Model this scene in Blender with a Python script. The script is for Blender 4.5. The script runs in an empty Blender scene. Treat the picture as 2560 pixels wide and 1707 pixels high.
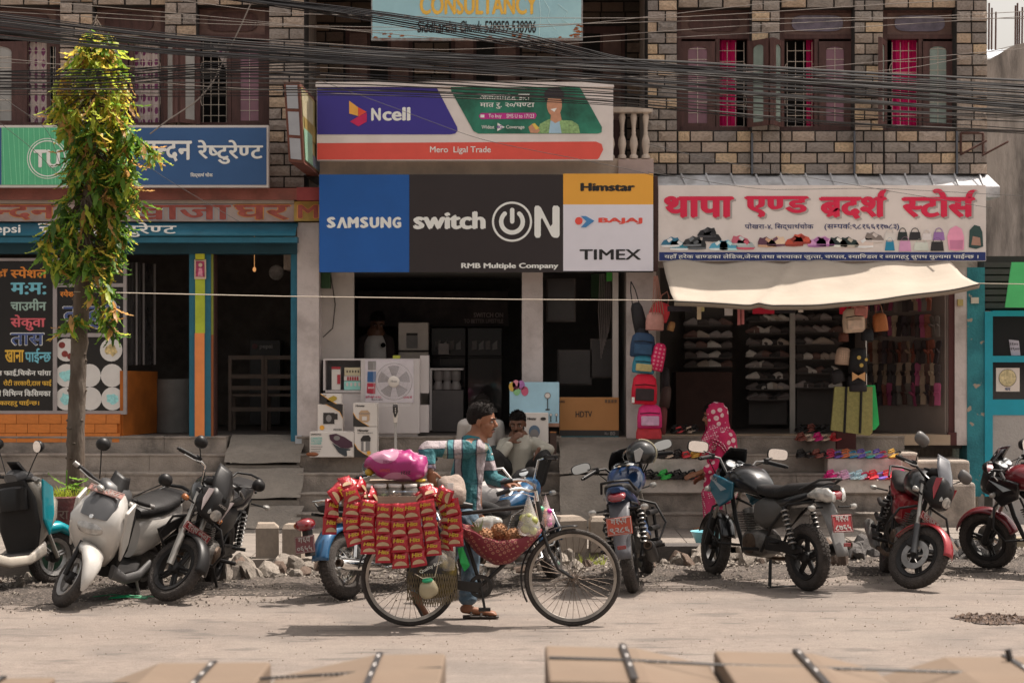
import bpy,math,random
from mathutils import Vector as V,Matrix,noise
R=math.radians
ORD='first second third fourth fifth sixth seventh eighth ninth tenth eleventh twelfth thirteenth fourteenth fifteenth sixteenth seventeenth eighteenth nineteenth twentieth twenty-first twenty-second twenty-third twenty-fourth'.split()
rnd=random.Random(11)
sc=bpy.context.scene
col=sc.collection
FP=5400.0
CH=2.15
# ---------------------------------------------------------------- camera, sky, sun, exposure
cd=bpy.data.cameras.new('camera');cam=bpy.data.objects.new('camera',cd);col.objects.link(cam)
cam.location=(0,0,CH);cam.rotation_euler=(R(90),0,0)
cd.lens=FP/2560*36;cd.sensor_width=36;cd.clip_start=0.1;cd.clip_end=900
cd.dof.use_dof=True;cd.dof.focus_distance=18.5;cd.dof.aperture_fstop=5.0
sc.camera=cam
SUN=V((0.44,0.20,1.0)).normalized()
w=bpy.data.worlds.new('World');sc.world=w;w.use_nodes=True
wn=w.node_tree.nodes;wl=w.node_tree.links
sky=wn.new('ShaderNodeTexSky');sky.sky_type='NISHITA';sky.sun_disc=False
sky.sun_elevation=math.asin(SUN.z);sky.sun_rotation=math.atan2(SUN.x,SUN.y)
sky.air_density=1.6;sky.dust_density=5.0;sky.ozone_density=1.0
bg=wn['Background'];bg.inputs[1].default_value=0.12
hsv=wn.new('ShaderNodeHueSaturation');hsv.inputs['Saturation'].default_value=.15;wl.new(sky.outputs[0],hsv.inputs['Color'])
wmx=wn.new('ShaderNodeMix');wmx.data_type='RGBA';wmx.blend_type='MULTIPLY';wmx.inputs[0].default_value=1;wmx.inputs[7].default_value=(1.0,.935,.88,1);wl.new(hsv.outputs[0],wmx.inputs[6])
wl.new(wmx.outputs[2],bg.inputs[0])
sd=bpy.data.lights.new('sun','SUN');sd.energy=4.5;sd.angle=R(0.5);sd.color=(1,0.905,0.81)
so=bpy.data.objects.new('sun',sd);col.objects.link(so);so.location=(5,5,30)
so.rotation_euler=SUN.to_track_quat('Z','Y').to_euler()
vs=sc.view_settings;vs.view_transform='Standard';vs.look='None';vs.exposure=0.75;vs.gamma=1;vs.use_curve_mapping=False
sc.cycles.max_bounces=8;sc.cycles.transparent_max_bounces=16
# ---------------------------------------------------------------- picture helpers (used only to find real positions)
def X(px,Y):return(px-1280)/FP*Y
def Z(py,Y):return CH-(py-853)/FP*Y
# ---------------------------------------------------------------- materials
def lin(c):
 if isinstance(c,str):
  c=tuple(int(c[i:i+2],16)/255 for i in(0,2,4))
  c=tuple((x/12.92 if x<=.04045 else((x+.055)/1.055)**2.4)for x in c)
 return(c[0],c[1],c[2],1)
_m={}
def mat(name,c=(.5,.5,.5),rough=.6,metal=0,var=.12,scale=6.,bump=0.,bscale=40.,rand=0.,dirt=None,dirtamt=.5,dscale=2.,alpha=1,coat=0,emit=None,estr=1,trans=0,spec=.5,stretch=None,ior=1.45):
 if name in _m:return _m[name]
 m=bpy.data.materials.new(name);m.use_nodes=True;_m[name]=m
 nt=m.node_tree;n=nt.nodes;l=nt.links;p=n['Principled BSDF']
 p.inputs['Base Color'].default_value=lin(c);p.inputs['Roughness'].default_value=rough
 p.inputs['Metallic'].default_value=metal;p.inputs['Specular IOR Level'].default_value=spec
 p.inputs['Coat Weight'].default_value=coat;p.inputs['Alpha'].default_value=alpha
 p.inputs['Transmission Weight'].default_value=trans;p.inputs['IOR'].default_value=ior
 if emit is not None:
  p.inputs['Emission Color'].default_value=lin(emit);p.inputs['Emission Strength'].default_value=estr
 tc=n.new('ShaderNodeTexCoord');vec=tc.outputs['Object']
 if stretch:
  mp=n.new('ShaderNodeMapping');mp.inputs['Scale'].default_value=stretch;l.new(vec,mp.inputs[0]);vec=mp.outputs[0]
 if var or rand or dirt is not None:
  nz=n.new('ShaderNodeTexNoise');nz.inputs['Scale'].default_value=scale;nz.inputs['Detail'].default_value=6;nz.inputs['Roughness'].default_value=.6
  l.new(vec,nz.inputs['Vector'])
  mr=n.new('ShaderNodeMapRange');mr.inputs[1].default_value=.3;mr.inputs[2].default_value=.7
  mr.inputs[3].default_value=1-var;mr.inputs[4].default_value=1+var;l.new(nz.outputs['Fac'],mr.inputs[0])
  val=mr.outputs[0]
  if rand:
   oi=n.new('ShaderNodeObjectInfo');m2=n.new('ShaderNodeMapRange');m2.inputs[3].default_value=1-rand;m2.inputs[4].default_value=1+rand
   l.new(oi.outputs['Random'],m2.inputs[0]);mm=n.new('ShaderNodeMath');mm.operation='MULTIPLY';l.new(val,mm.inputs[0]);l.new(m2.outputs[0],mm.inputs[1]);val=mm.outputs[0]
  hs=n.new('ShaderNodeHueSaturation');hs.inputs['Color'].default_value=lin(c);l.new(val,hs.inputs['Value']);out=hs.outputs[0]
  if dirt is not None:
   n2=n.new('ShaderNodeTexNoise');n2.inputs['Scale'].default_value=dscale;n2.inputs['Detail'].default_value=8;n2.inputs['Roughness'].default_value=.65
   l.new(vec,n2.inputs['Vector'])
   m3=n.new('ShaderNodeMapRange');m3.inputs[1].default_value=.46;m3.inputs[2].default_value=.64;m3.inputs[4].default_value=dirtamt;l.new(n2.outputs['Fac'],m3.inputs[0])
   mx=n.new('ShaderNodeMix');mx.data_type='RGBA';mx.inputs[7].default_value=lin(dirt);l.new(out,mx.inputs[6]);l.new(m3.outputs[0],mx.inputs[0]);out=mx.outputs[2]
  l.new(out,p.inputs['Base Color'])
 if bump:
  n3=n.new('ShaderNodeTexNoise');n3.inputs['Scale'].default_value=bscale;n3.inputs['Detail'].default_value=6;l.new(vec,n3.inputs['Vector'])
  b=n.new('ShaderNodeBump');b.inputs['Strength'].default_value=bump;b.inputs['Distance'].default_value=.02;l.new(n3.outputs['Fac'],b.inputs['Height']);l.new(b.outputs[0],p.inputs['Normal'])
 return m
 # ---------------------------------------------------------------- mesh builder
def frame(d):
 d=d.normalized();a=V((0,0,1))if abs(d.z)<.9 else V((1,0,0));u=d.cross(a).normalized();return u,d.cross(u).normalized()
class MB:
 def __init__(s):s.v=[];s.f=[]
 def add(s,vs,fs,M=None):
  b=len(s.v)
  s.v+=[tuple(M@V(p))for p in vs]if M else[tuple(p)for p in vs]
  s.f+=[tuple(i+b for i in f)for f in fs];return s
 def merge(s,o,M=None):return s.add(o.v,o.f,M)
 def box(s,x0,x1,y0,y1,z0,z1,M=None):
  vs=[(x0,y0,z0),(x1,y0,z0),(x1,y1,z0),(x0,y1,z0),(x0,y0,z1),(x1,y0,z1),(x1,y1,z1),(x0,y1,z1)]
  return s.add(vs,[(0,3,2,1),(4,5,6,7),(0,1,5,4),(1,2,6,5),(2,3,7,6),(3,0,4,7)],M)
 def bx(s,c,d,M=None):return s.box(c[0]-d[0]/2,c[0]+d[0]/2,c[1]-d[1]/2,c[1]+d[1]/2,c[2]-d[2]/2,c[2]+d[2]/2,M)
 def tube(s,pts,r,n=8,cap=True,M=None,closed=False,sx=1):
  pts=[V(p)for p in pts];k=len(pts);rs=r if isinstance(r,(list,tuple))else[r]*k
  vs=[];u=None
  for i,p in enumerate(pts):
   a=pts[(i-1)%k]if closed or i else p;b=pts[(i+1)%k]if closed or i<k-1 else p
   d=(b-a)
   if d.length<1e-9:d=V((0,0,1))
   d.normalize()
   if u is None:u,w_=frame(d)
   else:
    u=(u-d*u.dot(d));u=u.normalized()if u.length>1e-6 else frame(d)[0];w_=d.cross(u)
   for j in range(n):
    t=2*math.pi*j/n;vs.append(p+u*math.cos(t)*rs[i]*sx+w_*math.sin(t)*rs[i])
  fs=[]
  for i in range(k if closed else k-1):
   i2=(i+1)%k
   for j in range(n):fs.append((i*n+j,i*n+(j+1)%n,i2*n+(j+1)%n,i2*n+j))
  if cap and not closed:fs+=[tuple(range(n))[::-1],tuple((k-1)*n+j for j in range(n))]
  return s.add(vs,fs,M)
 def lathe(s,prof,c=(0,0,0),ax=(0,0,1),n=20,M=None):
  ax=V(ax).normalized();u,w_=frame(ax);c=V(c);vs=[]
  for r,h in prof:
   for j in range(n):
    t=2*math.pi*j/n;vs.append(c+ax*h+u*(math.cos(t)*r)+w_*(math.sin(t)*r))
  fs=[]
  for i in range(len(prof)-1):
   for j in range(n):fs.append((i*n+j,i*n+(j+1)%n,(i+1)*n+(j+1)%n,(i+1)*n+j))
  shut=prof[0]==prof[-1]
  if prof[0][0]>1e-4 and not shut:fs.append(tuple(range(n))[::-1])
  if prof[-1][0]>1e-4 and not shut:fs.append(tuple((len(prof)-1)*n+j for j in range(n)))
  return s.add(vs,fs,M)
 def ring(s,c,ax,R_,r,n=32,m=8,M=None,flat=1.0):
  ax=V(ax).normalized();u,w_=frame(ax);c=V(c);vs=[]
  for i in range(n):
   t=2*math.pi*i/n;d=u*math.cos(t)+w_*math.sin(t)
   for j in range(m):
    q=2*math.pi*j/m;vs.append(c+d*(R_+r*math.cos(q))+ax*(r*flat*math.sin(q)))
  fs=[(i*m+j,i*m+(j+1)%m,((i+1)%n)*m+(j+1)%m,((i+1)%n)*m+j)for i in range(n)for j in range(m)]
  return s.add(vs,fs,M)
 def prism(s,poly,y0,y1,M=None):
  k=len(poly);vs=[(a,y0,b)for a,b in poly]+[(a,y1,b)for a,b in poly]
  fs=[tuple(range(k)),tuple(range(k,2*k))[::-1]]+[(i,i+k,(i+1)%k+k,(i+1)%k)for i in range(k)]
  return s.add(vs,fs,M)
 def ell(s,c,r,M=None,nu=14,nv=9):
  if not isinstance(r,(tuple,list)):r=(r,r,r)
  vs=[(c[0],c[1],c[2]-r[2])];
  for i in range(1,nv):
   a=math.pi*i/nv
   for j in range(nu):
    t=2*math.pi*j/nu;vs.append((c[0]+r[0]*math.sin(a)*math.cos(t),c[1]+r[1]*math.sin(a)*math.sin(t),c[2]-r[2]*math.cos(a)))
  vs.append((c[0],c[1],c[2]+r[2]));fs=[(0,1+(j+1)%nu,1+j)for j in range(nu)]
  for i in range(nv-2):
   for j in range(nu):
    a=1+i*nu;fs.append((a+j,a+(j+1)%nu,a+nu+(j+1)%nu,a+nu+j))
  L=len(vs)-1;a=1+(nv-2)*nu;fs+=[(a+j,a+(j+1)%nu,L)for j in range(nu)]
  return s.add(vs,fs,M)
 def loft(s,rings,M=None,cap=True):
  n=len(rings[0]);vs=[p for r in rings for p in r]
  fs=[(i*n+j,i*n+(j+1)%n,(i+1)*n+(j+1)%n,(i+1)*n+j)for i in range(len(rings)-1)for j in range(n)]
  if cap:fs+=[tuple(range(n))[::-1],tuple((len(rings)-1)*n+j for j in range(n))]
  return s.add(vs,fs,M)
 def body(s,secs,M=None,n=16,e=2.6):
  rings=[]
  for q in secs:
   x,zc,hw,hh=q[:4];y=q[4]if len(q)>4 else 0;r=[]
   for j in range(n):
    t=2*math.pi*j/n;c,d=math.cos(t),math.sin(t)
    r.append((x,y+hw*math.copysign(abs(c)**(2/e),c),zc+hh*math.copysign(abs(d)**(2/e),d)))
   rings.append(r)
  return s.loft(rings,M)
 def grid(s,fn,nu,nv,M=None):
  vs=[fn(i/nu,j/nv)for j in range(nv+1)for i in range(nu+1)]
  return s.add(vs,[(j*(nu+1)+i,j*(nu+1)+i+1,(j+1)*(nu+1)+i+1,(j+1)*(nu+1)+i)for j in range(nv)for i in range(nu)],M)
 def mesh(s,name,off=None):
  me=bpy.data.meshes.new(name)
  vs=s.v if off is None else[(a-off[0],b-off[1],c-off[2])for a,b,c in s.v]
  me.from_pydata(vs,[],s.f);return me
def rootloc(o):
 while o.parent:o=o.parent
 return o.location
def put(name,mb,m,parent=None,world=True,smooth=None,bev=0,sub=0,solid=0,mod=None):
 """link one mesh object; world=True: vertices are given in the place's own coordinates"""
 off=None
 if parent is not None and world:off=tuple(rootloc(parent))
 me=mb if isinstance(mb,bpy.types.Mesh)else mb.mesh(name,off)
 if m:me.materials.append(m)
 if smooth:
  me.polygons.foreach_set('use_smooth',[True]*len(me.polygons));me.set_sharp_from_angle(angle=R(smooth))
 o=bpy.data.objects.new(name,me);col.objects.link(o)
 if parent:o.parent=parent
 if solid:d=o.modifiers.new('s','SOLIDIFY');d.thickness=solid;d.offset=0
 if bev:b=o.modifiers.new('b','BEVEL');b.width=bev;b.segments=2;b.limit_method='ANGLE';b.angle_limit=R(40)
 if sub:b=o.modifiers.new('u','SUBSURF');b.levels=sub;b.render_levels=sub
 return o
def tag(o,label=None,cat=None,group=None,kind=None):
 if label:o['label']=label
 if cat:o['category']=cat
 if group:o['group']=group
 if kind:o['kind']=kind
 return o
def thing(name,label,cat,loc=(0,0,0),rz=0,group=None):
 o=bpy.data.objects.new(name,None);col.objects.link(o);o.location=loc;o.rotation_euler=(0,0,rz);o.empty_display_size=.1
 return tag(o,label,cat,group)
def dup(o,parent=None,loc=None,rot=None,label=None,scale=None,m=None):
 c=o.copy();col.objects.link(c)
 if parent:c.parent=parent
 if loc is not None:c.location=loc
 if rot is not None:c.rotation_euler=rot
 if scale is not None:c.scale=scale
 if label:c['label']=label
 for ch in KIDS.get(o.name,[]):
  dup(ch,c)
 return c
KIDS={}
def reg(o):
 """remember a prototype's children so that copies can be made without searching the whole scene"""
 for c in list(o.children):KIDS.setdefault(o.name,[]).append(c);reg(c)
 return o
def flush():
 bpy.context.view_layer.update()
def inst(me,name,parent,loc=(0,0,0),rot=(0,0,0),scale=(1,1,1),m=None):
 o=bpy.data.objects.new(name,me);col.objects.link(o)
 if parent:o.parent=parent
 o.location=loc;o.rotation_euler=rot;o.scale=scale
 if m:
  o.material_slots[0].link='OBJECT';o.material_slots[0].material=m
 return o
 # ---------------------------------------------------------------- lettering (flat print)
_g={}
def glyph(ch,shear=0):
 k=(ch,shear)
 if k in _g:return _g[k]
 c=bpy.data.curves.new('tmp','FONT');c.body=ch;c.size=1;c.shear=shear;c.resolution_u=3
 o=bpy.data.objects.new('tmp',c);me=bpy.data.meshes.new_from_object(o)
 vs=[(v.co.x,v.co.y)for v in me.vertices];fs=[tuple(p.vertices)for p in me.polygons]
 bpy.data.objects.remove(o);bpy.data.curves.remove(c);bpy.data.meshes.remove(me)
 _g[k]=(vs,fs);return _g[k]
def clipx(g,xm):
 vs,fs=g;nv=[];nf=[]
 for f in fs:
  out=[];k=len(f)
  for i in range(k):
   a=vs[f[i]];b=vs[f[(i+1)%k]]
   if a[0]<=xm:out.append(a)
   if(a[0]<=xm)!=(b[0]<=xm):
    t=(xm-a[0])/(b[0]-a[0]);out.append((xm,a[1]+t*(b[1]-a[1])))
  if len(out)>2:nf.append(tuple(range(len(nv),len(nv)+len(out))));nv+=out
 return nv,nf
STEM=set('खगघचजझञणतथधनपबभमयलवशषस')
SIGNS=set('ािीुूृेैोौंँः')
def deva(s):
 """visual order, half letters, reph and rakar for Devanagari; returns (verts, faces)"""
 vs=[];fs=[];x=0
 def emit(g,dx,sc_=1):
  b=len(vs);vs.extend((p[0]+dx,p[1])for p in g[0]);fs.extend(tuple(i+b for i in f)for f in g[1])
 def adv(ch):
  g=glyph(ch);return max(p[0]for p in g[0])if g[0]else .25
 def strip(pts,t):
  b=len(vs)
  for i,(a,c)in enumerate(pts):
   vs.append((a-t,c));vs.append((a+t,c))
  for i in range(len(pts)-1):fs.append((b+2*i,b+2*i+1,b+2*i+3,b+2*i+2))
 i=0;reph=False
 while i<len(s):
  ch=s[i]
  if ch==' ':x+=.26;i+=1;continue
  if ch=='र' and i+1<len(s)and s[i+1]=='्':reph=True;i+=2;continue
  halfs=[]
  while i+2<len(s)and s[i+1]=='्' and s[i+2]!='र' and s[i]in STEM:
   halfs.append(s[i]);i+=2
  ch=s[i];i+=1;rak=False;hal=False
  if i+1<len(s)and s[i]=='्' and s[i+1]=='र':rak=True;i+=2
  elif i<len(s)and s[i]=='्':hal=True;i+=1
  mk=[]
  while i<len(s)and s[i]in SIGNS:mk.append(s[i]);i+=1
  if 'ि' in mk:emit(glyph('ि'),x);x+=.27;mk.remove('ि')
  for h in halfs:
   g=glyph(h);w_=adv(h);g=clipx(g,w_-.185);emit(g,x);x+=w_-.19
  g=glyph(ch);emit(g,x);x+=adv(ch)
  if rak:strip([(x-.13,.25),(x-.24,.13),(x-.36,.02)],.045)
  if hal:emit(glyph('्'),x)
  for q in mk:
   g=glyph(q);lx=min(p[0]for p in g[0]);mxx=max(p[0]for p in g[0])
   if q in 'ाीोौः':emit(g,x-(0 if lx>=-.25 else 0));x+=max(0.16,mxx)
   else:emit(g,x)
  if reph:
   strip([(x-.13,.6),(x-.115,.74),(x-.05,.85),(x+.04,.87)],.04);reph=False
  if ch.isascii():x+=.04
 return vs,fs
def textmesh(s,bold=0,shear=0,dv=False):
 """unit lettering as MB in x,z (y = 0 and a hair in front for the bold copies)"""
 g=deva(s)if dv else glyph(s,shear)
 mb=MB();n=1 if not bold else 3
 for k in range(n):
  dx=bold*(k/max(1,n-1)-.5)*2;yy=-.0006*k
  mb.add([(a+dx,yy,b)for a,b in g[0]],g[1])
  if bold:mb.add([(a+dx*.4,yy-.0003,b+bold*.6*(1 if k else-1))for a,b in g[0]],g[1])
 return mb
def fit(mb,x0,x1,z0,z1,Y):
 xs=[p[0]for p in mb.v];zs=[p[2]for p in mb.v];a,b,c,d=min(xs),max(xs),min(zs),max(zs)
 mb.v=[(x0+(p[0]-a)/(b-a)*(x1-x0),Y+p[1],z0+(p[2]-c)/(d-c)*(z1-z0))for p in mb.v];return mb
def letters(s,rect,Y,m,parent,bold=0,shear=0,dv=False,name='lettering',T=None):
 """rect in photo pixels at distance Y; T moves the finished flat lettering elsewhere"""
 mb=fit(textmesh(s,bold,shear,dv),X(rect[0],Y),X(rect[2],Y),Z(rect[3],Y),Z(rect[1],Y),Y)
 if T:mb.v=[tuple(T@V(p))for p in mb.v]
 return put(name,mb,m,parent)
def flat(poly,Y,m,parent,name='printed_shape',th=.003):
 """a thin printed or cut shape from photo pixel corners at distance Y"""
 return put(name,MB().prism([(X(a,Y),Z(b,Y))for a,b in poly],Y-th,Y),m,parent)
def oval(cx,cy,rx,ry,n=20,a0=0,a1=360):
 return[(cx+rx*math.cos(R(a0+(a1-a0)*i/n)),cy+ry*math.sin(R(a0+(a1-a0)*i/n)))for i in range(n if a1-a0==360 else n+1)]
def pbox(x0,y0,x1,y1,Ya,Yb,mb=None):
 """box whose front face at distance Ya fills the photo rectangle"""
 mb=mb or MB();return mb.box(X(x0,Ya),X(x1,Ya),Ya,Yb,Z(y1,Ya),Z(y0,Ya))
def S(h,k=.65):
 c=lin(h);return tuple(min(.85,x/k)for x in c[:3])
def L(h,k=2.6):return S(h,k)
# ================================================================ ground
asph=mat('asphalt',(.185,.152,.13),.92,var=.16,scale=9,bump=.5,bscale=240,dirt=(.21,.18,.155),dirtamt=.5,dscale=.9)
nt=asph.node_tree
def speckle(m,scale,lo,hi,amt,colr,st=None):
 nt=m.node_tree;n=nt.nodes;l=nt.links;p=n['Principled BSDF'];src=p.inputs['Base Color'].links[0].from_socket
 t=n.new('ShaderNodeTexCoord');v=n.new('ShaderNodeTexNoise');v.inputs['Scale'].default_value=scale;v.inputs['Detail'].default_value=2
 mp=n.new('ShaderNodeMapping');mp.inputs['Scale'].default_value=st or(1,1,1);l.new(t.outputs['Object'],mp.inputs[0]);l.new(mp.outputs[0],v.inputs['Vector']);r=n.new('ShaderNodeMapRange');r.inputs[1].default_value=lo;r.inputs[2].default_value=hi;r.inputs[4].default_value=amt
 l.new(v.outputs['Fac'],r.inputs[0]);x=n.new('ShaderNodeMix');x.data_type='RGBA';x.inputs[7].default_value=lin(colr);l.new(src,x.inputs[6]);l.new(r.outputs[0],x.inputs[0]);l.new(x.outputs[2],p.inputs['Base Color'])
speckle(asph,55,.6,.68,.6,(.055,.048,.045));speckle(asph,75,.58,.66,.55,(.3,.26,.22));speckle(asph,1.1,.5,.66,.4,(.1,.088,.08));speckle(asph,1.0,.5,.62,.28,(.12,.1,.088),(.3,1.8,1));speckle(asph,3.0,.6,.68,.5,(.07,.062,.058),(.5,1.4,1))
g=MB();g.add([(-300,-60,0),(300,-60,0),(300,400,0),(-300,400,0)],[(0,1,2,3)])
tag(put('road',g,asph),kind='structure')
def kerbY(x):return 20.85+.28*x
dirtm=mat('roadside_dirt',(.05,.04,.034),.95,var=.55,scale=5,bump=1.0,bscale=60,dirt=(.12,.098,.08),dirtamt=.55,dscale=2.2)
speckle(dirtm,40,.55,.63,.7,(.2,.165,.14));speckle(dirtm,22,.58,.66,.6,(.03,.025,.022))
def dirtfn(u,v):
 x=-6.5+13.4*u;y1=kerbY(x)+.05;wd=2.0+.35*noise.noise(V((x*.9,3,0)))+.12*noise.noise(V((x*5,9,0)));
 y=y1-wd*(1-v);e=min(1,(1-v)and v*6)
 return(x,y,.004+(.045*max(0,noise.noise(V((x*2.2,y*2.2,0)))+.3)+.02*abs(noise.noise(V((x*9,y*9,2)))))*e)
tag(put('roadside_dirt',MB().grid(dirtfn,200,34),dirtm,smooth=60),kind='structure')
pave=mat('pavement_concrete',(.2,.172,.148),.9,var=.14,scale=3,bump=.35,bscale=70,dirt=(.1,.088,.078),dirtamt=.45,dscale=2.2)
conc=mat('step_concrete',(.33,.28,.24),.9,var=.2,scale=4,bump=.5,bscale=55,dirt=(.055,.048,.043),dirtamt=.75,dscale=1.6,rand=.07)
sw=MB();n=24
tops=[(-9+18.5*i/n)for i in range(n+1)]
vs=[(x,kerbY(x)+.16,.1)for x in tops]+[(x,24.2,.1)for x in tops]
sw.add(vs,[(i,i+1,i+n+2,i+n+1)for i in range(n)])
swo=tag(put('pavement',sw,pave),kind='structure')
slab=MB().box(-.5,.5,-.5,.5,-.02,.008).mesh('paving_slab');slab.materials.append(pave)
for i in range(20):
 for j in range(4):
  x=-8+.85*i;y0=max(kerbY(x),19)+.2;y1=23.68;dy=(y1-y0)/4
  if abs(x)>6.5:continue
  o=inst(slab,'paving_slab',swo,(x,y0+dy*(j+.5),.1),(0,0,0),(.838,dy-.014,rnd.uniform(.6,1.2)))
kerb=thing('kerb',None,None,(0,21,0));tag(kerb,kind='structure')
kb=MB().box(-.5,.5,-.5,.5,0,1).mesh('kerb_stone')
kms=[mat('kerb_plain',(.2,.17,.145),.9,var=.15,scale=8,bump=.4),mat('kerb_black_paint',(.06,.052,.048),.85,var=.3,scale=8,bump=.4),mat('kerb_yellow_paint',(.27,.22,.15),.85,var=.25,scale=8,bump=.4)]
kb.materials.append(kms[0])
ka=math.atan(.28);x=-6.4;k=0
while x<6.6:
 ln=.58;xm=x+ln*math.cos(ka)/2;k+=1
 m=kms[0]if xm<1.3 else kms[(k%2)+1]if xm>2.6 else kms[1 if k%2 else 0]
 if not(1.75<xm<2.3):
  inst(kb,'kerb_stone',kerb,(xm,kerbY(xm)+.08-21,rnd.uniform(-.01,.0)),(0,0,ka+rnd.uniform(-.01,.01)),(ln-.012,.16,.115+rnd.uniform(0,.01)),m)
 x+=ln*math.cos(ka)
blk=lambda:MB().box(-.5,.5,-.5,.5,0,1)
ff=put('fallen_kerb_stone',blk(),kms[1],bev=.03);ff.scale=(.62,.2,.17);ff.location=(X(1725,20.6),20.9,.02);ff.rotation_euler=(.06,.02,.24)
tag(ff,'black painted kerb stone fallen in front of the kerb beside the blue plastic basin','kerb stone')
cbm=mat('cast_concrete',(.25,.205,.165),.9,var=.12,scale=9,bump=.3)
cb=MB().box(-.5,.5,-.5,.5,0,.88);cb.add([(-.5,-.5,.88),(.5,-.5,.88),(.5,.5,.88),(-.5,.5,.88),(-.42,-.4,1),(.3,-.4,1),(.3,.4,1),(-.42,.4,1)],[(4,5,6,7),(0,1,5,4),(1,2,6,5),(2,3,7,6),(3,0,4,7)])
cbme=cb.mesh('concrete_block');cbme.materials.append(cbm)
for(a,b,yb,yt,rz,lb)in[(640,697,1395,1306,.1,'upright beige concrete kerb block standing alone left of the blue cruiser'),(712,760,1396,1308,-.1,'upright beige concrete kerb block right behind the red tail light of the cruiser'),(1385,1458,1377,1288,.35,'upright beige concrete kerb block seen through the bicycle front wheel'),(1474,1535,1376,1290,.05,'upright beige concrete kerb block behind the left side of the rear-view blue motorcycle'),(375,408,1392,1300,.2,'upright beige concrete kerb block between the white scooter and the black motorcycle')]:
 Y=FP*2.05/(yb-853);o=inst(cbme,'concrete_block',None,(X((a+b)/2,Y),Y,.1),(0,0,rz),((b-a)/FP*Y,.26,(yb-yt)/FP*Y))
 tag(o,lb,'concrete block','loose concrete kerb blocks on the pavement')
 # ---------------------------------------------------------------- steps and plinths
SZ=[.27,.47,.67,.87,1.06]
def stairs(a,b,seed,label):
 t=thing('staircase',None,None,(X((a+b)/2,24.3),24.3,0));tag(t,kind='structure');r2=random.Random(seed)
 for i,z in enumerate(SZ):
  Y=23.7+.3*i;yb=24.95+(.3 if i==4 else 0);z0=(SZ[i-1]if i else .08)-.0
  x0=X(a,Y);x1=X(b,Y);xs=[x0]
  while xs[-1]<x1-1.6:xs.append(xs[-1]+r2.uniform(.7,1.3))
  xs.append(x1)
  for q in range(len(xs)-1):
   dz=r2.uniform(-.004,.004);dy=r2.uniform(-.006,.006)
   n_=10;L_=xs[q+1]-xs[q]-.004;mb=MB();rings=[]
   for k in range(n_+1):
    xx=xs[q]+L_*k/n_;j1=r2.uniform(-.005,.004);j2=r2.uniform(-.006,.003)
    rings.append([(xx,Y+dy+j1,z0),(xx,Y+dy+j1,z-.03),(xx,Y+dy-.012+j2,z-.022),(xx,Y+dy-.012+j2,z-.006+dz),(xx,Y+.015+dy,z+dz),(xx,yb,z+dz),(xx,yb,z0)])
   mb.loft(rings);put('step',mb,conc,t)
 return t
stairs(-60,567,1,'');stairs(742,1404,2,'');stairs(1598,2262,3,'')
floorm=mat('shop_floor',(.14,.12,.11),.7,var=.2,scale=3)
fl=MB().box(X(-100,25),X(2420,25),25.24,31,.9,1.055);tag(put('shop_floor',fl,floorm),kind='structure')
rampm=mat('patched_concrete',(.27,.235,.2),.93,var=.25,scale=2.5,bump=.7,bscale=30,dirt=(.09,.078,.07),dirtamt=.6,dscale=1.3)
def ramp(a,b,slabs,seed):
 t=thing('concrete_ramp',None,None,(X((a+b)/2,24.3),24.3,0));tag(t,kind='structure');r2=random.Random(seed)
 k=len(slabs)
 for i,(za,zb,Ya,Yb)in enumerate(slabs):
  def fn(u,v):
   x=X(a,Ya)+(X(b,Ya)-X(a,Ya))*u;y=Ya+(Yb-Ya)*v;z=za+(zb-za)*v**.8
   j=.02*noise.noise(V((x*3,y*3,seed)));e=.05*noise.noise(V((y*2.3,seed,i)))
   return(x+(e if u in(0,1)else 0),y+(j if v>0 else e*.5),z+j)
  m=MB().grid(fn,12,8);b0=len(m.v)
  put('ramp_slab',m,rampm,t,smooth=50)
  base=MB().box(X(a,Ya)+.01,X(b,Ya)-.01,Ya+.03,25.2,0,za-.03);put('ramp_core',base,rampm,t)
 return t
ramp(560,750,[(.12,.33,23.5,23.95),(.42,.72,23.95,24.4),(.78,1.07,24.42,25.2)],4)
ramp(1400,1602,[(.12,.66,23.75,24.05),(.68,1.04,24.1,25.0)],9)
pl=thing('plinth',None,None,(X(2330,24),24,0));tag(pl,kind='structure')
put('plinth_block',pbox(2262,1150,2425,1330,24.4,25.3),conc,pl,bev=.03)
put('plinth_block',pbox(2300,1205,2440,1330,23.9,24.39),conc,pl,bev=.04)
put('plinth_block',MB().box(X(2100,24.5),X(2290,24.5),24.35,24.9,.5,.5+.4),conc,pl,bev=.03)
wst=mat('whitewashed_block',S('a39a92'),.85,var=.12,scale=5,bump=.3,dirt=(.16,.14,.12),dirtamt=.5,dscale=3)
dsp=[(1606,1146,1795,.67,24.28,24.56,'upper whitewashed step holding black slippers behind the rear-view motorcycle'),(1605,1197,1840,.47,23.94,24.26,'lower whitewashed step holding green and black slippers beside the woman in pink'),(2069,1145,2256,.67,24.28,24.56,'upper whitewashed step under the row of violet and orange slippers'),(2086,1198,2290,.47,23.94,24.26,'lower whitewashed step under the row of pink and red slippers')]
for a,yt,b,yb,Ya,Yb,lb in dsp:
 o=put('display_step',MB().box(X(a,Ya),X(b,Ya),Ya,Yb,yb,Z(yt,Ya)),wst,bev=.012);tag(o,lb,'display step','whitewashed display steps of the shoe shop')
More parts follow.
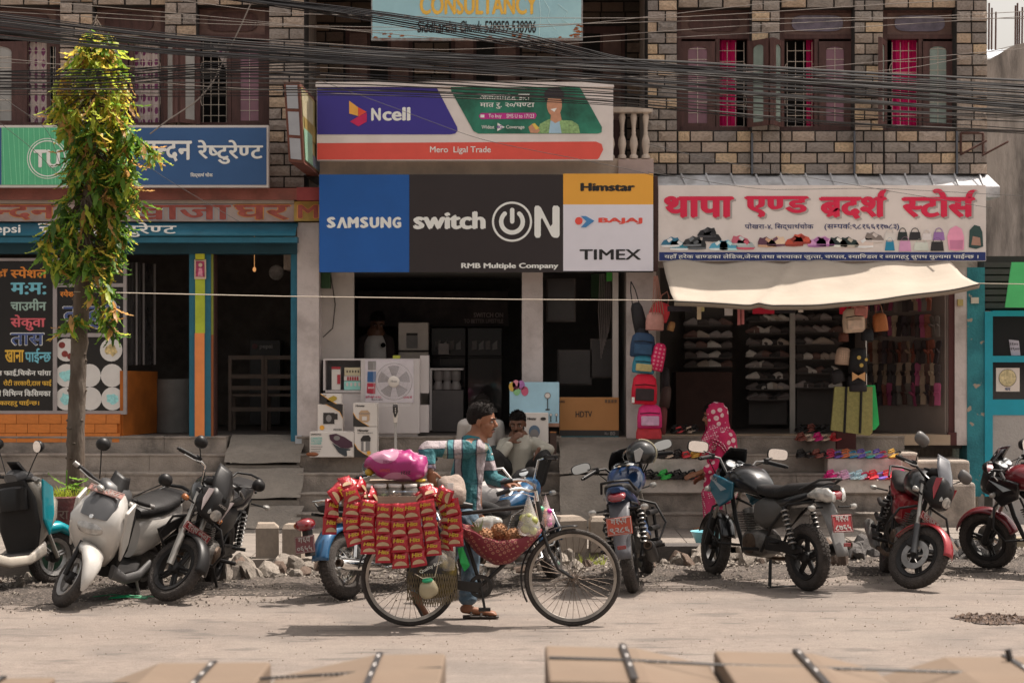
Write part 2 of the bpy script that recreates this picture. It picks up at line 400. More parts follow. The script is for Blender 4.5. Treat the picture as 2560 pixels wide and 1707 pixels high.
 # ================================================================ buildings
stone=MB();rr=random.Random(5)
stms=[]
def stone_mesh(seed):
 r2=random.Random(seed);j=lambda a=.03:r2.uniform(-a,a)
 mb=MB();nx,nz=4,2;fr=[]
 for k in range(nz+1):
  for i in range(nx+1):
   u=-.485+.97*i/nx;v=-.47+.94*k/nz;ed=i in(0,nx)or k in(0,nz)
   fr.append((u+j(.006),-.5+(.25 if ed else 0)+j(.16),v+j(.015)))
 b=[(u,.5,v)for(u,_,v)in fr]
 fs=[(k*(nx+1)+i,k*(nx+1)+i+1,(k+1)*(nx+1)+i+1,(k+1)*(nx+1)+i)for k in range(nz)for i in range(nx)]
 N=len(fr);per=[i for i in range(nx+1)]+[(nx+1)*k+nx for k in range(1,nz+1)]+[nz*(nx+1)+i for i in range(nx-1,-1,-1)]+[(nx+1)*k for k in range(nz-1,0,-1)]
 fs+=[(per[q],per[q-1],N+per[q-1],N+per[q])for q in range(len(per))]
 mb.add(fr+b,fs);me=mb.mesh('stone_block');return me
SM=[stone_mesh(i)for i in range(6)]
pal=['6c645e','776d66','81766d','8a7c70','927f6c','716963','6b645f','787069','7e7166','9c8870']
PM=[mat('stone_'+h,S(h,.43),.85,var=.22,scale=14,bump=.8,bscale=40,dirt=(.06,.052,.048),dirtamt=.4,dscale=7,rand=.08)for h in pal]
pdk=[mat('shaded_stone_'+h,S(h,.5),.9,var=.25,scale=14,bump=.8,bscale=40,rand=.12)for h in['564a40','63544a','7a6656','4a423c']]  # shade of the balcony recess painted in as darker stone tones
for me in SM:me.materials.append(PM[0])
mortar=mat('dark_mortar',(.045,.04,.037),.95,var=.3,scale=20,bump=.5)
def stones(parent,x0,x1,y0,y1,Y,row=27.2,wd=62,dep=.035,pals=None,seed=0,cols=None):
 """lay rows of blocks over the photo rectangle, bottom row ends at y1"""
 r2=random.Random(seed+int(x0));pals=pals or PM;y=y1;k=0;rl=rootloc(parent)
 while y>y0+6:
  yt=max(y-row,y0)
  if cols:
   w_=x1-x0;cut=[x0,x0+w_*(cols[k%len(cols)]+r2.uniform(-.05,.05)),x1]
  else:
   cut=[x0];x=x0+(wd*.5 if k%2 else wd)*r2.uniform(.8,1.1)
   while x<x1-wd*.35:cut.append(x);x+=wd*r2.uniform(.82,1.15)
   cut.append(x1)
  for a,b in zip(cut,cut[1:]):
   if b-a<6:continue
   A=X(a,Y)+.006;B=X(b,Y)-.006;C=Z(y,Y)+.006;D=Z(yt,Y)-.006;d=dep*r2.uniform(.7,1.5)
   o=inst(SM[r2.randrange(6)],'stone_block',parent,((A+B)/2-rl.x,Y-d/2-rl.y,(C+D)/2-rl.z),(0,0,0),(B-A,d,D-C),r2.choice(pals))
  y-=row;k+=1
wood=mat('dark_brown_wood',S('3a2623',.45),.6,var=.3,scale=6,bump=.3,stretch=(4,4,.6));wood2=mat('worn_brown_wood',S('54403a',.45),.65,var=.3,scale=5,bump=.3)
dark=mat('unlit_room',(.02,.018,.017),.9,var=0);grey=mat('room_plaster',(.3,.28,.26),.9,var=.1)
frost=mat('frosted_glass',S('777572',.5),.25,var=.25,scale=2,spec=.6);pinkg=mat('pink_curtained_glass',S('6b4a55',.6),.2,var=.25,scale=2.5,spec=.6)
gg=mat('greenish_glass',S('65706a',.5),.2,var=.3,scale=2,spec=.6);purpg=mat('rain_spotted_violet_glass',S('584f5c',.6),.2,var=.35,scale=9,spec=.6)
redc=mat('magenta_curtain',S('9c0a4c',.5),.8,var=.1,scale=3);grim=mat('cream_iron_grille',S('a89c90',.6),.5,var=.1)
def printed(name,base,fig,sx,sz,rot=0,inner=None,th=.28,th2=.12):
 m=bpy.data.materials.new(name);m.use_nodes=True;n=m.node_tree.nodes;l=m.node_tree.links;p=n['Principled BSDF'];p.inputs['Roughness'].default_value=.85
 tc=n.new('ShaderNodeTexCoord');mp=n.new('ShaderNodeMapping');mp.inputs['Scale'].default_value=(sx,sx*.5,sz);mp.inputs['Rotation'].default_value=(0,rot,0);l.new(tc.outputs['Object'],mp.inputs[0])
 vo=n.new('ShaderNodeTexVoronoi');vo.inputs['Scale'].default_value=1;vo.inputs['Randomness'].default_value=.12;l.new(mp.outputs[0],vo.inputs['Vector'])
 def step(t,a,b,src):
  g=n.new('ShaderNodeMath');g.operation='LESS_THAN';g.inputs[1].default_value=t;l.new(vo.outputs['Distance'],g.inputs[0])
  x=n.new('ShaderNodeMix');x.data_type='RGBA';x.inputs[7].default_value=lin(b);l.new(g.outputs[0],x.inputs[0])
  if src is None:x.inputs[6].default_value=lin(a)
  else:l.new(src,x.inputs[6])
  return x.outputs[2]
 o=step(th,base,fig,None)
 if inner is not None:o=step(th2,None,inner,o)
 l.new(o,p.inputs['Base Color']);return m
leafc=printed('purple_leaf_print_curtain',S('b0a4a0',.55),S('6e3a5c',.55),12,7.2,0,S('9a8090',.55),.36,.1)
def curtain(par,x0,x1,y0,y1,Y,m,folds=5,amp=.02):
 def fn(u,v):return(X(x0+(x1-x0)*u,Y),Y+amp*math.sin(u*folds*6.28+v),Z(y1+(y0-y1)*v,Y))
 return put('curtain',MB().grid(fn,folds*8,6),m,par,smooth=80)
def grille(par,x0,x1,y0,y1,Y,nx=3,dz=27):
 mb=MB();r=.0045
 for i in range(nx+1):x=X(x0+(x1-x0)*i/nx,Y);mb.tube([(x,Y,Z(y1,Y)),(x,Y,Z(y0,Y))],r,5)
 y=y1
 while y>y0:mb.tube([(X(x0,Y),Y+.006,Z(y,Y)),(X(x1,Y),Y+.006,Z(y,Y))],r,5);y-=dz
 for yc in(y0+(y1-y0)*.32,y0+(y1-y0)*.7):
  for sx in(x0,x1):
   s=1 if sx==x0 else-1
   mb.tube([(X(sx-s*(6*math.sin(a))+s*0,Y),Y-.004,Z(yc+14*math.cos(a),Y))for a in[math.pi*q/8 for q in range(9)]],r,5)
 return put('grille',mb,grim,par)
def leaf(par,x0,x1,y0,y1,Y,glass,T=None,name='window_leaf',pane=(.24,.2),arch=True):
 """a wooden casement: frame, pane with white grid; T swings it open"""
 fx=(x1-x0)*pane[0];a,b,c,d=X(x0,Y),X(x1,Y),Z(y1,Y),Z(y0,Y);px0,px1,pz0,pz1=X(x0+fx,Y),X(x1-fx,Y),Z(y1-10,Y),Z(y0+12,Y)
 mb=MB();t0,t1=Y-.02,Y+.02
 mb.box(a,px0,t0,t1,c,d);mb.box(px1,b,t0,t1,c,d);mb.box(px0,px1,t0+.002,t1-.002,c,pz0);
 r=(px1-px0)/2;cx=(px0+px1)/2
 poly=[(px0,d),(px0,pz1-r*.5)]+[(cx-r*math.cos(R(q)),pz1-r*.5+r*.5*math.sin(R(q)))for q in range(0,181,20)]+[(px1,d)]
 mb.prism(poly,t0+.002,t1-.002)
 if T:mb.v=[tuple(T@V(p))for p in mb.v]
 f=put(name,mb,wood,par)
 pm=MB().box(px0-.005,px1+.005,Y,Y+.006,pz0-.005,pz1+.004)
 gm=MB()
 for i in(1,):gm.box(px0+(px1-px0)*i/2-.003,px0+(px1-px0)*i/2+.003,Y-.008,Y-.003,pz0,pz1-.01)
 z=pz0+.12
 while z<pz1:gm.box(px0,px1,Y-.007,Y-.002,z-.003,z+.003);z+=.125
 if T:
  pm.v=[tuple(T@V(p))for p in pm.v];gm.v=[tuple(T@V(p))for p in gm.v]
 put('pane',pm,glass,f);put('glazing_bar',gm,grim,f)
 return f
def swing(hx,Y,ang):return Matrix.Translation((hx,Y,0))@Matrix.Rotation(ang,4,'Z')@Matrix.Translation((-hx,-Y,0))
def wframe(par,x0,x1,y0,y1,Y,ty,pane=None,mull=()):
 """outer frame with transom panel above ty"""
 mb=MB();a,b,c,d=X(x0,Y),X(x1,Y),Z(y1,Y),Z(y0,Y);t=.05
 mb.box(a,a+t,Y-.05,Y+.08,c,d);mb.box(b-t,b,Y-.05,Y+.08,c,d);mb.box(a+t,b-t,Y-.045,Y+.08,d-t,d);mb.box(a+t,b-t,Y-.06,Y+.08,c,c+.06)
 tz=Z(ty,Y);mb.box(a+t,b-t,Y-.048,Y+.08,tz-.03,tz+.02)
 for m_ in mull:mb.box(X(m_,Y)-.025,X(m_,Y)+.025,Y-.04,Y+.07,c+.06,tz-.03)
 f=put('window',mb,wood,par)
 pp=[(a+t,tz+.02),(b-t,tz+.02),(b-t,d-t),(a+t,d-t)]
 put('transom_panel',MB().box(a+t,b-t,Y+.0,Y+.03,tz+.02,d-t),wood2,f)
 zc=(tz+d)/2-.01;hw=(b-a)/2-.14;cx=(a+b)/2;hh=(d-tz)/2-.07
 put('transom_pane' if pane else 'transom_carving',MB().prism([(cx+hw*math.copysign(abs(math.cos(R(q)))**.35,math.cos(R(q))),zc+hh*math.copysign(abs(math.sin(R(q)))**.8,math.sin(R(q))))for q in range(0,360,12)],Y-.02,Y-.002),pane or wood,f)
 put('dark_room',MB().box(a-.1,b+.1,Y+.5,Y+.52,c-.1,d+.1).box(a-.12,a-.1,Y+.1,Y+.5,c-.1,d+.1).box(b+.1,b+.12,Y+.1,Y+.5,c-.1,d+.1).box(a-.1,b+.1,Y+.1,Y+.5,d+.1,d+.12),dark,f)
 return f
 # ---- right building
RB=thing('stone_building','right stone-faced building with magenta curtains above the shoe shop','building',(X(2040,25.1),25.1,0),0)
def wallbox(par,a,b,y0,y1,Ya,Yb,m,name='wall'):return put(name,pbox(a,y0,b,y1,Ya,Yb),m,par)
YR=25.1
for a,b in((1618,1693),(1878,1950),(2135,2208),(2390,2468)):
 wallbox(RB,a+1,b-1,-60,436,YR-.06,YR+.5,mortar,'column')
wallbox(RB,1619,2467,326,436,YR,YR+.5,mortar)
wallbox(RB,1619,2467,-60,20,YR,YR+.5,mortar)
put('unseen_storey',MB().box(X(1618,YR),X(2468,YR),25.0,31,6.35,9.5),PM[1],RB)  # unseen block above the view, raised to cast shade on awning and steps
put('side_wall',MB().box(X(2468,YR)-.3,X(2468,YR),YR+.51,31,0,6.35),PM[2],RB)
put('side_wall',MB().box(X(1618,YR),X(1618,YR)+.3,YR+.51,31,3.2,6.35),PM[2],RB)
for i,(a,b)in enumerate(((1618,1693),(1878,1950),(2135,2208),(2390,2468))):
 stones(RB,a,b,0,436,YR-.06,27.2,50,seed=i,cols=[.62,.36]if i!=3 else[.48,.52])
for i,(a,b)in enumerate(((1694,1877),(1951,2134),(2209,2389))):
 stones(RB,a,b,327,436,YR,seed=20+i);stones(RB,a,b,-6,21,YR,seed=30+i)
for xx in(1880,2136,2392):
 put('drain_pipe',MB().tube([(X(xx,25),YR-.11,Z(436,YR)),(X(xx,25),YR-.11,Z(330 if xx!=1880 else 335,YR))],.012,8),mat('grey_pipe',(.1,.11,.13),.6),RB)
YW=25.32
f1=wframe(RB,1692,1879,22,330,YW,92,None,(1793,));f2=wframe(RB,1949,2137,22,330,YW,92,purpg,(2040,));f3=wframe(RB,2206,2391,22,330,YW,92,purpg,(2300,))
leaf(RB,1698,1790,104,318,YW-.02,pinkg);leaf(RB,2044,2130,104,318,YW-.02,pinkg);leaf(RB,2304,2385,104,318,YW-.02,gg)
leaf(RB,1796,1872,104,318,24.94,gg,swing(X(1872,24.94),24.94,R(126)),'open_window_leaf');leaf(RB,1956,2036,104,318,24.94,gg,swing(X(1956,24.94),24.94,R(-116)),'open_window_leaf')
leaf(RB,2212,2296,104,318,24.94,gg,swing(X(2212,24.94),24.94,R(-108)),'open_window_leaf')
curtain(f1,1796,1842,100,318,YW+.12,redc,3);curtain(f2,2016,2038,100,318,YW+.12,redc,2);curtain(f3,2230,2296,100,318,YW+.12,redc,4)
grille(f1,1797,1860,106,316,YW+.06,3);grille(f2,1968,2030,106,316,YW+.06,3);grille(f3,2230,2292,106,316,YW+.06,3)
canm=mat('grey_canopy_plaster',S('98989a',.6),.85,var=.14,scale=4,bump=.3,dirt=(.1,.09,.08),dirtamt=.5,dscale=2.5)
cn=MB();za,zb=Z(436,YR-.07),Z(466,24.66)
cn.add([(X(1634,YR),YR,za),(X(2470,YR),YR,za),(X(2500,24.66),24.66,zb),(X(1640,24.66),24.66,zb),(X(1634,YR),YR,za-.3),(X(2470,YR),YR,za-.3),(X(2500,24.66),24.66,zb-.12),(X(1640,24.66),24.66,zb-.12)],[(0,3,2,1),(3,7,6,2),(2,6,5,1),(0,4,7,3),(4,5,6,7)])
put('canopy',cn,canm,RB)
for q in range(1,14):
 a=1640+q*62;put('canopy_rib',MB().tube([(X(a,YR),YR-.05,za+.01),(X(a+14,24.66),24.68,zb+.012)],.012,6),canm,RB)
br=mat('rusty_iron',(.07,.03,.022),.8,var=.3,scale=20,bump=.3)
b_=MB()
for p,q in(((2402,332),(2402,386)),((2458,332),(2458,388)),((2402,386),(2466,352)),((2402,332),(2458,332)),((2456,388),(2520,354))):
 y1=YR-.12;y2=YR-.12-(.5 if q[0]>2465 or q==(2466,352)else 0);b_.tube([(X(p[0],y1),y1,Z(p[1],y1)),(X(q[0],y2),y2,Z(q[1],y2))],.014,4)
tag(put('sign_bracket',b_,br),'rusty empty angle-iron bracket on the stone corner at upper right','bracket')
# ---- left building
LB=thing('stone_building','left stone-faced building with wooden windows above the restaurant','building',(X(380,25.1),25.1,0))
for i,(a,b)in enumerate(((150,233),(412,492),(672,762))):
 wallbox(LB,a+1,b-1,-60,470,YR-.05,YR+.5,mortar,'column');stones(LB,a,b,0,470 if i==2 else 320,YR-.05,28.5,55,seed=40+i,cols=[.4,.6],pals=PM[1:6])
wallbox(LB,-120,761,-60,14,YR,YR+.5,mortar);wallbox(LB,-120,761,318,560,YR+.02,YR+.5,mortar)
stones(LB,-60,760,-10,14,YR,seed=50,pals=PM[2:5])
put('unseen_storey',MB().box(X(-700,YR),X(762,YR),25.0,31,6.35,9.5),PM[1],LB)  # unseen block added above the view to keep the sun off this front
put('side_wall',MB().box(X(762,YR)-.3,X(762,YR),YR+.51,31,3.0,6.35),PM[2],LB)
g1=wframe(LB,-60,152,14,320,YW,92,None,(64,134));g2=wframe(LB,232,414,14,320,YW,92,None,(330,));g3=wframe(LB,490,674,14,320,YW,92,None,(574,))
curtain(g1,66,120,98,318,YW+.1,leafc,3);curtain(g2,300,400,98,318,YW+.1,leafc,5)
grille(g1,70,116,100,316,YW+.03,3);grille(g2,336,396,100,316,YW+.03,3);grille(g3,508,566,100,316,YW+.03,3)
cc=MB();cc.add([(X(532,25.4),25.4,Z(112,25.4)),(X(574,25.4),25.4,Z(112,25.4)),(X(572,25.4),25.4,Z(186,25.4))],[(0,1,2)]);put('curtain',cc,leafc,g3)
leaf(LB,-60,58,104,312,YW-.02,frost);leaf(LB,580,668,104,312,YW-.02,pinkg)
leaf(LB,238,320,104,312,YW-.02,frost)
leaf(LB,336,408,104,312,24.94,frost,swing(X(412,24.94),24.94,R(122)),'open_window_leaf');leaf(LB,497,570,104,312,24.94,frost,swing(X(497,24.94),24.94,R(-122)),'open_window_leaf')
leaf(LB,118,150,104,312,YW-.04,frost)
band=mat('painted_plaster_band',S('998a84',.6),.85,var=.12,scale=3,bump=.2,dirt=S('6d3a34',.7),dirtamt=.35,dscale=2)
redb=mat('faded_red_ledge',S('6f423a',.6),.85,var=.2,scale=4,bump=.3,dirt=S('4b3631',.7),dirtamt=.5,dscale=3)
put('ledge',pbox(-60,470,742,499,24.8,25.3),redb,LB);put('ledge',pbox(742,468,800,500,24.7,25.3),mat('red_ledge',S('70302f',.6),.8,var=.2,scale=5),LB)
put('ledge_trim',pbox(-60,499,735,508,24.86,25.3),mat('cream_trim',S('8c7f76',.6),.8),LB)
bd=put('painted_band',pbox(-60,509,735,553,24.9,25.3),band,LB);put('painted_band',pbox(735,503,797,552,24.88,25.3),mat('yellow_painted_band',S('8f7640',.6),.85,var=.25,scale=5),LB)
redp=mat('faded_red_print',S('8c4a42',.6),.85,var=.35,scale=9);bluep=mat('faded_blue_outline',S('8c8f94',.6),.85);orp=mat('faded_orange_outline',S('b5814a',.6),.85)
for s_,rc in(('न्दन',(-20,512,140,549)),('खाजा',(310,512,578,549)),('घर',(585,512,725,549)),('M',(745,512,795,545))):
 letters(s_,(rc[0]-3,rc[1]-2,rc[2]+3,rc[3]+2),24.896 if s_!='M' else 24.876,bluep if s_=='खाजा' else orp,LB,.05,dv=s_!='M');letters(s_,rc,24.893 if s_!='M' else 24.872,redp,LB,.028,dv=s_!='M')
teal=mat('teal_paint',S('1c5568',.6),.55,var=.2,scale=3,bump=.15,dirt=S('123440',.6),dirtamt=.5,dscale=3);teald=mat('dark_teal_paint',S('123540',.6),.6,var=.25,scale=3)
def slope(u,v):return(X(-60+803*u,24.8),24.95-.35*math.sin(v*1.5),Z(555+36*v,24.75))
put('shutter_housing',MB().grid(slope,2,8),teal,LB,smooth=70,solid=.02)
put('beam',pbox(-60,592,743,606,24.62,24.8),teal,LB);put('beam',pbox(-60,604,743,634,24.9,25.2),teald,LB)
wh=mat('white_print',S('c9c0ba',.6),.7,var=.08,scale=10)
def onslope(s_,x0,x1,y0,y1,**k):
 mb=fit(textmesh(s_,**k),X(x0,24.6),X(x1,24.6),Z(y1,24.58),Z(y0,24.58),24.585);return put('lettering',mb,wh,LB)
onslope('epsi',-12,52,562,588,bold=.02);onslope('चन्दन',96,250,558,590,dv=True,bold=.02);onslope('रेष्टुरेण्ट',262,442,556,592,dv=True,bold=.02)
wp=mat('weathered_white_pier',S('a39a97',.6),.85,var=.08,scale=3,bump=.25,dirt=S('6c625e',.6),dirtamt=.45,dscale=2.5)
put('pier',pbox(473,606,527,1118,24.95,25.25),teal,LB);put('pier',pbox(535-6,612,536,1110,24.99,25.25),wood,LB)
put('pier_stripe',MB().merge(pbox(488,606,512,832,24.93,24.95)),mat('lime_paint',S('8f9a2e',.6),.7,var=.15,scale=6),LB);put('pier_stripe',pbox(487,832,511,1092,24.93,24.95),mat('orange_paint',S('c07240',.6),.7,var=.08,scale=6),LB)
put('pier_reveal',pbox(527,624,533,836,24.965,25.2),mat('olive_paint',S('6f7330',.6),.7),LB);put('pier_reveal',pbox(527,836,533,1105,24.965,25.2),mat('brown_orange_paint',S('7a4526',.6),.7),LB)
put('door_jamb',pbox(727,606,743,1112,24.97,25.25),teal,LB)
put('pier',pbox(743,556,797,1112,24.93,25.35),wp,LB);put('pier_base',pbox(738,1088,754,1114,24.9,24.99),mat('chipped_white',S('8f9296',.6),.8),LB)
orb=mat('orange_brick_paint',S('a8622a',.6),.6,var=.12,scale=5,bump=.2,rand=.05)
put('low_wall',pbox(-80,1034,302,1105,24.9+.02,25.2),mat('orange_joint',S('8a4a15',.6),.8),LB)
bb=MB().box(-.5,.5,-.5,.5,-.5,.5).mesh('brick');bb.materials.append(orb)
for j in range(3):
 y0=1035+j*23.4;x=-70+(-28 if j%2 else 0)
 while x<301:
  a=max(x,-78);b=min(x+56,301);Y=24.92
  if b-a>8:inst(bb,'brick',LB,((X(a,Y)+X(b,Y))/2-LB.location.x,Y-.008-25.1,Z(y0+11.5,Y)),(0,0,0),(X(b,Y)-X(a,Y)-.006,.03,22.2/FP*Y))
  x+=56
sidew=MB();sidew.add([(X(303,24.92),24.94,1.06),(X(390,25.9),25.9,1.06),(X(390,25.9),25.9,Z(928,25.9)),(X(303,24.92),24.94,Z(926,24.92))],[(0,1,2,3)])
put('side_low_wall',sidew,mat('orange_brown_paint',S('7a4213',.5),.8,var=.35,scale=2),LB,solid=.04)
put('back_wall',MB().box(X(-100,25)-.5,X(800,29),28.5,28.6,1,3.6),mat('dark_wall',(.1,.085,.075),.9,var=.3),LB);put('side_wall',MB().box(X(755,25.3),X(790,25.3),25.36,28.5,1,3.6),mat('dark_wall',(.1,.085,.075)),LB)  # restaurant walls in a dark brown-grey
put('ceiling',MB().box(-7,X(795,25.3),25.2,28.6,3.5,3.6),mat('dark_ceiling',(.1,.09,.085)),LB)  # ceiling in the same dark tone as the walls
put('left_end_wall',MB().box(-7.2,-7,25.0,28.6,0,6.4),PM[0],LB)
# ---- centre building
CB=thing('stone_building','middle building with a recessed upper balcony and white piers above the electrical shop','building',(X(1200,25.1),25.1,0))
YC=26.6
put('wall',MB().box(X(750,YC),X(1640,YC),YC+.02,YC+.4,4.1,6.4),mortar,CB)
for a,b in((780,860),(1035,1124),(1303,1390),(1566,1632)):stones(CB,a,b,60,430,YC,27,50,pals=pdk,seed=a,cols=[.45,.55])
stones(CB,780,1632,5,58,YC,27,60,pals=pdk,seed=3)
for a,b in((860,1035),(1124,1303),(1390,1566)):
 d_=put('balcony_door',pbox(a+4,66,b-4,440,YC-.02,YC+.02),wood,CB)
 for q in range(3):
  x0=a+10+q*(b-a-20)/3;put('door_panel',pbox(x0+4,84,x0+(b-a-20)/3-4,300,YC-.035,YC-.02),dark if q==1 else wood2,d_)
put('unseen_ceiling',MB().box(X(750,25),X(1640,25),25.0,31,6.35,9.5),PM[0],CB)  # unseen slab added to darken the recess and block the sun
put('balcony_floor',MB().box(X(762,YR),X(1618,YR),24.95,26.6,Z(436,24.9),Z(402,24.9)),mat('grey_slab',(.2,.19,.18)),CB)
crm=mat('cream_beam_plaster',S('a8988a',.6),.85,var=.1,scale=3,bump=.2,dirt=S('7c7068',.6),dirtamt=.5,dscale=2)
put('beam',pbox(795,396,1634,440,24.85,24.94),crm,CB)
ped=MB().merge(pbox(1546,398,1634,438,24.78,24.85));put('balustrade_base',ped,mat('pinkish_plaster',S('8d7c76',.6),.85,var=.12),CB)
prof=[(.05,0),(.05,.03),(.03,.05),(.036,.1),(.05,.16),(.042,.22),(.024,.27),(.028,.29),(.022,.31),(.026,.38),(.04,.47),(.03,.5),(.045,.52),(.045,.56)]
for xx in(1555,1584,1614,1526,1497):
 put('baluster',MB().lathe([(r,Z(397,24.88)+h*1.02)for r,h in prof],(X(xx,24.88),24.86,0),n=14),mat('cream_baluster',S('978b80',.6),.8,var=.12,dirt=S('6c6259',.6),dirtamt=.5,dscale=4),CB,smooth=50)
put('handrail',pbox(1480,267,1632,281,24.78,24.94),mat('cream_baluster',S('a89c92',.6)),CB,bev=.012)
whp=mat('shop_white_wall',S('8f8883',.55),.8,var=.06)
put('pier',pbox(1305,676,1357,1050,25.05,25.3),wp,CB);put('pier',pbox(1566,650,1640,1110,24.98,25.4),wp,CB)
put('pier_edge',pbox(1532,676,1546,1085,25.02,25.2),whp,CB)
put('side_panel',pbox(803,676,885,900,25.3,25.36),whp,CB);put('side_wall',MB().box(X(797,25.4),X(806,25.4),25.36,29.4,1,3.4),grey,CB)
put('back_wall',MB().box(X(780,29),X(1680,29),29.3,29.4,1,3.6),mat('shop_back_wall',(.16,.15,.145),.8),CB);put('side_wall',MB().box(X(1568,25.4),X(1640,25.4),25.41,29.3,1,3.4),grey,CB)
put('ceiling',MB().box(X(790,25.1),X(1640,25.1),24.96,29.4,2.98,3.1),mat('shop_ceiling',(.4,.38,.36)),CB)
put('lintel',pbox(797,640,1640,676,24.98,25.1),whp,CB)
put('partition',MB().box(X(1310,25.3),X(1345,25.3),25.31,26.6,1,3.0),mat('shop_back_wall',(.16,.15,.145)),CB)
put('window_sill',pbox(1357,1092,1566,1112,24.92,25.3),conc,CB)
dl=mat('lit_downlight',(1,1,1),emit=(1,.97,.9),estr=6)
for xx in(1002,1178):
 o=put('ceiling_downlight',MB().lathe([(.045,0),(.05,-.012),(.04,-.012)],(X(xx,25.0),25.15,2.978),n=16),dl);tag(o,'small lit downlight under the blue sign panel' if xx<1100 else 'small lit downlight under the black sign panel','ceiling light','downlights in the electrical shop ceiling')
 # ---- shoe shop interior (right building)
put('pier',pbox(2372,700,2387,1105,24.98,25.3),mat('maroon_paint',S('40201f',.6),.7,var=.1),RB);put('pier',pbox(2387,645,2418,1112,24.96,25.4),wp,RB)
put('pier_base',pbox(2370,1080,2392,1112,24.94,24.98),mat('maroon_paint',(.1,.05,.05)),RB)
wide=mat('wired_white_wall',S('6f6560',.55),.85,var=.12,scale=2)
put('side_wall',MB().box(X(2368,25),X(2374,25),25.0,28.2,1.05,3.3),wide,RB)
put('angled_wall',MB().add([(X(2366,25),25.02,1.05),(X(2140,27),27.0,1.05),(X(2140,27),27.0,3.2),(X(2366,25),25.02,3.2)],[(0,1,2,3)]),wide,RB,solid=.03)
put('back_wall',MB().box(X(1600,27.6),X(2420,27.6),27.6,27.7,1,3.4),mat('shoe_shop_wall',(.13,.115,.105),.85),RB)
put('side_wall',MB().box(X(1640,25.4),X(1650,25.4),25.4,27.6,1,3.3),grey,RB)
put('ceiling',MB().box(X(1600,25),X(2420,25),24.9,27.7,3.25,3.35),mat('shop_ceiling',(.4,.38,.36)),RB)
put('lintel',pbox(1640,640,2418,668,24.95,25.1),whp,RB)
put('threshold',pbox(1640,1086,2376,1112,24.92,25.3),mat('cream_threshold',S('8b7a68',.6),.8,var=.2,scale=2,dirt=S('5a4e44',.6),dirtamt=.6,dscale=1.5),RB)
put('shop_post',MB().box(X(1975,25.6),X(1988,25.6),25.6,25.66,1.05,3.25),grey,RB)
# ---- teal shop at the far right and the plaster house behind
TB=thing('teal_shop','teal-framed shop front at the right edge with peeling plaster pier','shop front',(X(2490,25),25,0))
tp=mat('peeling_teal_plaster',S('2d6a72',.6),.9,var=.2,scale=3,bump=.4,dirt=S('1d4650',.6),dirtamt=.6,dscale=2.2);speckle(tp,9,.66,.7,.9,S('8a7a6c',.6));tb=mat('bright_teal_paint',S('12788a',.6),.5,var=.1,scale=4)
put('pier',pbox(2418,668,2462,1240,24.95,25.4),tp,TB);wpl=mat('cracked_grey_plaster',S('8b8784',.6),.85,var=.1,scale=3,bump=.4,dirt=S('605a56',.6),dirtamt=.4,dscale=3)
put('door_post',pbox(2462,778,2482,1240,24.93,25.1),tb,TB);put('frame_rail',pbox(2482,776,2700,790,24.94,25.06),tb,TB);put('frame_rail',pbox(2482,889,2700,905,24.94,25.06),tb,TB)
put('frame_rail',pbox(2482,998,2700,1037,24.94,25.06),tb,TB);put('low_wall',pbox(2482,1037,2750,1330,24.95,25.4),wpl,TB)
gl=mat('dark_shop_glass',(.02,.02,.022),.08,var=0,spec=.8)
put('pane',pbox(2482,790,2700,889,25.0,25.01),gl,TB);put('pane',pbox(2482,905,2700,998,25.0,25.01),gl,TB)
put('upper_wall',pbox(2462,640,2700,776,25.1,25.5),mat('dark_corrugated',(.04,.037,.035),.8),TB);
for q in range(7):put('shutter_slat',pbox(2462,655+q*17,2700,668+q*17,25.06,25.1),mat('dark_slat',(.06,.052,.05),.6),TB)
ps=flat([(2490,919),(2549,919),(2549,978),(2490,978)],24.995,mat('paper_white',S('b5aaa2',.6),.7,var=.04),TB,'poster')
flat(oval(2519,944,22,22),24.99,mat('ink_black',(.03,.03,.03)),TB);flat(oval(2519,944,21,21),24.986,mat('bread_print',S('a89a78',.6),.8,var=.4,scale=30),TB);letters('नान',(2512,969,2526,976),24.988,mat('ink_blue',S('2c3c60',.6)),TB,.03,dv=True)
pp=flat([(2522,848),(2547,851),(2551,888),(2528,888)],24.99,mat('paper_violet',S('8f8894',.6)),TB,'paper_notice');letters('२१००',(2524,856,2545,864),24.985,mat('ink_black'),TB,.02);letters('२९००',(2526,868,2548,876),24.985,mat('ink_black'),TB,.02)
put('switch_box',pbox(2428,743,2447,758,24.92,24.95),mat('cream_plastic',S('a39a8e',.6)),TB)
o=put('switch_box',pbox(2394,748,2408,764,24.93,24.958),mat('yellowed_plastic',S('8f7f50',.6)));tag(o,'small yellowed switch box on the white pier right of the shoe shop','switch box')
gs=put('green_sign',MB().add([(X(2529,24.5),24.5,Z(655,24.5)),(X(2700,24.5),24.5,Z(655,24.5)),(X(2700,24.5),24.5,Z(770,24.5)),(X(2512,24.5),24.5,Z(768,24.5))],[(0,1,2,3)]),mat('green_sign_face',S('3f9a5a',.6),.5,var=.06),solid=.03);tag(gs,'green signboard cut off by the right edge above the teal shop','sign')
HB=thing('plaster_house','weathered grey plaster house wall behind the stone corner at far right','house',(X(2510,27),27,0))
wm=mat('rain_stained_plaster',S('7d7874',.6),.9,var=.18,scale=2.2,bump=.4,dirt=(.05,.047,.045),dirtamt=.75,dscale=1.8,stretch=(1.6,1.6,.35))
hw_=MB();yv=27.0;hw_.prism([(X(2440,yv),0),(X(2850,yv),0),(X(2850,yv),Z(70,yv)),(X(2560,yv),Z(108,yv)),(X(2525,yv),Z(118,yv)),(X(2478,yv),Z(148,yv)),(X(2440,yv),Z(150,yv))],yv,yv+4);put('wall',hw_,wm,HB)
rs=MB()
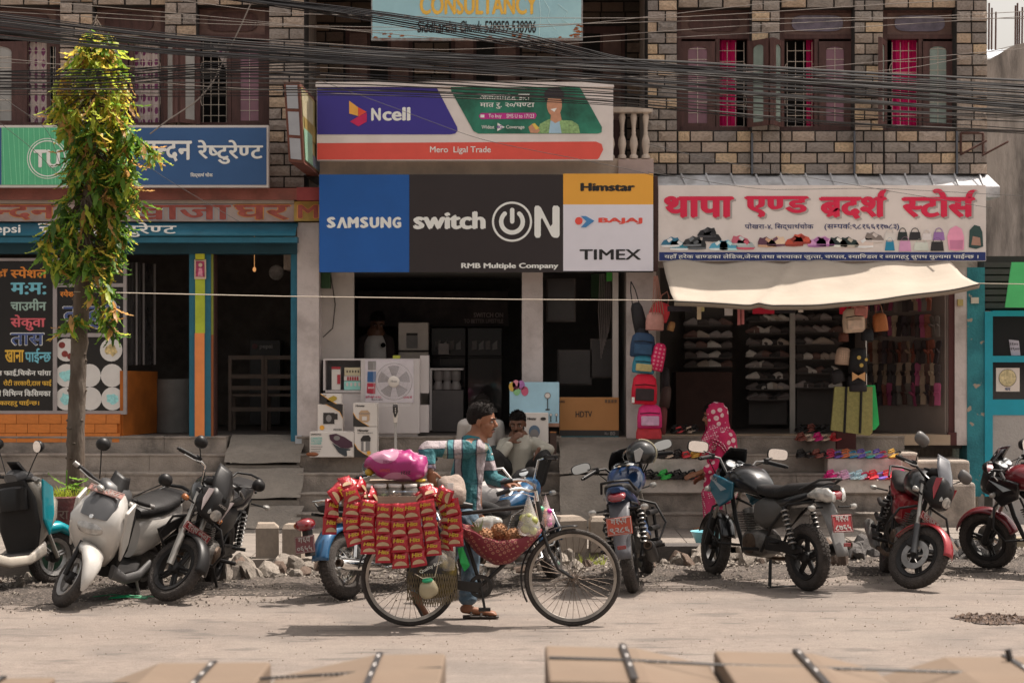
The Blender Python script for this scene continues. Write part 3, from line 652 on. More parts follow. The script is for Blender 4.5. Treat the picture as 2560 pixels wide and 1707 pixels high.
for x0,yt in((2473,8),(2480,20),(2490,30),(2539,14),(2544,8),(2549,28),(2556,18)):rs.tube([(X(x0-1,27.6),27.6,Z(125,27.6)),(X(x0,27.6),27.6,Z(yt,27.6))],.012,5)
put('reinforcing_rod',rs,br,HB);put('roof_sheet',MB().add([(X(2468,27.4),27.2,Z(145,27.2)),(X(2512,27.4),27.2,Z(125,27.2)),(X(2508,27.4),30,Z(120,30)),(X(2468,27.4),30,Z(124,30))],[(0,1,2,3)]),mat('blue_roof_sheet',S('9aa4ae',.6),.5),HB)
# ================================================================ signboards
frm=mat('pale_sign_frame',S('a8a29e',.6),.5,var=.05)
def board(name,label,x0,y0,x1,y1,Y,m,dep=.1,cat='signboard'):
 t=thing(name,label,cat,(X((x0+x1)/2,Y),Y,Z(y1,Y)));put('board',pbox(x0,y0,x1,y1,Y,Y+dep),m,t);return t
blk_=mat('print_black',(.018,.017,.017),.5,var=0);wpr=mat('print_white',S('c9c2bc',.62),.55,var=.03);navy=mat('print_navy',S('232a55',.6),.5,var=0)
T1=board('restaurant_signboard','long blue and green restaurant signboard behind the tree, white Devanagari lettering',-140,313,671,468,24.62,frm,.14)
put('blue_panel',pbox(336,319,666,462,24.612,24.62),mat('sign_blue',S('28476e',.6),.5,var=.06,scale=3),T1);put('green_panel',pbox(4,319,336,462,24.612,24.62),mat('sign_green',S('47916c',.6),.5,var=.05),T1);put('blue_panel',pbox(-130,319,3,462,24.612,24.62),mat('sign_blue'),T1)
lg=mat('print_pale_green',S('6dae88',.6),.5)
for q in range(0,26):flat([(6+q*13,320),(7.3+q*13,320),(12+q*13+5*math.sin(q),461),(10.8+q*13+5*math.sin(q),461)],24.61,lg,T1,'printed_line',.001)
for r in(50,44):
 put('printed_ring',MB().ring((X(118,24.6),24.607,Z(396,24.6)),(0,1,0),r/FP*24.6,.006 if r==44 else .004,40,6,flat=.2),wpr,T1)
letters('TU',(84,374,150,419),24.605,wpr,T1,.04)
letters('चन्दन',(354,352,480,404),24.607,wpr,T1,.03,dv=True);letters('रेष्टुरेण्ट',(494,350,658,410),24.607,wpr,T1,.03,dv=True);letters('सिद्धार्थ चोक',(476,431,532,445),24.607,wpr,T1,.03,dv=True)
T2=board('consultancy_signboard','rusty pale blue consultancy signboard cut off by the top edge',928,-90,1457,101,24.3,mat('rusty_frame_grey',S('77797a',.6),.6,var=.3,scale=12,dirt=S('6a3a20',.6),dirtamt=.7,dscale=9),.06)
put('painted_sheet',pbox(931,-86,1453,95,24.292,24.3),mat('faded_sky_blue',S('7ea0a8',.6),.6,var=.06,scale=4,dirt=S('8fb0b4',.6),dirtamt=.5,dscale=1.5),T2)
yel=mat('faded_yellow_print',S('c9963f',.6),.6,var=.12,scale=8);letters('CONSULTANCY',(1049,-12,1343,37),24.289,yel,T2,.045)
letters('Siddhartha',(1043,52,1142,82),24.289,blk_,T2,.03,shear=.15);letters('Chowk.',(1150,52,1206,81),24.289,blk_,T2,.03,shear=.15);letters('528959-538906',(1211,52,1340,83),24.289,blk_,T2,.03,shear=.1)
rst=mat('rust_patch',S('7a4524',.6),.9,var=.4,scale=30)
r2=random.Random(4)
for q in range(26):
 cx=r2.choice([r2.uniform(935,1010),r2.uniform(1250,1300),r2.uniform(1400,1452),r2.uniform(1440,1452),r2.uniform(1200,1450)]);cy=r2.uniform(84,95)if cx<1430 else r2.uniform(60,95)
 flat([(cx+r2.uniform(.5,1)*r2.uniform(3,12)*math.cos(a),min(95,cy+r2.uniform(.4,1)*3.5*math.sin(a)))for a in[q_*.7 for q_ in range(9)]],24.2905-q*.0001,rst,T2,'rust_patch',.0005)
lw=mat('print_faint_white',S('a8bcc0',.6));
for pts in([(1348,-5),(1352,40),(1347,95)],[(1360,0),(1375,25),(1368,50),(1390,75)],[(1395,10),(1420,30),(1405,50),(1430,62),(1440,44)]):
 put('drawn_line',MB().tube([(X(a,24.29),24.288,Z(b,24.29))for a,b in pts],.003,4),lw,T2)
T3=board('telecom_signboard','wide white signboard with violet, green and red printed panels above the black one',792,216,1533,401,24.5,mat('sign_white',S('b8b0ac',.62),.5,var=.05,scale=1.5,dirt=S('948b84',.62),dirtamt=.35,dscale=1.3,bump=.12,bscale=2.5),.16)
put('top_flashing',pbox(789,205,1535,217,24.46,24.66),mat('sign_flashing',S('b0a8a4',.6),.5),T3)
Y=24.497
vio=mat('print_violet',S('2e2670',.6),.4,var=.03);flat([(793,218),(1091,218),(1143,318),(1144,327),(1138,334),(1126,336),(793,336)],Y,vio,T3)
grn=mat('print_blurred_green',S('1f5a48',.6),.5,var=.75,scale=2.2);flat([(1127,216),(1440,215),(1452,222),(1505,318),(1504,331),(1494,334),(1196,334),(1184,328),(1128,228)],Y,grn,T3)
flat([(793,358),(1490,354),(1504,360),(1508,374),(1498,394),(1494,398),(793,399)],Y,mat('print_red',S('b5443a',.62),.5,var=.04),T3)
letters('Mero  Ligal Trade',(1075,366,1227,386),Y-.005,wpr,T3,.012)
letters('N',(928,270,952,302),Y-.005,wpr,T3,.05);letters('cell',(956,268,1026,302),Y-.005,wpr,T3,.04)
o1=mat('print_orange',S('d08a3c',.6));o2=mat('print_scarlet',S('b8402c',.6));o3=mat('print_crimson',S('a01c48',.6))
flat([(873,252),(895,268),(895,290),(873,284)],Y-.004,o1,T3);flat([(895,268),(917,280),(896,292)],Y-.0045,o2,T3);flat([(896,292),(917,282),(917,303),(896,292)],Y-.004,o3,T3);flat([(896,291),(917,304),(896,316),(875,304)],Y-.005,o3,T3)
letters('अनलिमिटेड',(1200,235,1290,250),Y-.005,wpr,T3,.015,dv=True);letters('डाटा',(1296,235,1324,250),Y-.005,wpr,T3,.015,dv=True);letters('मात्र रु. २०/घण्टा',(1200,256,1336,272),Y-.005,wpr,T3,.015,dv=True)
mg=mat('print_magenta',S('96246c',.6));flat([(1202,283),(1338,282),(1342,288),(1338,297),(1202,298),(1197,290)],Y-.004,mg,T3)
letters('To buy',(1221,285,1254,297),Y-.006,wpr,T3,.015);letters('SMS U to 17123',(1266,285,1335,295),Y-.006,wpr,T3,.015);flat([(1201,287),(1211,287),(1211,294),(1201,294)],Y-.006,wpr,T3)
letters('Widest',(1204,313,1236,322),Y-.005,wpr,T3,.015);letters('Coverage',(1265,313,1311,324),Y-.005,wpr,T3,.015);flat([(1244,307),(1262,318),(1243,328)],Y-.004,wpr,T3);letters('4G',(1241,313,1256,322),Y-.007,mat('print_purple',S('5a2a70',.6)),T3,.03)
sk=mat('print_skin',S('a0745c',.6),.6,var=.1,scale=20);hr=mat('print_hair',S('262026',.6));sh_=mat('print_check_shirt',S('6f8a5c',.6),.6,var=.4,scale=40);ts=mat('print_pale_blue',S('86a0b0',.6))
flat([(1340,333),(1350,310),(1372,298),(1400,300),(1430,302),(1446,312),(1450,333)],Y-.003,sh_,T3);flat([(1372,333),(1376,302),(1398,300),(1404,333)],Y-.0045,ts,T3);flat([(1378,284),(1400,280),(1404,300),(1388,308),(1376,300)],Y-.005,sk,T3)
flat(oval(1386,262,19,29),Y-.006,sk,T3);flat([(1364,256),(1360,232),(1372,220),(1398,218),(1410,232),(1408,258),(1403,244),(1370,240)],Y-.007,hr,T3)
flat([(1376,273),(1392,270),(1386,280)],Y-.0075,wpr,T3);flat([(1321,318),(1330,310),(1342,318),(1350,326),(1344,333),(1326,332)],Y-.006,sk,T3);flat([(1330,310),(1337,308),(1348,320),(1340,325)],Y-.007,mat('print_yellow',S('b59c48',.6)),T3)
for cx in(1378,1397):put('printed_ring',MB().ring((X(cx,Y),Y-.008,Z(256,Y)),(0,1,0),.03,.003,16,5,flat=.2),hr,T3)
T4=board('electrical_shop_signboard','big blue, black and white electrical shop signboard with a power symbol',798,436,1633,680,24.56,blk_,.12)
put('side_cap',pbox(1634,440,1645,676,24.6,24.9),mat('dark_rust',(.06,.03,.025),.8,var=.3),T4)
Y=24.552
put('blue_panel',pbox(798,436,1023,680,Y,24.56),mat('print_royal_blue',S('124684',.62),.4,var=.08,scale=2,bump=.1,bscale=2),T4);put('black_panel',pbox(1023.6,436,1407.5,680,Y,24.56),mat('print_soft_black',S('2a2324',.8),.4,var=.1,scale=2,bump=.1,bscale=2),T4)
put('orange_panel',pbox(1408,434,1633,511,Y,24.56),mat('print_amber',S('cc8a34',.62),.45,var=.03,scale=3),T4);put('white_panel',pbox(1408,511,1633,677,Y,24.56),mat('print_bluish_white',S('b9b6bd',.62),.45,var=.02),T4)
Y-=.003
wb=wpr
for i,ch in enumerate('SΛMSUNG'):
 ws=[817,842,869,900,924,951,981,1006];s_={'Λ':'A'}.get(ch,ch)
 if ch=='Λ':flat([(842,570),(852,543),(859,543),(869,570),(861,570),(855.5,554),(850,570)],Y,wb,T4,'lettering');continue
 letters(s_,(ws[i],542,ws[i+1]-3,570),Y,wb,T4,.075)
letters('switch',(1033,528,1214,573),Y,wb,T4,.05)
cx,cz=X(1280,Y),Z(554,Y);k=Y/FP
put('printed_ring',MB().ring((cx,Y,cz),(0,1,0),47.5*k,.012,56,6,flat=.15),wb,T4)
arc=[(cx+27*k*math.sin(R(a)),Y-.002,cz+27*k*math.cos(R(a)))for a in range(42,319,12)]
def band_(pts,t,name='printed_band',m=None,par=None):
 mb=MB();
 for i,p in enumerate(pts):
  a=V(pts[max(0,i-1)]);b=V(pts[min(len(pts)-1,i+1)]);d=(b-a).normalized();nrm=V((-d.z,0,d.x))*t;p=V(p)
  mb.v+=[tuple(p-nrm),tuple(p+nrm)]
 mb.f=[(2*i,2*i+1,2*i+3,2*i+2)for i in range(len(pts)-1)];return put(name,mb,m,par)
band_(arc,5.5*k,m=wb,par=T4)
for p in(arc[0],arc[-1]):put('printed_dot',MB().lathe([(5.5*k,0),(.0001,-.0005)],(p[0],p[1],p[2]),(0,1,0),16),wb,T4)
flat([(1275,524),(1276,521),(1280,519),(1285,521),(1286,524),(1286,554),(1284,558),(1280,559),(1277,558),(1275,554)],Y-.003,wb,T4)
flat([(1336,520),(1339,514),(1346,514),(1352,518),(1376,566),(1381,560),(1381,520),(1384,514),(1394,514),(1399,519),(1399,588),(1395,594),(1385,594),(1379,590),(1355,544),(1352,549),(1352,588),(1349,594),(1340,594),(1336,588)],Y,wb,T4,'lettering')
letters('RMB Multiple Company',(1153,657,1396,674),Y,wb,T4,.04)
letters('Himstar',(1451,457,1588,478),Y,blk_,T4,.06);rd=mat('print_bright_red',S('c0443a',.62));letters('BAJAJ',(1496,544,1606,560),Y,rd,T4,.05)
flat(oval(1447,552,9.5,9.5),Y,rd,T4);flat([(1452,540),(1465,540),(1486,552),(1465,568),(1452,568),(1466,553)],Y-.001,mat('print_steel_blue',S('3a6c98',.6)),T4)
letters('TIMEX',(1449,623,1603,649),Y,blk_,T4,.025)
T5=board('shoe_shop_signboard','long white shoe shop signboard with red Devanagari lettering above the cream awning',1646,463,2465,652,24.6,mat('sign_white'),.1)
Y=24.597;put('blue_strip',pbox(1648,630,2464,651,Y,24.6),mat('print_deep_navy',S('1c2a5a',.62)),T5)
shd=mat('print_grey_shadow',S('8c8582',.62));cr=mat('print_carmine',S('b01c3c',.62),.5,var=.03)
for s_,rc in(('थापा',(1660,490,1835,544)),('एण्ड',(1861,490,2022,544)),('ब्रदर्श',(2048,473,2224,548)),('स्टोर्स',(2254,472,2445,544))):
 letters(s_,(rc[0]+5,rc[1]+4,rc[2]+5,rc[3]+5),Y-.001,shd,T5,.05,dv=True);letters(s_,rc,Y-.006,cr,T5,.05,dv=True)
letters('पोखरा-४, सिद्धार्थचोक',(1862,557,2034,576),Y-.002,navy,T5,.012,dv=True);letters('(सम्पर्क:९८१६६११७८३)',(2061,556,2248,576),Y-.002,navy,T5,.012,dv=True)
letters('यहाँ हरेक ब्राण्डका लेडिज,जेन्स तथा बच्चाका जुत्ता, चप्पल, स्याण्डिल र ब्यागहरु सुपथ मुल्यमा पाईन्छ ।',(1661,634,2446,649),Y-.004,wpr,T5,.02,dv=True)
def shoep(cx,cy,c1,c2,w_=26,fl=1,heel=0):
 a=mat('print_shoe_'+c1,S(c1,.62));b=mat('print_shoe_'+c2,S(c2,.62));f=fl
 P=lambda pts:[(cx+f*x*w_/26,cy+y*w_/26)for x,y in pts]
 flat(P([(-26,6),(-18,-6),(-6,-10),(2,-16),(12,-12),(20,-14),(25,-2),(25,8),(10,11),(-20,12)]),Y-.003,a,T5,'printed_shoe');flat(P([(-26,7),(25,6),(25,11),(0,13),(-22,12)]),Y-.0045,b,T5,'printed_sole')
 flat(P([(-10,-7),(2,-14),(6,-8),(-4,0)]),Y-.005,b,T5,'printed_lace')
for cx,cy,a,b,f in((1676,606,'2a5f78','d0d0d0',1),(1698,614,'2a6f80','c0c0c0',-1),(1730,604,'2a2c2e','606468',1),(1742,612,'202224','505458',1),(1767,582,'1c1c20','3a3a3e',1),(1780,592,'1c1c20','2a2a2e',-1),(1796,614,'4888a0','b8d0d8',1),(1822,614,'4888a0','a0c8d8',-1),(1852,602,'a05060','9aa0a0',-1),(1864,612,'909898','b05060',-1),(1918,606,'503040','b08a70',-1),(1940,604,'c0a890','604050',1),(1985,604,'a04030','7a3028',1),(2005,598,'a84838','803028',-1),(2042,606,'b080a8','8a5a88',1),(2064,604,'b488ac','905c8c',-1),(2096,606,'202a2c','c8c0b8',-1),(2124,606,'182828','a0988c',-1),(2160,608,'b8a8a0','d0c8c0',1),(2186,594,'68605c','a8a09c',-1)):
 shoep(cx,cy,a,b,24,f)
def bagp(x0,y0,x1,y1,c,h=10):
 a=mat('print_bag_'+c,S(c,.62));flat([(x0+3,y0),(x1-3,y0),(x1,y1),(x0,y1)],Y-.003,a,T5,'printed_bag');put('printed_handle',MB().tube([(X((x0+x1)/2+(x1-x0)*.3*math.cos(R(q)),Y),Y-.003,Z(y0-h*math.sin(R(q)),Y))for q in range(0,181,20)],.004,4),a,T5)
for q in((2210,582,2240,600,'b0aca8'),(2243,580,2270,600,'1c2424'),(2272,580,2303,600,'242226'),(2304,584,2330,600,'b4aeae'),(2332,580,2362,600,'7a5a8a'),(2212,604,2237,626,'1c6a88'),(2247,602,2278,628,'b080a0'),(2284,606,2322,626,'a8aca4'),(2326,604,2360,627,'242224')):bagp(*q)
pk_=mat('print_rose',S('c07f98',.62));flat([(2372,624),(2368,590),(2375,572),(2390,564),(2404,572),(2410,592),(2410,624),(2390,627)],Y-.003,pk_,T5,'printed_backpack');flat([(2374,600),(2408,600),(2406,622),(2376,622)],Y-.0045,mat('print_rose_dark',S('a86a86',.62)),T5)
gk=mat('print_green_black',S('263c3a',.62));flat([(2422,618),(2424,575),(2436,562),(2450,566),(2456,580),(2458,616),(2440,622)],Y-.003,gk,T5,'printed_backpack');flat([(2428,612),(2432,590),(2450,594),(2452,614)],Y-.0045,mat('print_orange_grey',S('8a6a5c',.62)),T5)
T6=thing('box_sign','narrow rusty box sign jutting out beside the stone column, side panels weathered','signboard',(X(750,24.3),24.6,Z(450,24.5)))
bxm=mat('rusty_brown_frame',S('4e2c22',.6),.7,var=.25,scale=8);gp=mat('grey_glass_panel',S('7d7e82',.6),.5,var=.1)
y1=23.6;A,B=(711,208),(748,208);C_,D_=(729,404),(757,404)
put('box',MB().add([(X(709,y1),y1,Z(205,y1)),(X(749,y1),y1,Z(205,y1)),(X(760,y1),y1,Z(408,y1)),(X(722,y1),y1,Z(404,y1)),(X(762,24.9),24.9,Z(262,24.9)),(X(800,24.9),24.9,Z(262,24.9)),(X(800,24.9),24.9,Z(440,24.9)),(X(770,24.9),24.9,Z(440,24.9))],[(0,3,2,1),(1,2,6,5),(0,1,5,4),(3,7,6,2),(0,4,7,3),(4,5,6,7)]),bxm,T6)
for(a,b)in((.04,.33),(.37,.66),(.70,.96)):
 def P(u,v):x=709+13*v+(40-2*v)*u;return(x,205+199*v+4*v*u)
 flat([P(.14,a),P(.84,a),P(.84,b),P(.14,b)],y1-.002,gp,T6,'glass_panel')
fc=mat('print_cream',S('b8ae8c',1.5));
def side(u0,u1,v0,v1,m,off):
 def Q(u,v):
  n_=V((X(749+11*v,y1),y1,Z(205+203*v,y1)));f_=V((X(800,24.9),24.9,Z(262+178*v,24.9)));p=n_.lerp(f_,u);return(p.x+off,p.y-.004,p.z)
 put('printed_panel',MB().add([Q(u0,v0),Q(u1,v0),Q(u1,v1),Q(u0,v1)],[(0,1,2,3)]),m,T6)
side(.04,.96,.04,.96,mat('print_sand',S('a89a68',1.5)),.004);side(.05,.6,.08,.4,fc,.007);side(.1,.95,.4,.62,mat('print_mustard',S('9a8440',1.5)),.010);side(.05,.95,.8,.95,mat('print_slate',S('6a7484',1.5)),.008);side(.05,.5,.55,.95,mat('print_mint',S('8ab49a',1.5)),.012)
# ================================================================ painted glass of the restaurant
T7=thing('painted_menu_window','painted black menu window with coloured Devanagari dishes behind the tree trunk','shop window',(X(150,24.93),24.93,1.3))
Y=24.96;put('pane',pbox(-70,650,308,1028,Y,Y+.02),mat('black_painted_glass',(.016,.015,.015),.22,var=0,spec=.5),T7)
alf=mat('weathered_aluminium',S('7f7877',.6),.55,var=.12,scale=8)
for r_ in((-70,645,316,652),(-70,1026,316,1035),(132,652,142,1026),(308,652,316,1026),(142,708,308,717),(142,832,308,842)):put('window_frame',pbox(*r_,Y-.03,Y+.03),alf,T7)
tc_={'o':mat('glass_paint_orange',S('b8702c',.6)),'b':mat('glass_paint_cyan',S('5f9aa8',.6)),'g':mat('glass_paint_grey_green',S('7f958c',.6)),'r':mat('glass_paint_pink',S('b05058',.6)),'w':wpr,'n':mat('glass_paint_navy',S('3c4a74',.6)),'y':mat('glass_paint_yellow',S('b89236',.6))}
Y-=.004
for s_,rc,c in(('यहाँ',(-30,672,20,694),'o'),('स्पेशल',(26,666,118,695),'o'),('म:म:',(26,706,116,736),'b'),('चाउमीन',(26,746,116,776),'g'),('सेकुवा',(26,786,114,826),'r'),('तास',(27,833,110,862),'n'),('खाना',(12,874,60,905),'y'),('पाईन्छ',(62,870,128,908),'b'),('चिकेन फ्राई,चिकेन पांग्रा',(-40,922,128,940),'w'),('रोटी तरकारी,दाल फ्राई',(8,948,129,965),'y'),('तथै विभिन्न किसिमका',(-20,972,127,990),'w'),('परिकारहरु पाईन्छ।',(-25,998,98,1016),'y'),('स्पेशल',(150,724,196,742),'o'),('तन्दुरी',(158,750,298,820),'n')):
 if c=='n':
  letters(s_,(rc[0]-2,rc[1]-2,rc[2]+2,rc[3]+2),Y,wpr,T7,.035,dv=True);letters(s_,rc,Y-.004,tc_['n'],T7,.02,dv=True)
 else:letters(s_,rc,Y,tc_[c],T7,.035,dv=True)
pb=mat('print_plate_white',S('b0aca8',.6),.6,var=.06);pc=mat('print_plate_cyan',S('7fb0b0',.6),.6,var=.3,scale=25);pf=mat('print_food',S('9c8a62',.6),.7,var=.6,scale=30);pr_=mat('print_curry',S('6a2c28',.6),.7,var=.3,scale=30)
for i,(cx,cy)in enumerate(((166,874),(278,874),(166,938),(224,938),(280,938),(166,996),(226,996),(281,996))):
 flat(oval(cx,cy,28,29),Y,pb,T7,'printed_plate');rr_=random.Random(i)
 if i==0:
  for a,b in((155,862),(162,884),(176,890)):flat(oval(a,b,8,8),Y-.003,pr_,T7,'printed_bowl')
 else:flat([(cx+20*math.cos(a)*rr_.uniform(.6,1),cy+20*math.sin(a)*rr_.uniform(.5,1))for a in[q*.45 for q in range(14)]],Y-.003,pf if i==1 else pc if i in(2,5,7)else pb,T7,'printed_food')
st=thing('prayer_poster','small crimson and cream religious poster pinned on the lime green pier','poster',(X(500,24.92),24.92,Z(697,24.92)))
put('paper',pbox(486,648,515,697,24.915,24.925),mat('poster_cream',S('b09a86',.6),.7),st);flat([(490,652),(511,653),(512,692),(489,691)],24.913,mat('poster_crimson',S('8a3450',.6),.7,var=.5,scale=28),st);
flat(oval(501,662,5,5),24.909,mat('poster_cream'),st);flat([(495,690),(497,670),(505,670),(507,690)],24.909,mat('poster_pink',S('b87a8a',.6),.7,var=.4,scale=30),st)
put('lime_paint_patch',pbox(489,604,511,650,24.915,24.93),mat('lime_paint_bright',S('a8a82c',.6),.7),st)
ag=thing('folding_glass_door','dark folding glass panels standing open in the left restaurant doorway','door',(X(340,25.3),25.3,1.5))
for q,(x0,x1)in enumerate(((322,334),(340,352),(362,380))):
 put('door_panel',MB().add([(X(x0,25.2+q*.25),25.2+q*.25,Z(912,25.3)),(X(x1,25.4+q*.25),25.4+q*.25,Z(912,25.3)),(X(x1,25.4+q*.25),25.4+q*.25,Z(655,25.3)),(X(x0,25.2+q*.25),25.2+q*.25,Z(655,25.3))],[(0,1,2,3)]),mat('dim_menu_glass',(.06,.055,.055),.25,var=.6,scale=5),ag,solid=.02)
 put('door_frame',MB().tube([(X(x1+3,25.3+q*.25),25.4+q*.25,Z(912,25.3)),(X(x1+3,25.3+q*.25),25.4+q*.25,Z(655,25.3))],.014,4),alf,ag)
drum=put('metal_drum',MB().lathe([(.21,0),(.215,.02),(.205,.3),(.215,.32),(.205,.62),(.21,.64)],(X(432,26),26.0,1.06),n=24),mat('dull_drum',(.16,.155,.15),.5,var=.2),smooth=40);tag(drum,'dull metal drum standing in the dark left restaurant doorway','drum')
chm=mat('dark_chair_wood',(.1,.07,.055),.6,var=.2)
for cx,lb in((616,'left dark wooden chair inside the right restaurant doorway'),(705,'right dark wooden chair inside the right restaurant doorway')):
 Yc=26.3;t=thing('chair',lb,'chair',(X(cx,Yc),Yc,1.06),0,'chairs inside the restaurant');h=.38;x=X(cx,Yc)
 for sx in(-.2,.2):
  put('back_leg',MB().box(x+sx-.02,x+sx+.02,Yc,Yc+.04,1.06,1.98),chm,t);put('front_leg',MB().box(x+sx-.02,x+sx+.02,Yc+.38,Yc+.42,1.06,1.48),chm,t)
 for z in(1.3,1.56,1.7,1.93):put('rail',MB().box(x-.18,x+.18,Yc+.005,Yc+.03,z,z+.05),chm,t)
 put('seat',MB().box(x-.22,x+.22,Yc+.045,Yc+.45,1.48,1.51),chm,t)
tb_=thing('pepsi_fridge','dark drinks fridge with a dim cola header deep in the right doorway','fridge',(X(660,28),28,1.06));
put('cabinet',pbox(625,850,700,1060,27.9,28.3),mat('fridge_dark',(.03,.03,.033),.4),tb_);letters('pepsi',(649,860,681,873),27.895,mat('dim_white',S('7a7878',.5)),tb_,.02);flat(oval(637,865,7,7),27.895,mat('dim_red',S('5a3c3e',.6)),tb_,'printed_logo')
fn_=put('round_wall_ornament',MB().lathe([(.0001,0),(.09,0),(.095,.02)],(X(691,26.5),26.5,Z(681,26.5)),(0,1,0),24),mat('mottled_disc',S('6a6664',.6),.5,var=.7,scale=9));tag(fn_,'round mottled wall disc hanging near the top of the right doorway','wall ornament')
lb_=put('hanging_bulb',MB().ell((X(636,26),26,Z(673,26)),(.02,.02,.03)).tube([(X(636,26),26,Z(668,26)),(X(636,26),26,3.5)],.003,4),mat('dim_orange_bulb',(1,.6,.3),emit=(1,.45,.15),estr=.35));tag(lb_,'tiny orange bulb glowing in the right restaurant doorway','light bulb')
# ================================================================ tree
def leafmat(name,c,k=.4):
 m=mat(name,c,.45,var=.25,scale=3,rand=.15,spec=.5);nt=m.node_tree;n=nt.nodes;l=nt.links
 t=n.new('ShaderNodeBsdfTranslucent');t.inputs[0].default_value=lin(tuple(min(1,x*1.3)for x in c));mx=n.new('ShaderNodeMixShader');mx.inputs[0].default_value=k
 l.new(n['Principled BSDF'].outputs[0],mx.inputs[1]);l.new(t.outputs[0],mx.inputs[2]);l.new(mx.outputs[0],n['Material Output'].inputs[0]);return m
LM=[leafmat('leaf_deep_green',(.07,.15,.025),.5),leafmat('leaf_green',(.15,.28,.04),.55),leafmat('leaf_yellow_green',(.4,.46,.06),.55),leafmat('leaf_golden',(.62,.48,.08),.55),leafmat('leaf_copper',(.5,.28,.1),.55)]
bark=mat('ringed_bark',(.085,.062,.046),.9,var=.35,scale=7,bump=.9,bscale=25,dirt=(.17,.14,.115),dirtamt=.6,dscale=5,stretch=(1,1,.35))
TY=20.2
TR=thing('tree','slender tree with drooping green and copper leaves in front of the restaurant signboard','tree',(X(190,TY),TY,.1))
tpts=[(188,1330),(188,1200),(190,1050),(196,900),(202,780),(212,650),(222,500),(232,330),(240,190),(246,110)]
trr=[.088,.084,.08,.076,.074,.07,.055,.038,.02,.01]
pts=[];rad=[];rr2=random.Random(3)
for i in range(len(tpts)-1):
 for q in range(8):
  t=q/8;a,b=tpts[i],tpts[i+1];px=a[0]+(b[0]-a[0])*t;py=a[1]+(b[1]-a[1])*t
  pts.append((X(px,TY)+rr2.uniform(-.004,.004),TY+rr2.uniform(-.004,.004),Z(py,TY)));r=trr[i]+(trr[i+1]-trr[i])*t;rad.append(r*(1.08 if(len(pts)%7==0)else 1)*rr2.uniform(.97,1.03))
trunk=MB().tube(pts,rad,18)
put('trunk',trunk,bark,TR,smooth=60)
kn=MB()
for q in range(26):
 i=rr2.randrange(8,40);a=rr2.uniform(3.3,6.1);p=V(pts[i])+V((math.cos(a),math.sin(a),0))*rad[i]*.95;kn.ell(p,(.018,.016,.013),nu=8,nv=5)
tag(put('bark_knots',kn,bark,TR,smooth=60),kind='stuff')
outl=[(95,222,268),(135,180,300),(185,165,318),(230,128,335),(300,128,338),(370,140,345),(430,150,350),(500,150,342),(560,128,325),(610,112,318),(660,105,318),(700,150,300)]
def span(y):
 for(a,l0,r0),(b,l1,r1)in zip(outl,outl[1:]):
  if a<=y<=b:t=(y-a)/(b-a);return l0+(l1-l0)*t,r0+(r1-r0)*t
 return 180,280
def leaf_shape(L,w_,seed):
 r=random.Random(seed);vs=[];n_=7;c1=r.uniform(-.4,.4);curl=r.uniform(.1,.5)
 for i in range(n_+1):
  t=i/n_;ww=w_*(math.sin(math.pi*min(1,t*1.02+.03))**.8)*(1.15 if t<.5 else .9);yy=curl*L*t*t;x=c1*L*.25*t*t;wav=.012*math.sin(i*2.4+seed)
  z=-L*t;vs+=[(x-ww,yy+.3*ww+wav,z),(x,yy,z),(x+ww,yy+.3*ww-wav,z)]
 fs=[]
 for i in range(n_):
  a=i*3;fs+=[(a,a+1,a+4,a+3),(a+1,a+2,a+5,a+4)]
 return vs,fs
shapes=[leaf_shape(.18,.021,i)for i in range(6)]
leafme=[]
for i,sh in enumerate(shapes):
 me=MB().add(*sh).mesh('leaf');me.materials.append(LM[0]);me.polygons.foreach_set('use_smooth',[True]*len(me.polygons));leafme.append(me)
lr=random.Random(21);fol=[MB()for _ in LM];cand=[];twigs=MB()
def spray(p,n_,y,front,spread=.09):
 for q in range(n_):
  a=lr.uniform(0,6.28);tilt=lr.uniform(.05,.55)if q%4 else lr.uniform(.6,1.1);sc_=lr.uniform(.6,1.25)
  M=Matrix.Translation(p+V((lr.uniform(-1,1),lr.uniform(-1,1),lr.uniform(-1,1)))*spread*.6)@Matrix.Rotation(a,4,'Z')@Matrix.Rotation(tilt,4,'X')@Matrix.Scale(sc_,4)
  top=y<330;r=lr.random()
  k=(2 if r<.42 else 3 if r<.68 else 1 if r<.9 else 4)if top else(0 if r<.3 else 1 if r<.62 else 2 if r<.8 else 3 if r<.9 else 4)
  cand.append((front,M,k,lr.randrange(6)))
for q in range(340):
 y=95+(700-95)*lr.random()**.95;l,r=span(y);cx=(l+r)/2;hw=(r-l)/2*FP**0
 a=lr.uniform(0,2*math.pi);f=math.sqrt(lr.uniform(.25,1));hwm=hw/FP*TY
 p=V((X(cx,TY)+math.cos(a)*f*hwm*.86,TY+math.sin(a)*f*hwm*.85,Z(y-14,TY)))
 kind_c=0
 spray(p,lr.randint(5,9),y,-math.sin(a)*f)
 ax=V((X(206+(700-y)*.06,TY),TY,Z(y-40-20,TY)));mid=ax.lerp(p,.5)+V((0,0,.03));twigs.tube([ax,mid,p],[.008,.005,.003],4,False)
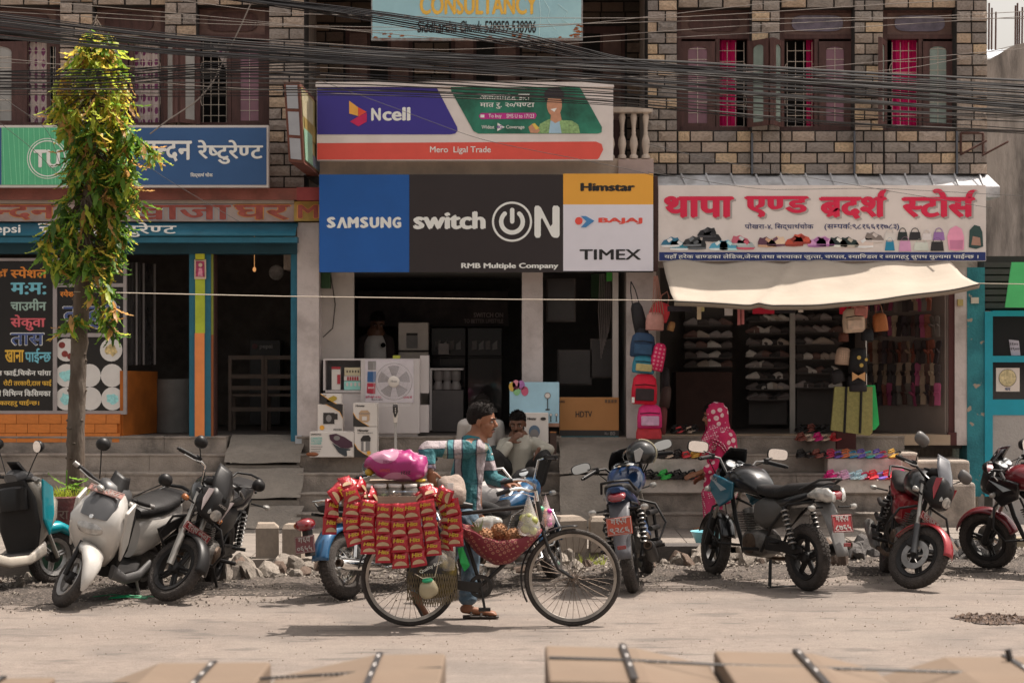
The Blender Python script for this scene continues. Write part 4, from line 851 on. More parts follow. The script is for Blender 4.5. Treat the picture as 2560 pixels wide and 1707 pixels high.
for line,n_ in((((300,300),(345,345),(378,372),(405,400)),16),(((300,440),(340,475),(368,520)),10),(((225,640),(262,690),(290,760),(300,790)),12),(((235,720),(265,790),(300,840)),9),(((210,790),(185,800),(168,820)),6),(((150,560),(125,600),(112,640)),8)):
 for q in range(n_):
  t=q/n_*(len(line)-1);i=int(t);f=t-i;px=line[i][0]+(line[i+1][0]-line[i][0])*f;py=line[i][1]+(line[i+1][1]-line[i][1])*f
  spray(V((X(px,TY),TY-.2+lr.uniform(-.06,.06),Z(py,TY))),5,400 if py>300 else 200,1.2,.05)
 twigs.tube([V((X(a,TY),TY-(.2 if i else .05),Z(b,TY)))for i,(a,b)in enumerate(line)],.006,4,False)
cand.sort(key=lambda c:-c[0])
for i,(f,M,k,s_)in enumerate(cand):
 if i<290:
  o=bpy.data.objects.new('leaf',leafme[s_]);col.objects.link(o);o.parent=TR;o.matrix_basis=Matrix.Translation(-TR.location)@M
  o.material_slots[0].link='OBJECT';o.material_slots[0].material=LM[k]
 else:fol[k].add(*shapes[s_],M)
for k,mb in enumerate(fol):tag(put('foliage',mb,LM[k],TR,smooth=80),kind='stuff')
tag(put('twigs',twigs,bark,TR),kind='stuff')
PT=thing('planter','round concrete planter painted maroon over green at the foot of the tree','planter',(X(150,19.75),19.75,0))
px_,py_=X(150,19.75),19.72
put('lower_ring',MB().lathe([(.27,.02),(.27,.46),(.25,.47)],(px_,py_,0),n=28),mat('planter_green_paint',(.018,.06,.035),.75,var=.4,scale=8,bump=.3,dirt=(.14,.13,.11),dirtamt=.7,dscale=6),PT,smooth=40)
put('upper_ring',MB().lathe([(.255,.47),(.285,.5),(.285,.74),(.24,.75),(.23,.69),(.0001,.69)],(px_,py_,0),n=28),mat('planter_maroon_paint',(.1,.022,.02),.75,var=.3,scale=8,bump=.3,dirt=(.14,.1,.08),dirtamt=.5,dscale=6),PT,smooth=40)
mb=fit(textmesh('पोखरा',.02,0,True),-.14,.14,.55,.66,0);mb.v=[(px_+.287*math.sin(a/.28),py_-.287*math.cos(a/.28)+b,c)for a,b,c in mb.v];put('lettering',mb,mat('planter_faded_print',(.17,.1,.08),.8),PT)
gr=MB();gr2=random.Random(8)
for q in range(170):
 a=gr2.uniform(0,6.28);r=.25*math.sqrt(gr2.random());h=gr2.uniform(.06,.16);b=gr2.uniform(-.08,.08);c=gr2.uniform(-.08,.08)
 x,y=px_+r*math.cos(a),py_+r*math.sin(a);gr.add([(x-.006,y,.69),(x+.006,y,.69),(x+b*.5,y+c*.5,.69+h*.7),(x+b,y+c,.69+h)],[(0,1,2),(0,2,3)])
tag(put('weeds',gr,LM[2],PT),kind='stuff')
for q in range(8):
 a=gr2.uniform(0,6.28);M=Matrix.Translation((px_+.07+.06*math.cos(a),py_-.05+.05*math.sin(a),.82+gr2.uniform(-.03,.1)))@Matrix.Rotation(a,4,'Z')@Matrix.Rotation(1.5+gr2.uniform(-.5,.3),4,'X')
 o=bpy.data.objects.new('leaf',leafme[q%6]);col.objects.link(o);o.parent=PT;o.matrix_basis=Matrix.Translation(-PT.location)@M;o.material_slots[0].link='OBJECT';o.material_slots[0].material=LM[1]
put('stem',MB().tube([(px_+.07,py_-.05,.69),(px_+.08,py_-.06,.98)],.006,5),LM[1],PT)
# ================================================================ overhead cables
cbl=mat('black_cable',(.012,.011,.012),.35,var=0);cpale=mat('sunlit_pale_cable',(.2,.17,.15),.6,var=0);cgr=mat('grey_cable',(.06,.055,.052),.55,var=0)  # the pale colour paints in sunlight on the thin wires
def wire(pl_,Y,r,m,label,wob=0,seed=0):
 r2=random.Random(seed);pts=[]
 for(a,b),(c,d)in zip(pl_,pl_[1:]):
  for q in range(8):
   t=q/8;pts.append((a+(c-a)*t,b+(d-b)*t))
 pts.append(pl_[-1]);sm=pts
 for _ in range(3):sm=[sm[0]]+[((sm[i-1][0]+sm[i][0]*2+sm[i+1][0])/4,(sm[i-1][1]+sm[i][1]*2+sm[i+1][1])/4)for i in range(1,len(sm)-1)]+[sm[-1]]
 o=put('overhead_cable',MB().tube([(X(a,Y),Y+wob*math.sin(a/170+seed),Z(b+r2.uniform(-.25,.25),Y))for a,b in sm],r,6),m);return tag(o,label,'cable','overhead cables across the facades')
wr=random.Random(12)
main=[(-160,48),(400,112),(925,146),(1640,190),(2100,218),(2760,262)]
for q in range(24):
 s_=(q-12)*3.3;k=wr.uniform(-9,9);k2=wr.uniform(-13,13)
 wire([(a,b+s_*(.55+.5*abs((a-900)/1600))+(k if 300<a<1500 else k2 if a>1500 else 0)+wr.uniform(-2,2))for a,b in main],19.6+wr.uniform(-.2,.2),wr.choice([.0045,.005,.006,.0085]),wr.choice([cbl,cbl,cbl,cgr]),'black cable, %s from the top of the main bundle at the left edge'%ORD[q],.03,q)
for q in range(7):
 wire([(480,-25+q*2),(925,24+q*4.5),(1300,82+q*6),(1560,148+q*3),(2000,196+q*4),(2760,255+q*6)],19.9,wr.choice([.006,.0085]),cbl,'black cable, %s of seven descending across the consultancy signboard'%ORD[q],.02,40+q)
for q in range(9):
 y0=160+q*7+wr.uniform(-3,3);wire([(-160,y0+20),(350,y0+10+q*2),(900,y0+22),(1500,y0+60-q*2),(2100,y0+100+wr.uniform(-8,8)),(2760,y0+130+wr.uniform(-15,15))],19.7,wr.choice([.004,.006,.008]),wr.choice([cbl,cgr,cbl]),'thin dark cable, %s from the top of those sagging below the main bundle'%ORD[q],.02,60+q)
for q in range(6):
 y0=186+q*8;wire([(-160,y0-10),(180,y0-2),(520,y0-28-q*2),(800,y0-40)],19.8,.006,cbl,'dark cable, %s from the top of those crossing the tree crown'%ORD[q],.01,80+q)
pale=[[(-160,-20),(500,38),(900,80),(1400,66),(2000,0)],[(-160,5),(700,62),(1250,108),(1900,62),(2700,22)],[(-160,78),(600,95),(1100,128),(1800,88),(2760,30)],[(-160,150),(600,176),(1200,208),(1900,180),(2760,105)],[(-160,20),(500,60),(1100,70),(2000,44),(2760,48)],[(300,-20),(700,34),(1200,46),(1700,44),(2560,-10)],[(700,165),(1400,195),(1900,200),(2300,170),(2760,60)],[(-160,130),(150,160),(420,210),(760,232),(1300,250)]]
for q,p in enumerate(pale):wire(p,20.3,.0035,cpale,'thin pale wire across the upper windows, '+['rising steeply to the top right','slanting up to the right edge','running just below the main bundle at left','lowest of the long pale ones','near the top at both ends','touching the top edge twice','starting at the stone column in the middle','short one ending over the telecom signboard'][q],.02,100+q)
for q,p in enumerate([[(-60,200),(120,320),(160,440)],[(-60,260),(80,370),(180,470)],[(320,380),(420,450),(540,520),(600,555)],[(740,180),(960,260),(1200,350),(1560,420),(1640,440)],[(1620,430),(1900,475),(2200,470),(2560,490)],[(1620,360),(1760,395),(2000,440),(2480,520)]]):
 wire(p,23.2,.003,cgr,['slack thin wire crossing the green panel','lower slack thin wire crossing the green panel','slack thin wire crossing the blue restaurant sign','slack wire drooping across the telecom signboard','slack wire drooping over the top of the shoe shop signboard','slack wire crossing the stones above the shoe shop canopy'][q],0,120+q)
wire([(640,-20),(600,70),(560,150),(530,210),(490,255),(420,300),(375,335)],23.5,.008,cpale,'white curving cable hanging from the top to the tree at left')
tag(put('tie_string',MB().tube([(X(186,TY-.1),TY-.1,Z(729,TY-.1)),(X(700,21.2),21.2,Z(740,21.2)),(X(1280,22.2),22.2,Z(748,22.2)),(X(1685,22.9),22.9,Z(750,22.9))],.0055,6),mat('nylon_string',(.42,.36,.29),.7)),'pale string stretched from the tree trunk to the left corner of the awning','string')
tag(put('tie_string',MB().tube([(X(2448,22.9),22.9,Z(708,22.9)),(X(2700,22.9),22.9,Z(712,22.9))],.0055,6),mat('nylon_string')),'pale string running from the awning right corner past the teal shop','string')
tw=MB();
for q in range(5):tw.tube([(X(1540+q*2,24.5),24.3,Z(440+q,24.4)),(X(1560+q*5,24.3),24.4,Z(470,24.4))],.003,4)
# ================================================================ awning
awm=mat('cream_canvas',(.33,.285,.235),.9,var=.08,scale=3,bump=.15,bscale=30)
def aw(u,v):
 yb=24.58;yf=22.9+.25*u
 x0,z0=X(1657+(2372-1657)*u,yb),Z(655-(0 if u<.97 else 0),yb);x1=X(1686+(2450-1686)*u,yf);zf=Z(752+9*math.sin(u*3.1)-44*max(0,u-.3)**1.7/.545,yf)
 s_=-.06*math.sin(math.pi*v)*(1-.3*u)-.015*math.sin(math.pi*u)*v
 wr_=.018*math.sin(u*26+3*v)*(1-v)+.02*noise.noise(V((u*6,v*3,0)))+.03*math.exp(-((u-.28-.3*(1-v)*.6)/.02)**2)
 return(x0+(x1-x0)*v,yb+(yf-yb)*v,z0+(zf-z0)*v+s_+wr_)
AW=thing('awning','cream canvas awning stretched out over the shoe shop entrance','awning',(X(2040,23),23.6,2.5))
put('canvas',MB().grid(aw,60,24),awm,AW,smooth=80,solid=.006)
put('hem',MB().grid(lambda u,v:(lambda p:(p[0],p[1]-.004+.05*v,p[2]-.048*v))(aw(u,1.0)),60,1),awm,AW,smooth=80,solid=.006)
put('hem_cord',MB().tube([tuple(V(aw(i/40,1))+V((0,-.008,-.004)))for i in range(41)],.007,6),mat('black_cable'),AW)
# ================================================================ rubble
rkm=[mat('broken_concrete',(.3,.26,.22),.92,var=.2,scale=9,bump=.8,bscale=30,dirt=(.12,.1,.085),dirtamt=.6,dscale=5,rand=.12),mat('grey_rubble',(.12,.11,.105),.92,var=.25,scale=9,bump=.8,bscale=30,dirt=(.06,.053,.05),dirtamt=.6,dscale=5,rand=.15),mat('brown_rubble',(.15,.105,.08),.92,var=.25,scale=9,bump=.8,bscale=30,rand=.15)]
def rock(seed,n1=9,n2=7,am=.42):
 r2=random.Random(seed);mb=MB().ell((0,0,0),1,nu=n1,nv=n2);o=V((r2.uniform(0,50),)*3);out=[]
 pl_=[(V((r2.gauss(0,1),r2.gauss(0,1),r2.gauss(0,1))).normalized(),r2.uniform(.45,.8))for _ in range(9)]
 for p in mb.v:
  p=V(p);p=p*(1+am*noise.noise(p*1.3+o)+.12*noise.noise(p*4+o))
  for nn,d in pl_:
   t=p.dot(nn)-d
   if t>0:p-=nn*t
  out.append(tuple(p))
 mb.v=out;return mb
RKM=[]
for i in range(7):
 me=rock(i).mesh('rubble_stone');me.materials.append(rkm[0]);RKM.append(me)
kr=random.Random(9)
def rocks(x0,x1,n_,smin,smax,mi,where,dmax=.75):
 for q in range(n_):
  px=kr.uniform(x0,x1);xw=X(px,20.5);y=kerbY(xw)-.12-kr.random()**1.3*dmax;s_=kr.uniform(smin,smax)
  o=inst(RKM[kr.randrange(7)],'rubble_stone',None,(X(px,y),y,s_*.38),(kr.uniform(0,6),kr.uniform(0,6),kr.uniform(0,6)),(s_,s_*kr.uniform(.7,1),s_*kr.uniform(.5,.75)),rkm[mi if kr.random()<.8 else 2])
  tag(o,('large' if s_>.1 else 'fist-sized' if s_>.06 else 'small')+(' pale concrete' if mi==0 else ' dark grey')+' lump of rubble '+where,'rubble','rubble along the kerb')
rocks(565,840,26,.1,.19,0,'left of the cruiser');rocks(560,800,22,.035,.07,0,'left of the cruiser',.9);rocks(330,560,16,.03,.08,0,'under the black motorcycle');rocks(-20,130,8,.04,.09,0,'under the teal scooter')
rocks(1230,1600,30,.06,.13,0,'behind the bicycle');rocks(1620,2040,30,.08,.17,0,'under the blue and black motorcycle');rocks(1620,2010,26,.035,.07,0,'under the blue and black motorcycle')
rocks(2030,2520,56,.09,.19,1,'under the red motorcycle',.9);rocks(2030,2520,40,.04,.08,1,'under the red motorcycle',1.0)
gv=MB();tet=[(0,0,.7),(.8,0,-.3),(-.4,.7,-.3),(-.4,-.7,-.3)];
for q in range(6500):
 x=kr.uniform(-6,6.6);dd=kr.random()**1.2*2.6;y=kerbY(x)-.1-dd;s_=kr.uniform(.006,.022)*(1.5 if dd<1 else .8)
 gv.add(tet,[(0,1,2),(0,2,3),(0,3,1),(1,3,2)],Matrix.Translation((x,y,.03 if dd<1.6 else .012))@Matrix.Rotation(kr.uniform(0,6),4,V((kr.random(),kr.random(),.3)))@Matrix.Scale(s_,4))
tag(put('gravel',gv,rkm[0]),kind='stuff');
gv=MB()
for q in range(1200):
 x=kr.uniform(-5.5,6);y=kr.uniform(14.5,18.8);s_=kr.uniform(.003,.009)
 gv.add(tet,[(0,1,2),(0,2,3),(0,3,1),(1,3,2)],Matrix.Translation((x,y,.003))@Matrix.Rotation(kr.uniform(0,6),4,V((kr.random(),kr.random(),.3)))@Matrix.Scale(s_,4))
tag(put('road_grit',gv,rkm[2]),kind='stuff')
ph=MB();cxp,cyp=X(2480,16.8),16.7
ph.prism([(0,0)],0,0)if 0 else None
pv=[(cxp+(.28+.05*math.sin(3*a)+.03*math.sin(7*a))*math.cos(a),cyp+(.34+.06*math.sin(2*a+1))*math.sin(a),.006)for a in[q*.2 for q in range(31)]]
ph.add(pv,[tuple(range(31))]);tag(put('pothole',ph,mat('pothole_dirt',(.07,.052,.045),.95,var=.4,scale=14,bump=1,bscale=50)),kind='structure')
gv=MB()
for q in range(260):
 a=kr.uniform(0,6.28);r=math.sqrt(kr.random())*.3;s_=kr.uniform(.008,.028);gv.add(tet,[(0,1,2),(0,2,3),(0,3,1),(1,3,2)],Matrix.Translation((cxp+r*math.cos(a),cyp+r*math.sin(a)*1.1,.01))@Matrix.Rotation(kr.uniform(0,6),4,V((kr.random(),kr.random(),.3)))@Matrix.Scale(s_,4))
tag(put('pothole_gravel',gv,rkm[2]),kind='stuff')
bs=put('plastic_basin',MB().lathe([(.12,0),(.17,.13),(.185,.135),(.175,.125),(.125,.012),(.0001,.01)],(X(1768,21.9),21.75,.108),n=30),mat('pale_blue_plastic',(.2,.48,.55),.35,var=.05),smooth=50);tag(bs,'pale blue plastic basin standing on the pavement behind the black motorcycle','basin')
gsr=MB();g2=random.Random(6)
for q in range(9):
 x=X(300,18)+g2.uniform(-.2,.2);y=18.05+g2.uniform(-.12,.12);a=g2.uniform(-.5,.5);gsr.tube([(x-.16*math.cos(a),y-.1*math.sin(a),.012),(x,y+g2.uniform(-.03,.03),.02+g2.uniform(0,.02)),(x+.16*math.cos(a),y+.1*math.sin(a),.01)],.004,4)
tag(put('plastic_strap',gsr,mat('green_plastic',(.01,.22,.09),.4)),'tangle of bright green plastic strap on the ground under the white scooter','plastic strap')
wd=MB()
for q in range(40):
 x=X(1482,20.6)+g2.uniform(-.12,.12);y=20.5+g2.uniform(-.05,.05);wd.add([(x-.006,y,.02),(x+.006,y,.02),(x+g2.uniform(-.08,.08),y,.02+g2.uniform(.04,.13))],[(0,1,2)])
tag(put('weed_tuft',wd,LM[2]),'small green weed tuft growing at the kerb seen through the bicycle wheel','weed')
pbg=rock(44,14,10,.5);pbg.v=[(a*.09,b*.06,c*.07)for a,b,c in pbg.v];o=put('plastic_bag',pbg,mat('white_plastic_bag',(.55,.55,.53),.4,var=.1),smooth=30);o.location=(X(2442,20.9),20.9,.1);tag(o,'crumpled white plastic bag on the dark rubble at right','plastic bag')
# ================================================================ cartons in the foreground
ctm=mat('brown_cardboard',(.135,.095,.065),.85,var=.08,scale=4,bump=.1,dirt=(.13,.085,.055),dirtamt=.4,dscale=3);stp=mat('black_strapping',(.02,.018,.018),.4);stw=mat('strap_print',(.45,.42,.4),.6)
cY=6.0;kk=cY/FP
tbl=thing('handcart','flat handcart that carries the strapped cartons, below the picture','handcart',(0,cY+.3,0))
put('platform',MB().box(-1.75,1.75,cY-.05,cY+.75,.74,.8),wood2,tbl)
for xx in(-1.5,1.5):put('wheel',MB().lathe([(.36,-.03),(.38,0),(.36,.03)],(xx,cY+.35,.38),(1,0,0),28),mat('black_rubber',(.02,.02,.02),.8),tbl)
CT=[(-90,140,1693,90,1704),(280,678,1655,400,1702),(690,1115,1634,940,1690),(1362,1776,1612,1590,1662),(1784,2190,1625,2030,1672),(2196,2640,1640,2360,1690)]
for i,(a,b,yt,xs,yl)in enumerate(CT):
 t=thing('carton',['strapped brown carton at the bottom left corner, barely in view','second strapped brown carton along the bottom edge from the left','strapped brown carton below the bicycle rear wheel shadow','tallest strapped brown carton at the bottom, below the bicycle front wheel','strapped brown carton right of the tallest one at the bottom','strapped brown carton with an upright strap end at the bottom right'][i],'carton',(X((a+b)/2,cY),cY,.8),0,'strapped cartons along the bottom edge')
 zb=.8;zt=Z(yt,cY);zl=Z(yl,cY);sgn=i>=3
 if i==5 or i<3:poly=[(X(a,cY),zl),(X(xs if i else 30,cY),zt),(X(b,cY),zt+.002),(X(b,cY),zb),(X(a,cY),zb)]
 else:poly=[(X(a,cY),zt),(X(xs,cY),zt-.006),(X(b,cY),zl),(X(b,cY),zb),(X(a,cY),zb)]
 put('box',MB().prism(poly[::-1],cY-.62,cY),ctm,t,bev=.008)
 sx={0:8,1:535,2:950,3:1556,4:1990,5:2512}[i];put('strap',MB().box(X(sx-8,cY),X(sx+8,cY),cY+.001,cY+.003,zb,zt+.003).box(X(sx-8,cY),X(sx+8,cY),cY-.62,cY+.003,zt+.003,zt+.006),stp,t)
 put('flap_seam',MB().box(X(a,cY)+.01,X(b,cY)-.01,cY-.316,cY-.313,zl-.02,zl-.018),stp,t)
 for q in range(3):put('strap_print',MB().box(X(sx-2.5,cY),X(sx+2.5,cY),cY-.1-q*.16,cY-.05-q*.16,zt+.007,zt+.0075),stw,t)
cS=5.74
for lb_,p in(('long black strap tying the three cartons at bottom left',((-60,1722),(560,1706),(690,1696),(1104,1672))),('long black strap tying the three cartons at bottom right',((1372,1646),(1560,1652),(1800,1664),(2640,1690)))):
 t=thing('packing_strap',lb_,'strap',(X(p[0][0],cS),cS,1.2));put('band',MB().tube([(X(a,cS),cS,Z(b,cS)+.004)for a,b in p],.0042,4),stp,t)
 for q in range(40):
  u=q/40;xx=p[1][0]+(p[-1][0]-p[1][0])*u;yy=None
  for(a,b),(c,d)in zip(p,p[1:]):
   if a<=xx<=c:yy=b+(d-b)*(xx-a)/(c-a)
  if q%9<5:put('strap_print',MB().box(X(xx,cS),X(xx+6,cS),cS-.006,cS-.0045,Z(yy+1.0,cS)+.004,Z(yy-1.2,cS)+.004),stw,t)
t=thing('packing_strap','short upright strap end sticking up from the bottom right carton','strap',(X(2522,5.9),5.9,1.2));put('band',MB().tube([(X(2528,5.9),5.9,1.2),(X(2524,5.9),5.9,Z(1640,5.9)),(X(2519,5.9),5.9,Z(1622,5.9))],.009,4),stp,t)
# ================================================================ motorcycles and scooters
rub=mat('dusty_tyre_rubber',(.045,.038,.034),.9,var=.35,scale=14,bump=.8,bscale=90);bpl=mat('black_plastic',(.014,.013,.013),.42,var=.2,scale=8,spec=.28);bmt=mat('matt_black_metal',(.016,.015,.015),.5,var=.25,scale=12,spec=.3)
alu=mat('dull_aluminium',(.3,.29,.28),.42,.8,var=.2,scale=15,bump=.1);chrome=mat('chrome',(.75,.74,.72),.12,1,var=.05);seatm=mat('black_vinyl',(.016,.015,.015),.5,spec=.3,var=.15,scale=10,bump=.2,bscale=60);fork=mat('grey_fork',(.35,.33,.3),.3,.7,var=.1)
lensc=mat('clear_lens',(.36,.345,.32),.08,.35,var=.35,scale=22,coat=1);lensr=mat('red_lens',(.16,.006,.01),.1,var=.1,coat=1);lenso=mat('orange_lens',(.32,.11,.03),.15,var=.15,coat=.6);mirg=mat('mirror_glass',(.9,.9,.9),.03,1,var=0)
engm=mat('engine_metal',(.14,.13,.12),.5,.6,var=.4,scale=18,bump=.3);rust=mat('oily_brown_metal',(.07,.045,.03),.6,.4,var=.5,scale=22,bump=.4);plr=mat('plate_red',(.22,.015,.018),.5,var=.08);plo=mat('plate_orange_red',(.36,.06,.03),.5,var=.08);plf=mat('plate_faded_pink',(.4,.2,.17),.6,var=.1);plw=mat('plate_white',(.36,.33,.31),.5)
def paint(name,c,co=.6):return mat(name,c,.28,.15,var=.08,scale=5,coat=co)
def wheel(par,c,r,t,m,kind='cast',M=Matrix(),n=5,disc=None,rimm=None,name='wheel',hub=None):
 w_=bpy.data.objects.new(name,None);col.objects.link(w_);w_.parent=par;c=V(c)
 mb=MB().ring(c,(0,1,0),r-t,t,56,12,M,flat=.92)
 for q in range(44):
  a=2*math.pi*q/44
  for s_ in(-1,1):
   a2=a+(.07 if s_>0 else 0);B=Matrix.Translation(c)@Matrix.Rotation(a2,4,'Y')@Matrix.Translation((0,s_*t*.42,r-.002-t*.08))@Matrix.Rotation(s_*-.45,4,'X')@Matrix.Rotation(.35*s_,4,'Z')
   mb.box(-.012,.010,-t*.3,t*.3,-.004,.0025,M@B)
 put('tyre',mb,rub,w_,False,45)
 rr_=r-2*t+.012
 put('rim',MB().lathe([(rr_-.03,-.03),(rr_+.002,-.042),(rr_+.006,-.036),(rr_-.012,-.012),(rr_-.012,.012),(rr_+.006,.036),(rr_+.002,.042),(rr_-.03,.03),(rr_-.034,.0),(rr_-.03,-.03)],c,(0,1,0),44,M),rimm or m,w_,False,40)
 sp=MB()
 if kind=='wire':
  for q in range(36):
   a=2*math.pi*q/36;s_=1 if q%2 else-1;b=a+(.55 if(q//2)%2 else-.55)
   sp.tube([c+V((math.cos(b)*.05,s_*.05,math.sin(b)*.05)),c+V((math.cos(a)*(rr_-.02),0,math.sin(a)*(rr_-.02)))],.003,4,False,M)
 else:
  for q in range(n):
   a=2*math.pi*q/n+.3
   for d in(-.13,.13):
    p0=c+V((math.cos(a+d*2.2)*.045,0,math.sin(a+d*2.2)*.045));p1=c+V((math.cos(a+d*.75)*(rr_-.02),0,math.sin(a+d*.75)*(rr_-.02)));sp.tube([p0,p1],[.016,.011],6,True,M)
 so_=put('spokes',sp,chrome if kind=='wire' else m,w_,False,40);tag(so_,kind='stuff')
 put('hub',MB().lathe([(.001,-.06),(.03,-.06),(.045,-.05),(hub or .05,-.03),(hub or .05,.03),(.045,.05),(.03,.06),(.001,.06)],c,(0,1,0),22,M),alu if hub else bmt,w_,False,40)
 if disc:
  k=disc;d=MB().lathe([(.075,-.003),(.125,-.003),(.125,.003),(.075,.003),(.075,-.003)],c+V((0,k,0)),(0,1,0),36,M)
  for q in range(6):a=q*1.047;d.tube([c+V((math.cos(a)*.04,k,math.sin(a)*.04)),c+V((math.cos(a+.3)*.08,k,math.sin(a+.3)*.08))],.007,5,True,M)
  put('brake_disc',d,alu,w_,False,40);put('brake_caliper',MB().bx(c+V((-.09,k*1.15,.09)),(.06,.045,.09),M),bmt,w_,False,bev=.008)
 return w_
def arcfender(par,c,r,a0,a1,w_,m,M=Matrix(),name='mudguard',drop=.5,th=.004):
 """curved guard over a wheel; angles in degrees from +x, through the top"""
 def fn(u,v):
  a=R(a0+(a1-a0)*u);q=(v-.5)*2;rr_=r-drop*w_*abs(q)**2.4;return tuple(M@V((c[0]+rr_*math.cos(a),c[1]+q*w_,c[2]+rr_*math.sin(a))))
 return put(name,MB().grid(fn,24,8),m,par,False,60,solid=.006)
def mirror(par,base,head,M,m=None,flatz=.5,face=None,ang=0,w_=.075,h_=.045,glassdir=-1,stemm=None,square=2.6):
 t=put('mirror',MB().tube([base,V(base).lerp(V(head),.5)+V((0,0,-.01)),V(head)+V((0,0,-h_*.6))],.005,6,True,M),stemm or bmt,par,False,60)
 B=Matrix.Translation(head)@Matrix.Rotation(ang,4,'Z');secs=[(-.018,0,w_,h_),(-.012,0,w_*1.04,h_*1.04),(.008,0,w_*.96,h_*.94),(.03,0,w_*.7,h_*.65),(.038,0,w_*.35,h_*.3)]
 put('mirror_shell',MB().body(secs,M@B,18,square),m or bpl,t,False,50);put('mirror_glass',MB().body([(-.0205,0,w_*.94,h_*.92),(-.0195,0,w_*.94,h_*.92)],M@B,18,square),mirg,t,False);return t
def plate(par,c,w_,h_,M,lines,m,nx=(-1,0,0),flip=False,tm=None):
 """number plate: centre, outward normal nx; text lines"""
 nx=V(nx).normalized();side=V((0,0,1)).cross(nx).normalized();up=nx.cross(side);B=Matrix(((side.x,-nx.x,up.x,c[0]),(side.y,-nx.y,up.y,c[1]),(side.z,-nx.z,up.z,c[2]),(0,0,0,1)));MM=M@B
 p=put('number_plate',MB().box(-w_/2,w_/2,0,.004,-h_/2,h_/2,MM),m,par,False,bev=.002)
 put('plate_border',MB().tube([(a,-.002,b)for a,b in((-w_/2+.007,-h_/2+.007),(w_/2-.007,-h_/2+.007),(w_/2-.007,h_/2-.007),(-w_/2+.007,h_/2-.007))],.0022,4,closed=True,M=MM),plw,p,False)
 k=len(lines)
 for i,s_ in enumerate(lines):
  zc=h_/2-h_*(i+.5)/k;hh=h_/k*.34;mb=fit(textmesh(s_,.035,0,True),-w_*.4*(.8 if i<k-1 else 1),w_*.4*(.8 if i<k-1 else 1),zc-hh,zc+hh,-.004);mb.v=[tuple(MM@V(q))for q in mb.v];put('lettering',mb,tm or plw,p,False)
 return p
def indicator(par,base,tip,M,m=None):
 t=put('indicator',MB().tube([base,tip],.008,6,True,M),bpl,par,False);d=(V(tip)-V(base)).normalized()
 put('indicator_lens',MB().body([(-.026,0,.012,.012),(-.015,0,.032,.024),(.01,0,.03,.022),(.028,0,.012,.01)],M@Matrix.Translation(V(tip)+d*.02),14,2.4),m or lensc,t,False,50)
def bike(label,rear,front,lean=0,steer=0,p=None,lift=0):
 """rear, front: photo pixels where the tyres touch the road"""
 Yr=FP*CH/(rear[1]-853);xr=X(rear[0],Yr);Yf=FP*CH/(front[1]-853);xf=X(front[0],Yf);h=math.atan2(Yf-Yr,xf-xr)
 t=thing(p.get('kind','motorcycle'),label,p.get('cat','motorcycle'),(xr,Yr,0),h);t.rotation_euler=(R(-lean),0,h)
 r=p.get('r',.272);wb=p.get('wb',1.3);rake=R(26);ax=V((-math.sin(rake),0,math.cos(rake)));hubp=V((wb,0,r));S_=Matrix.Translation(hubp)@Matrix.Rotation(R(steer),4,ax)@Matrix.Translation(-hubp);I=Matrix()
 t.scale=(p.get('sc',1.06),)*3
 return t,r,wb,ax,hubp,S_,I
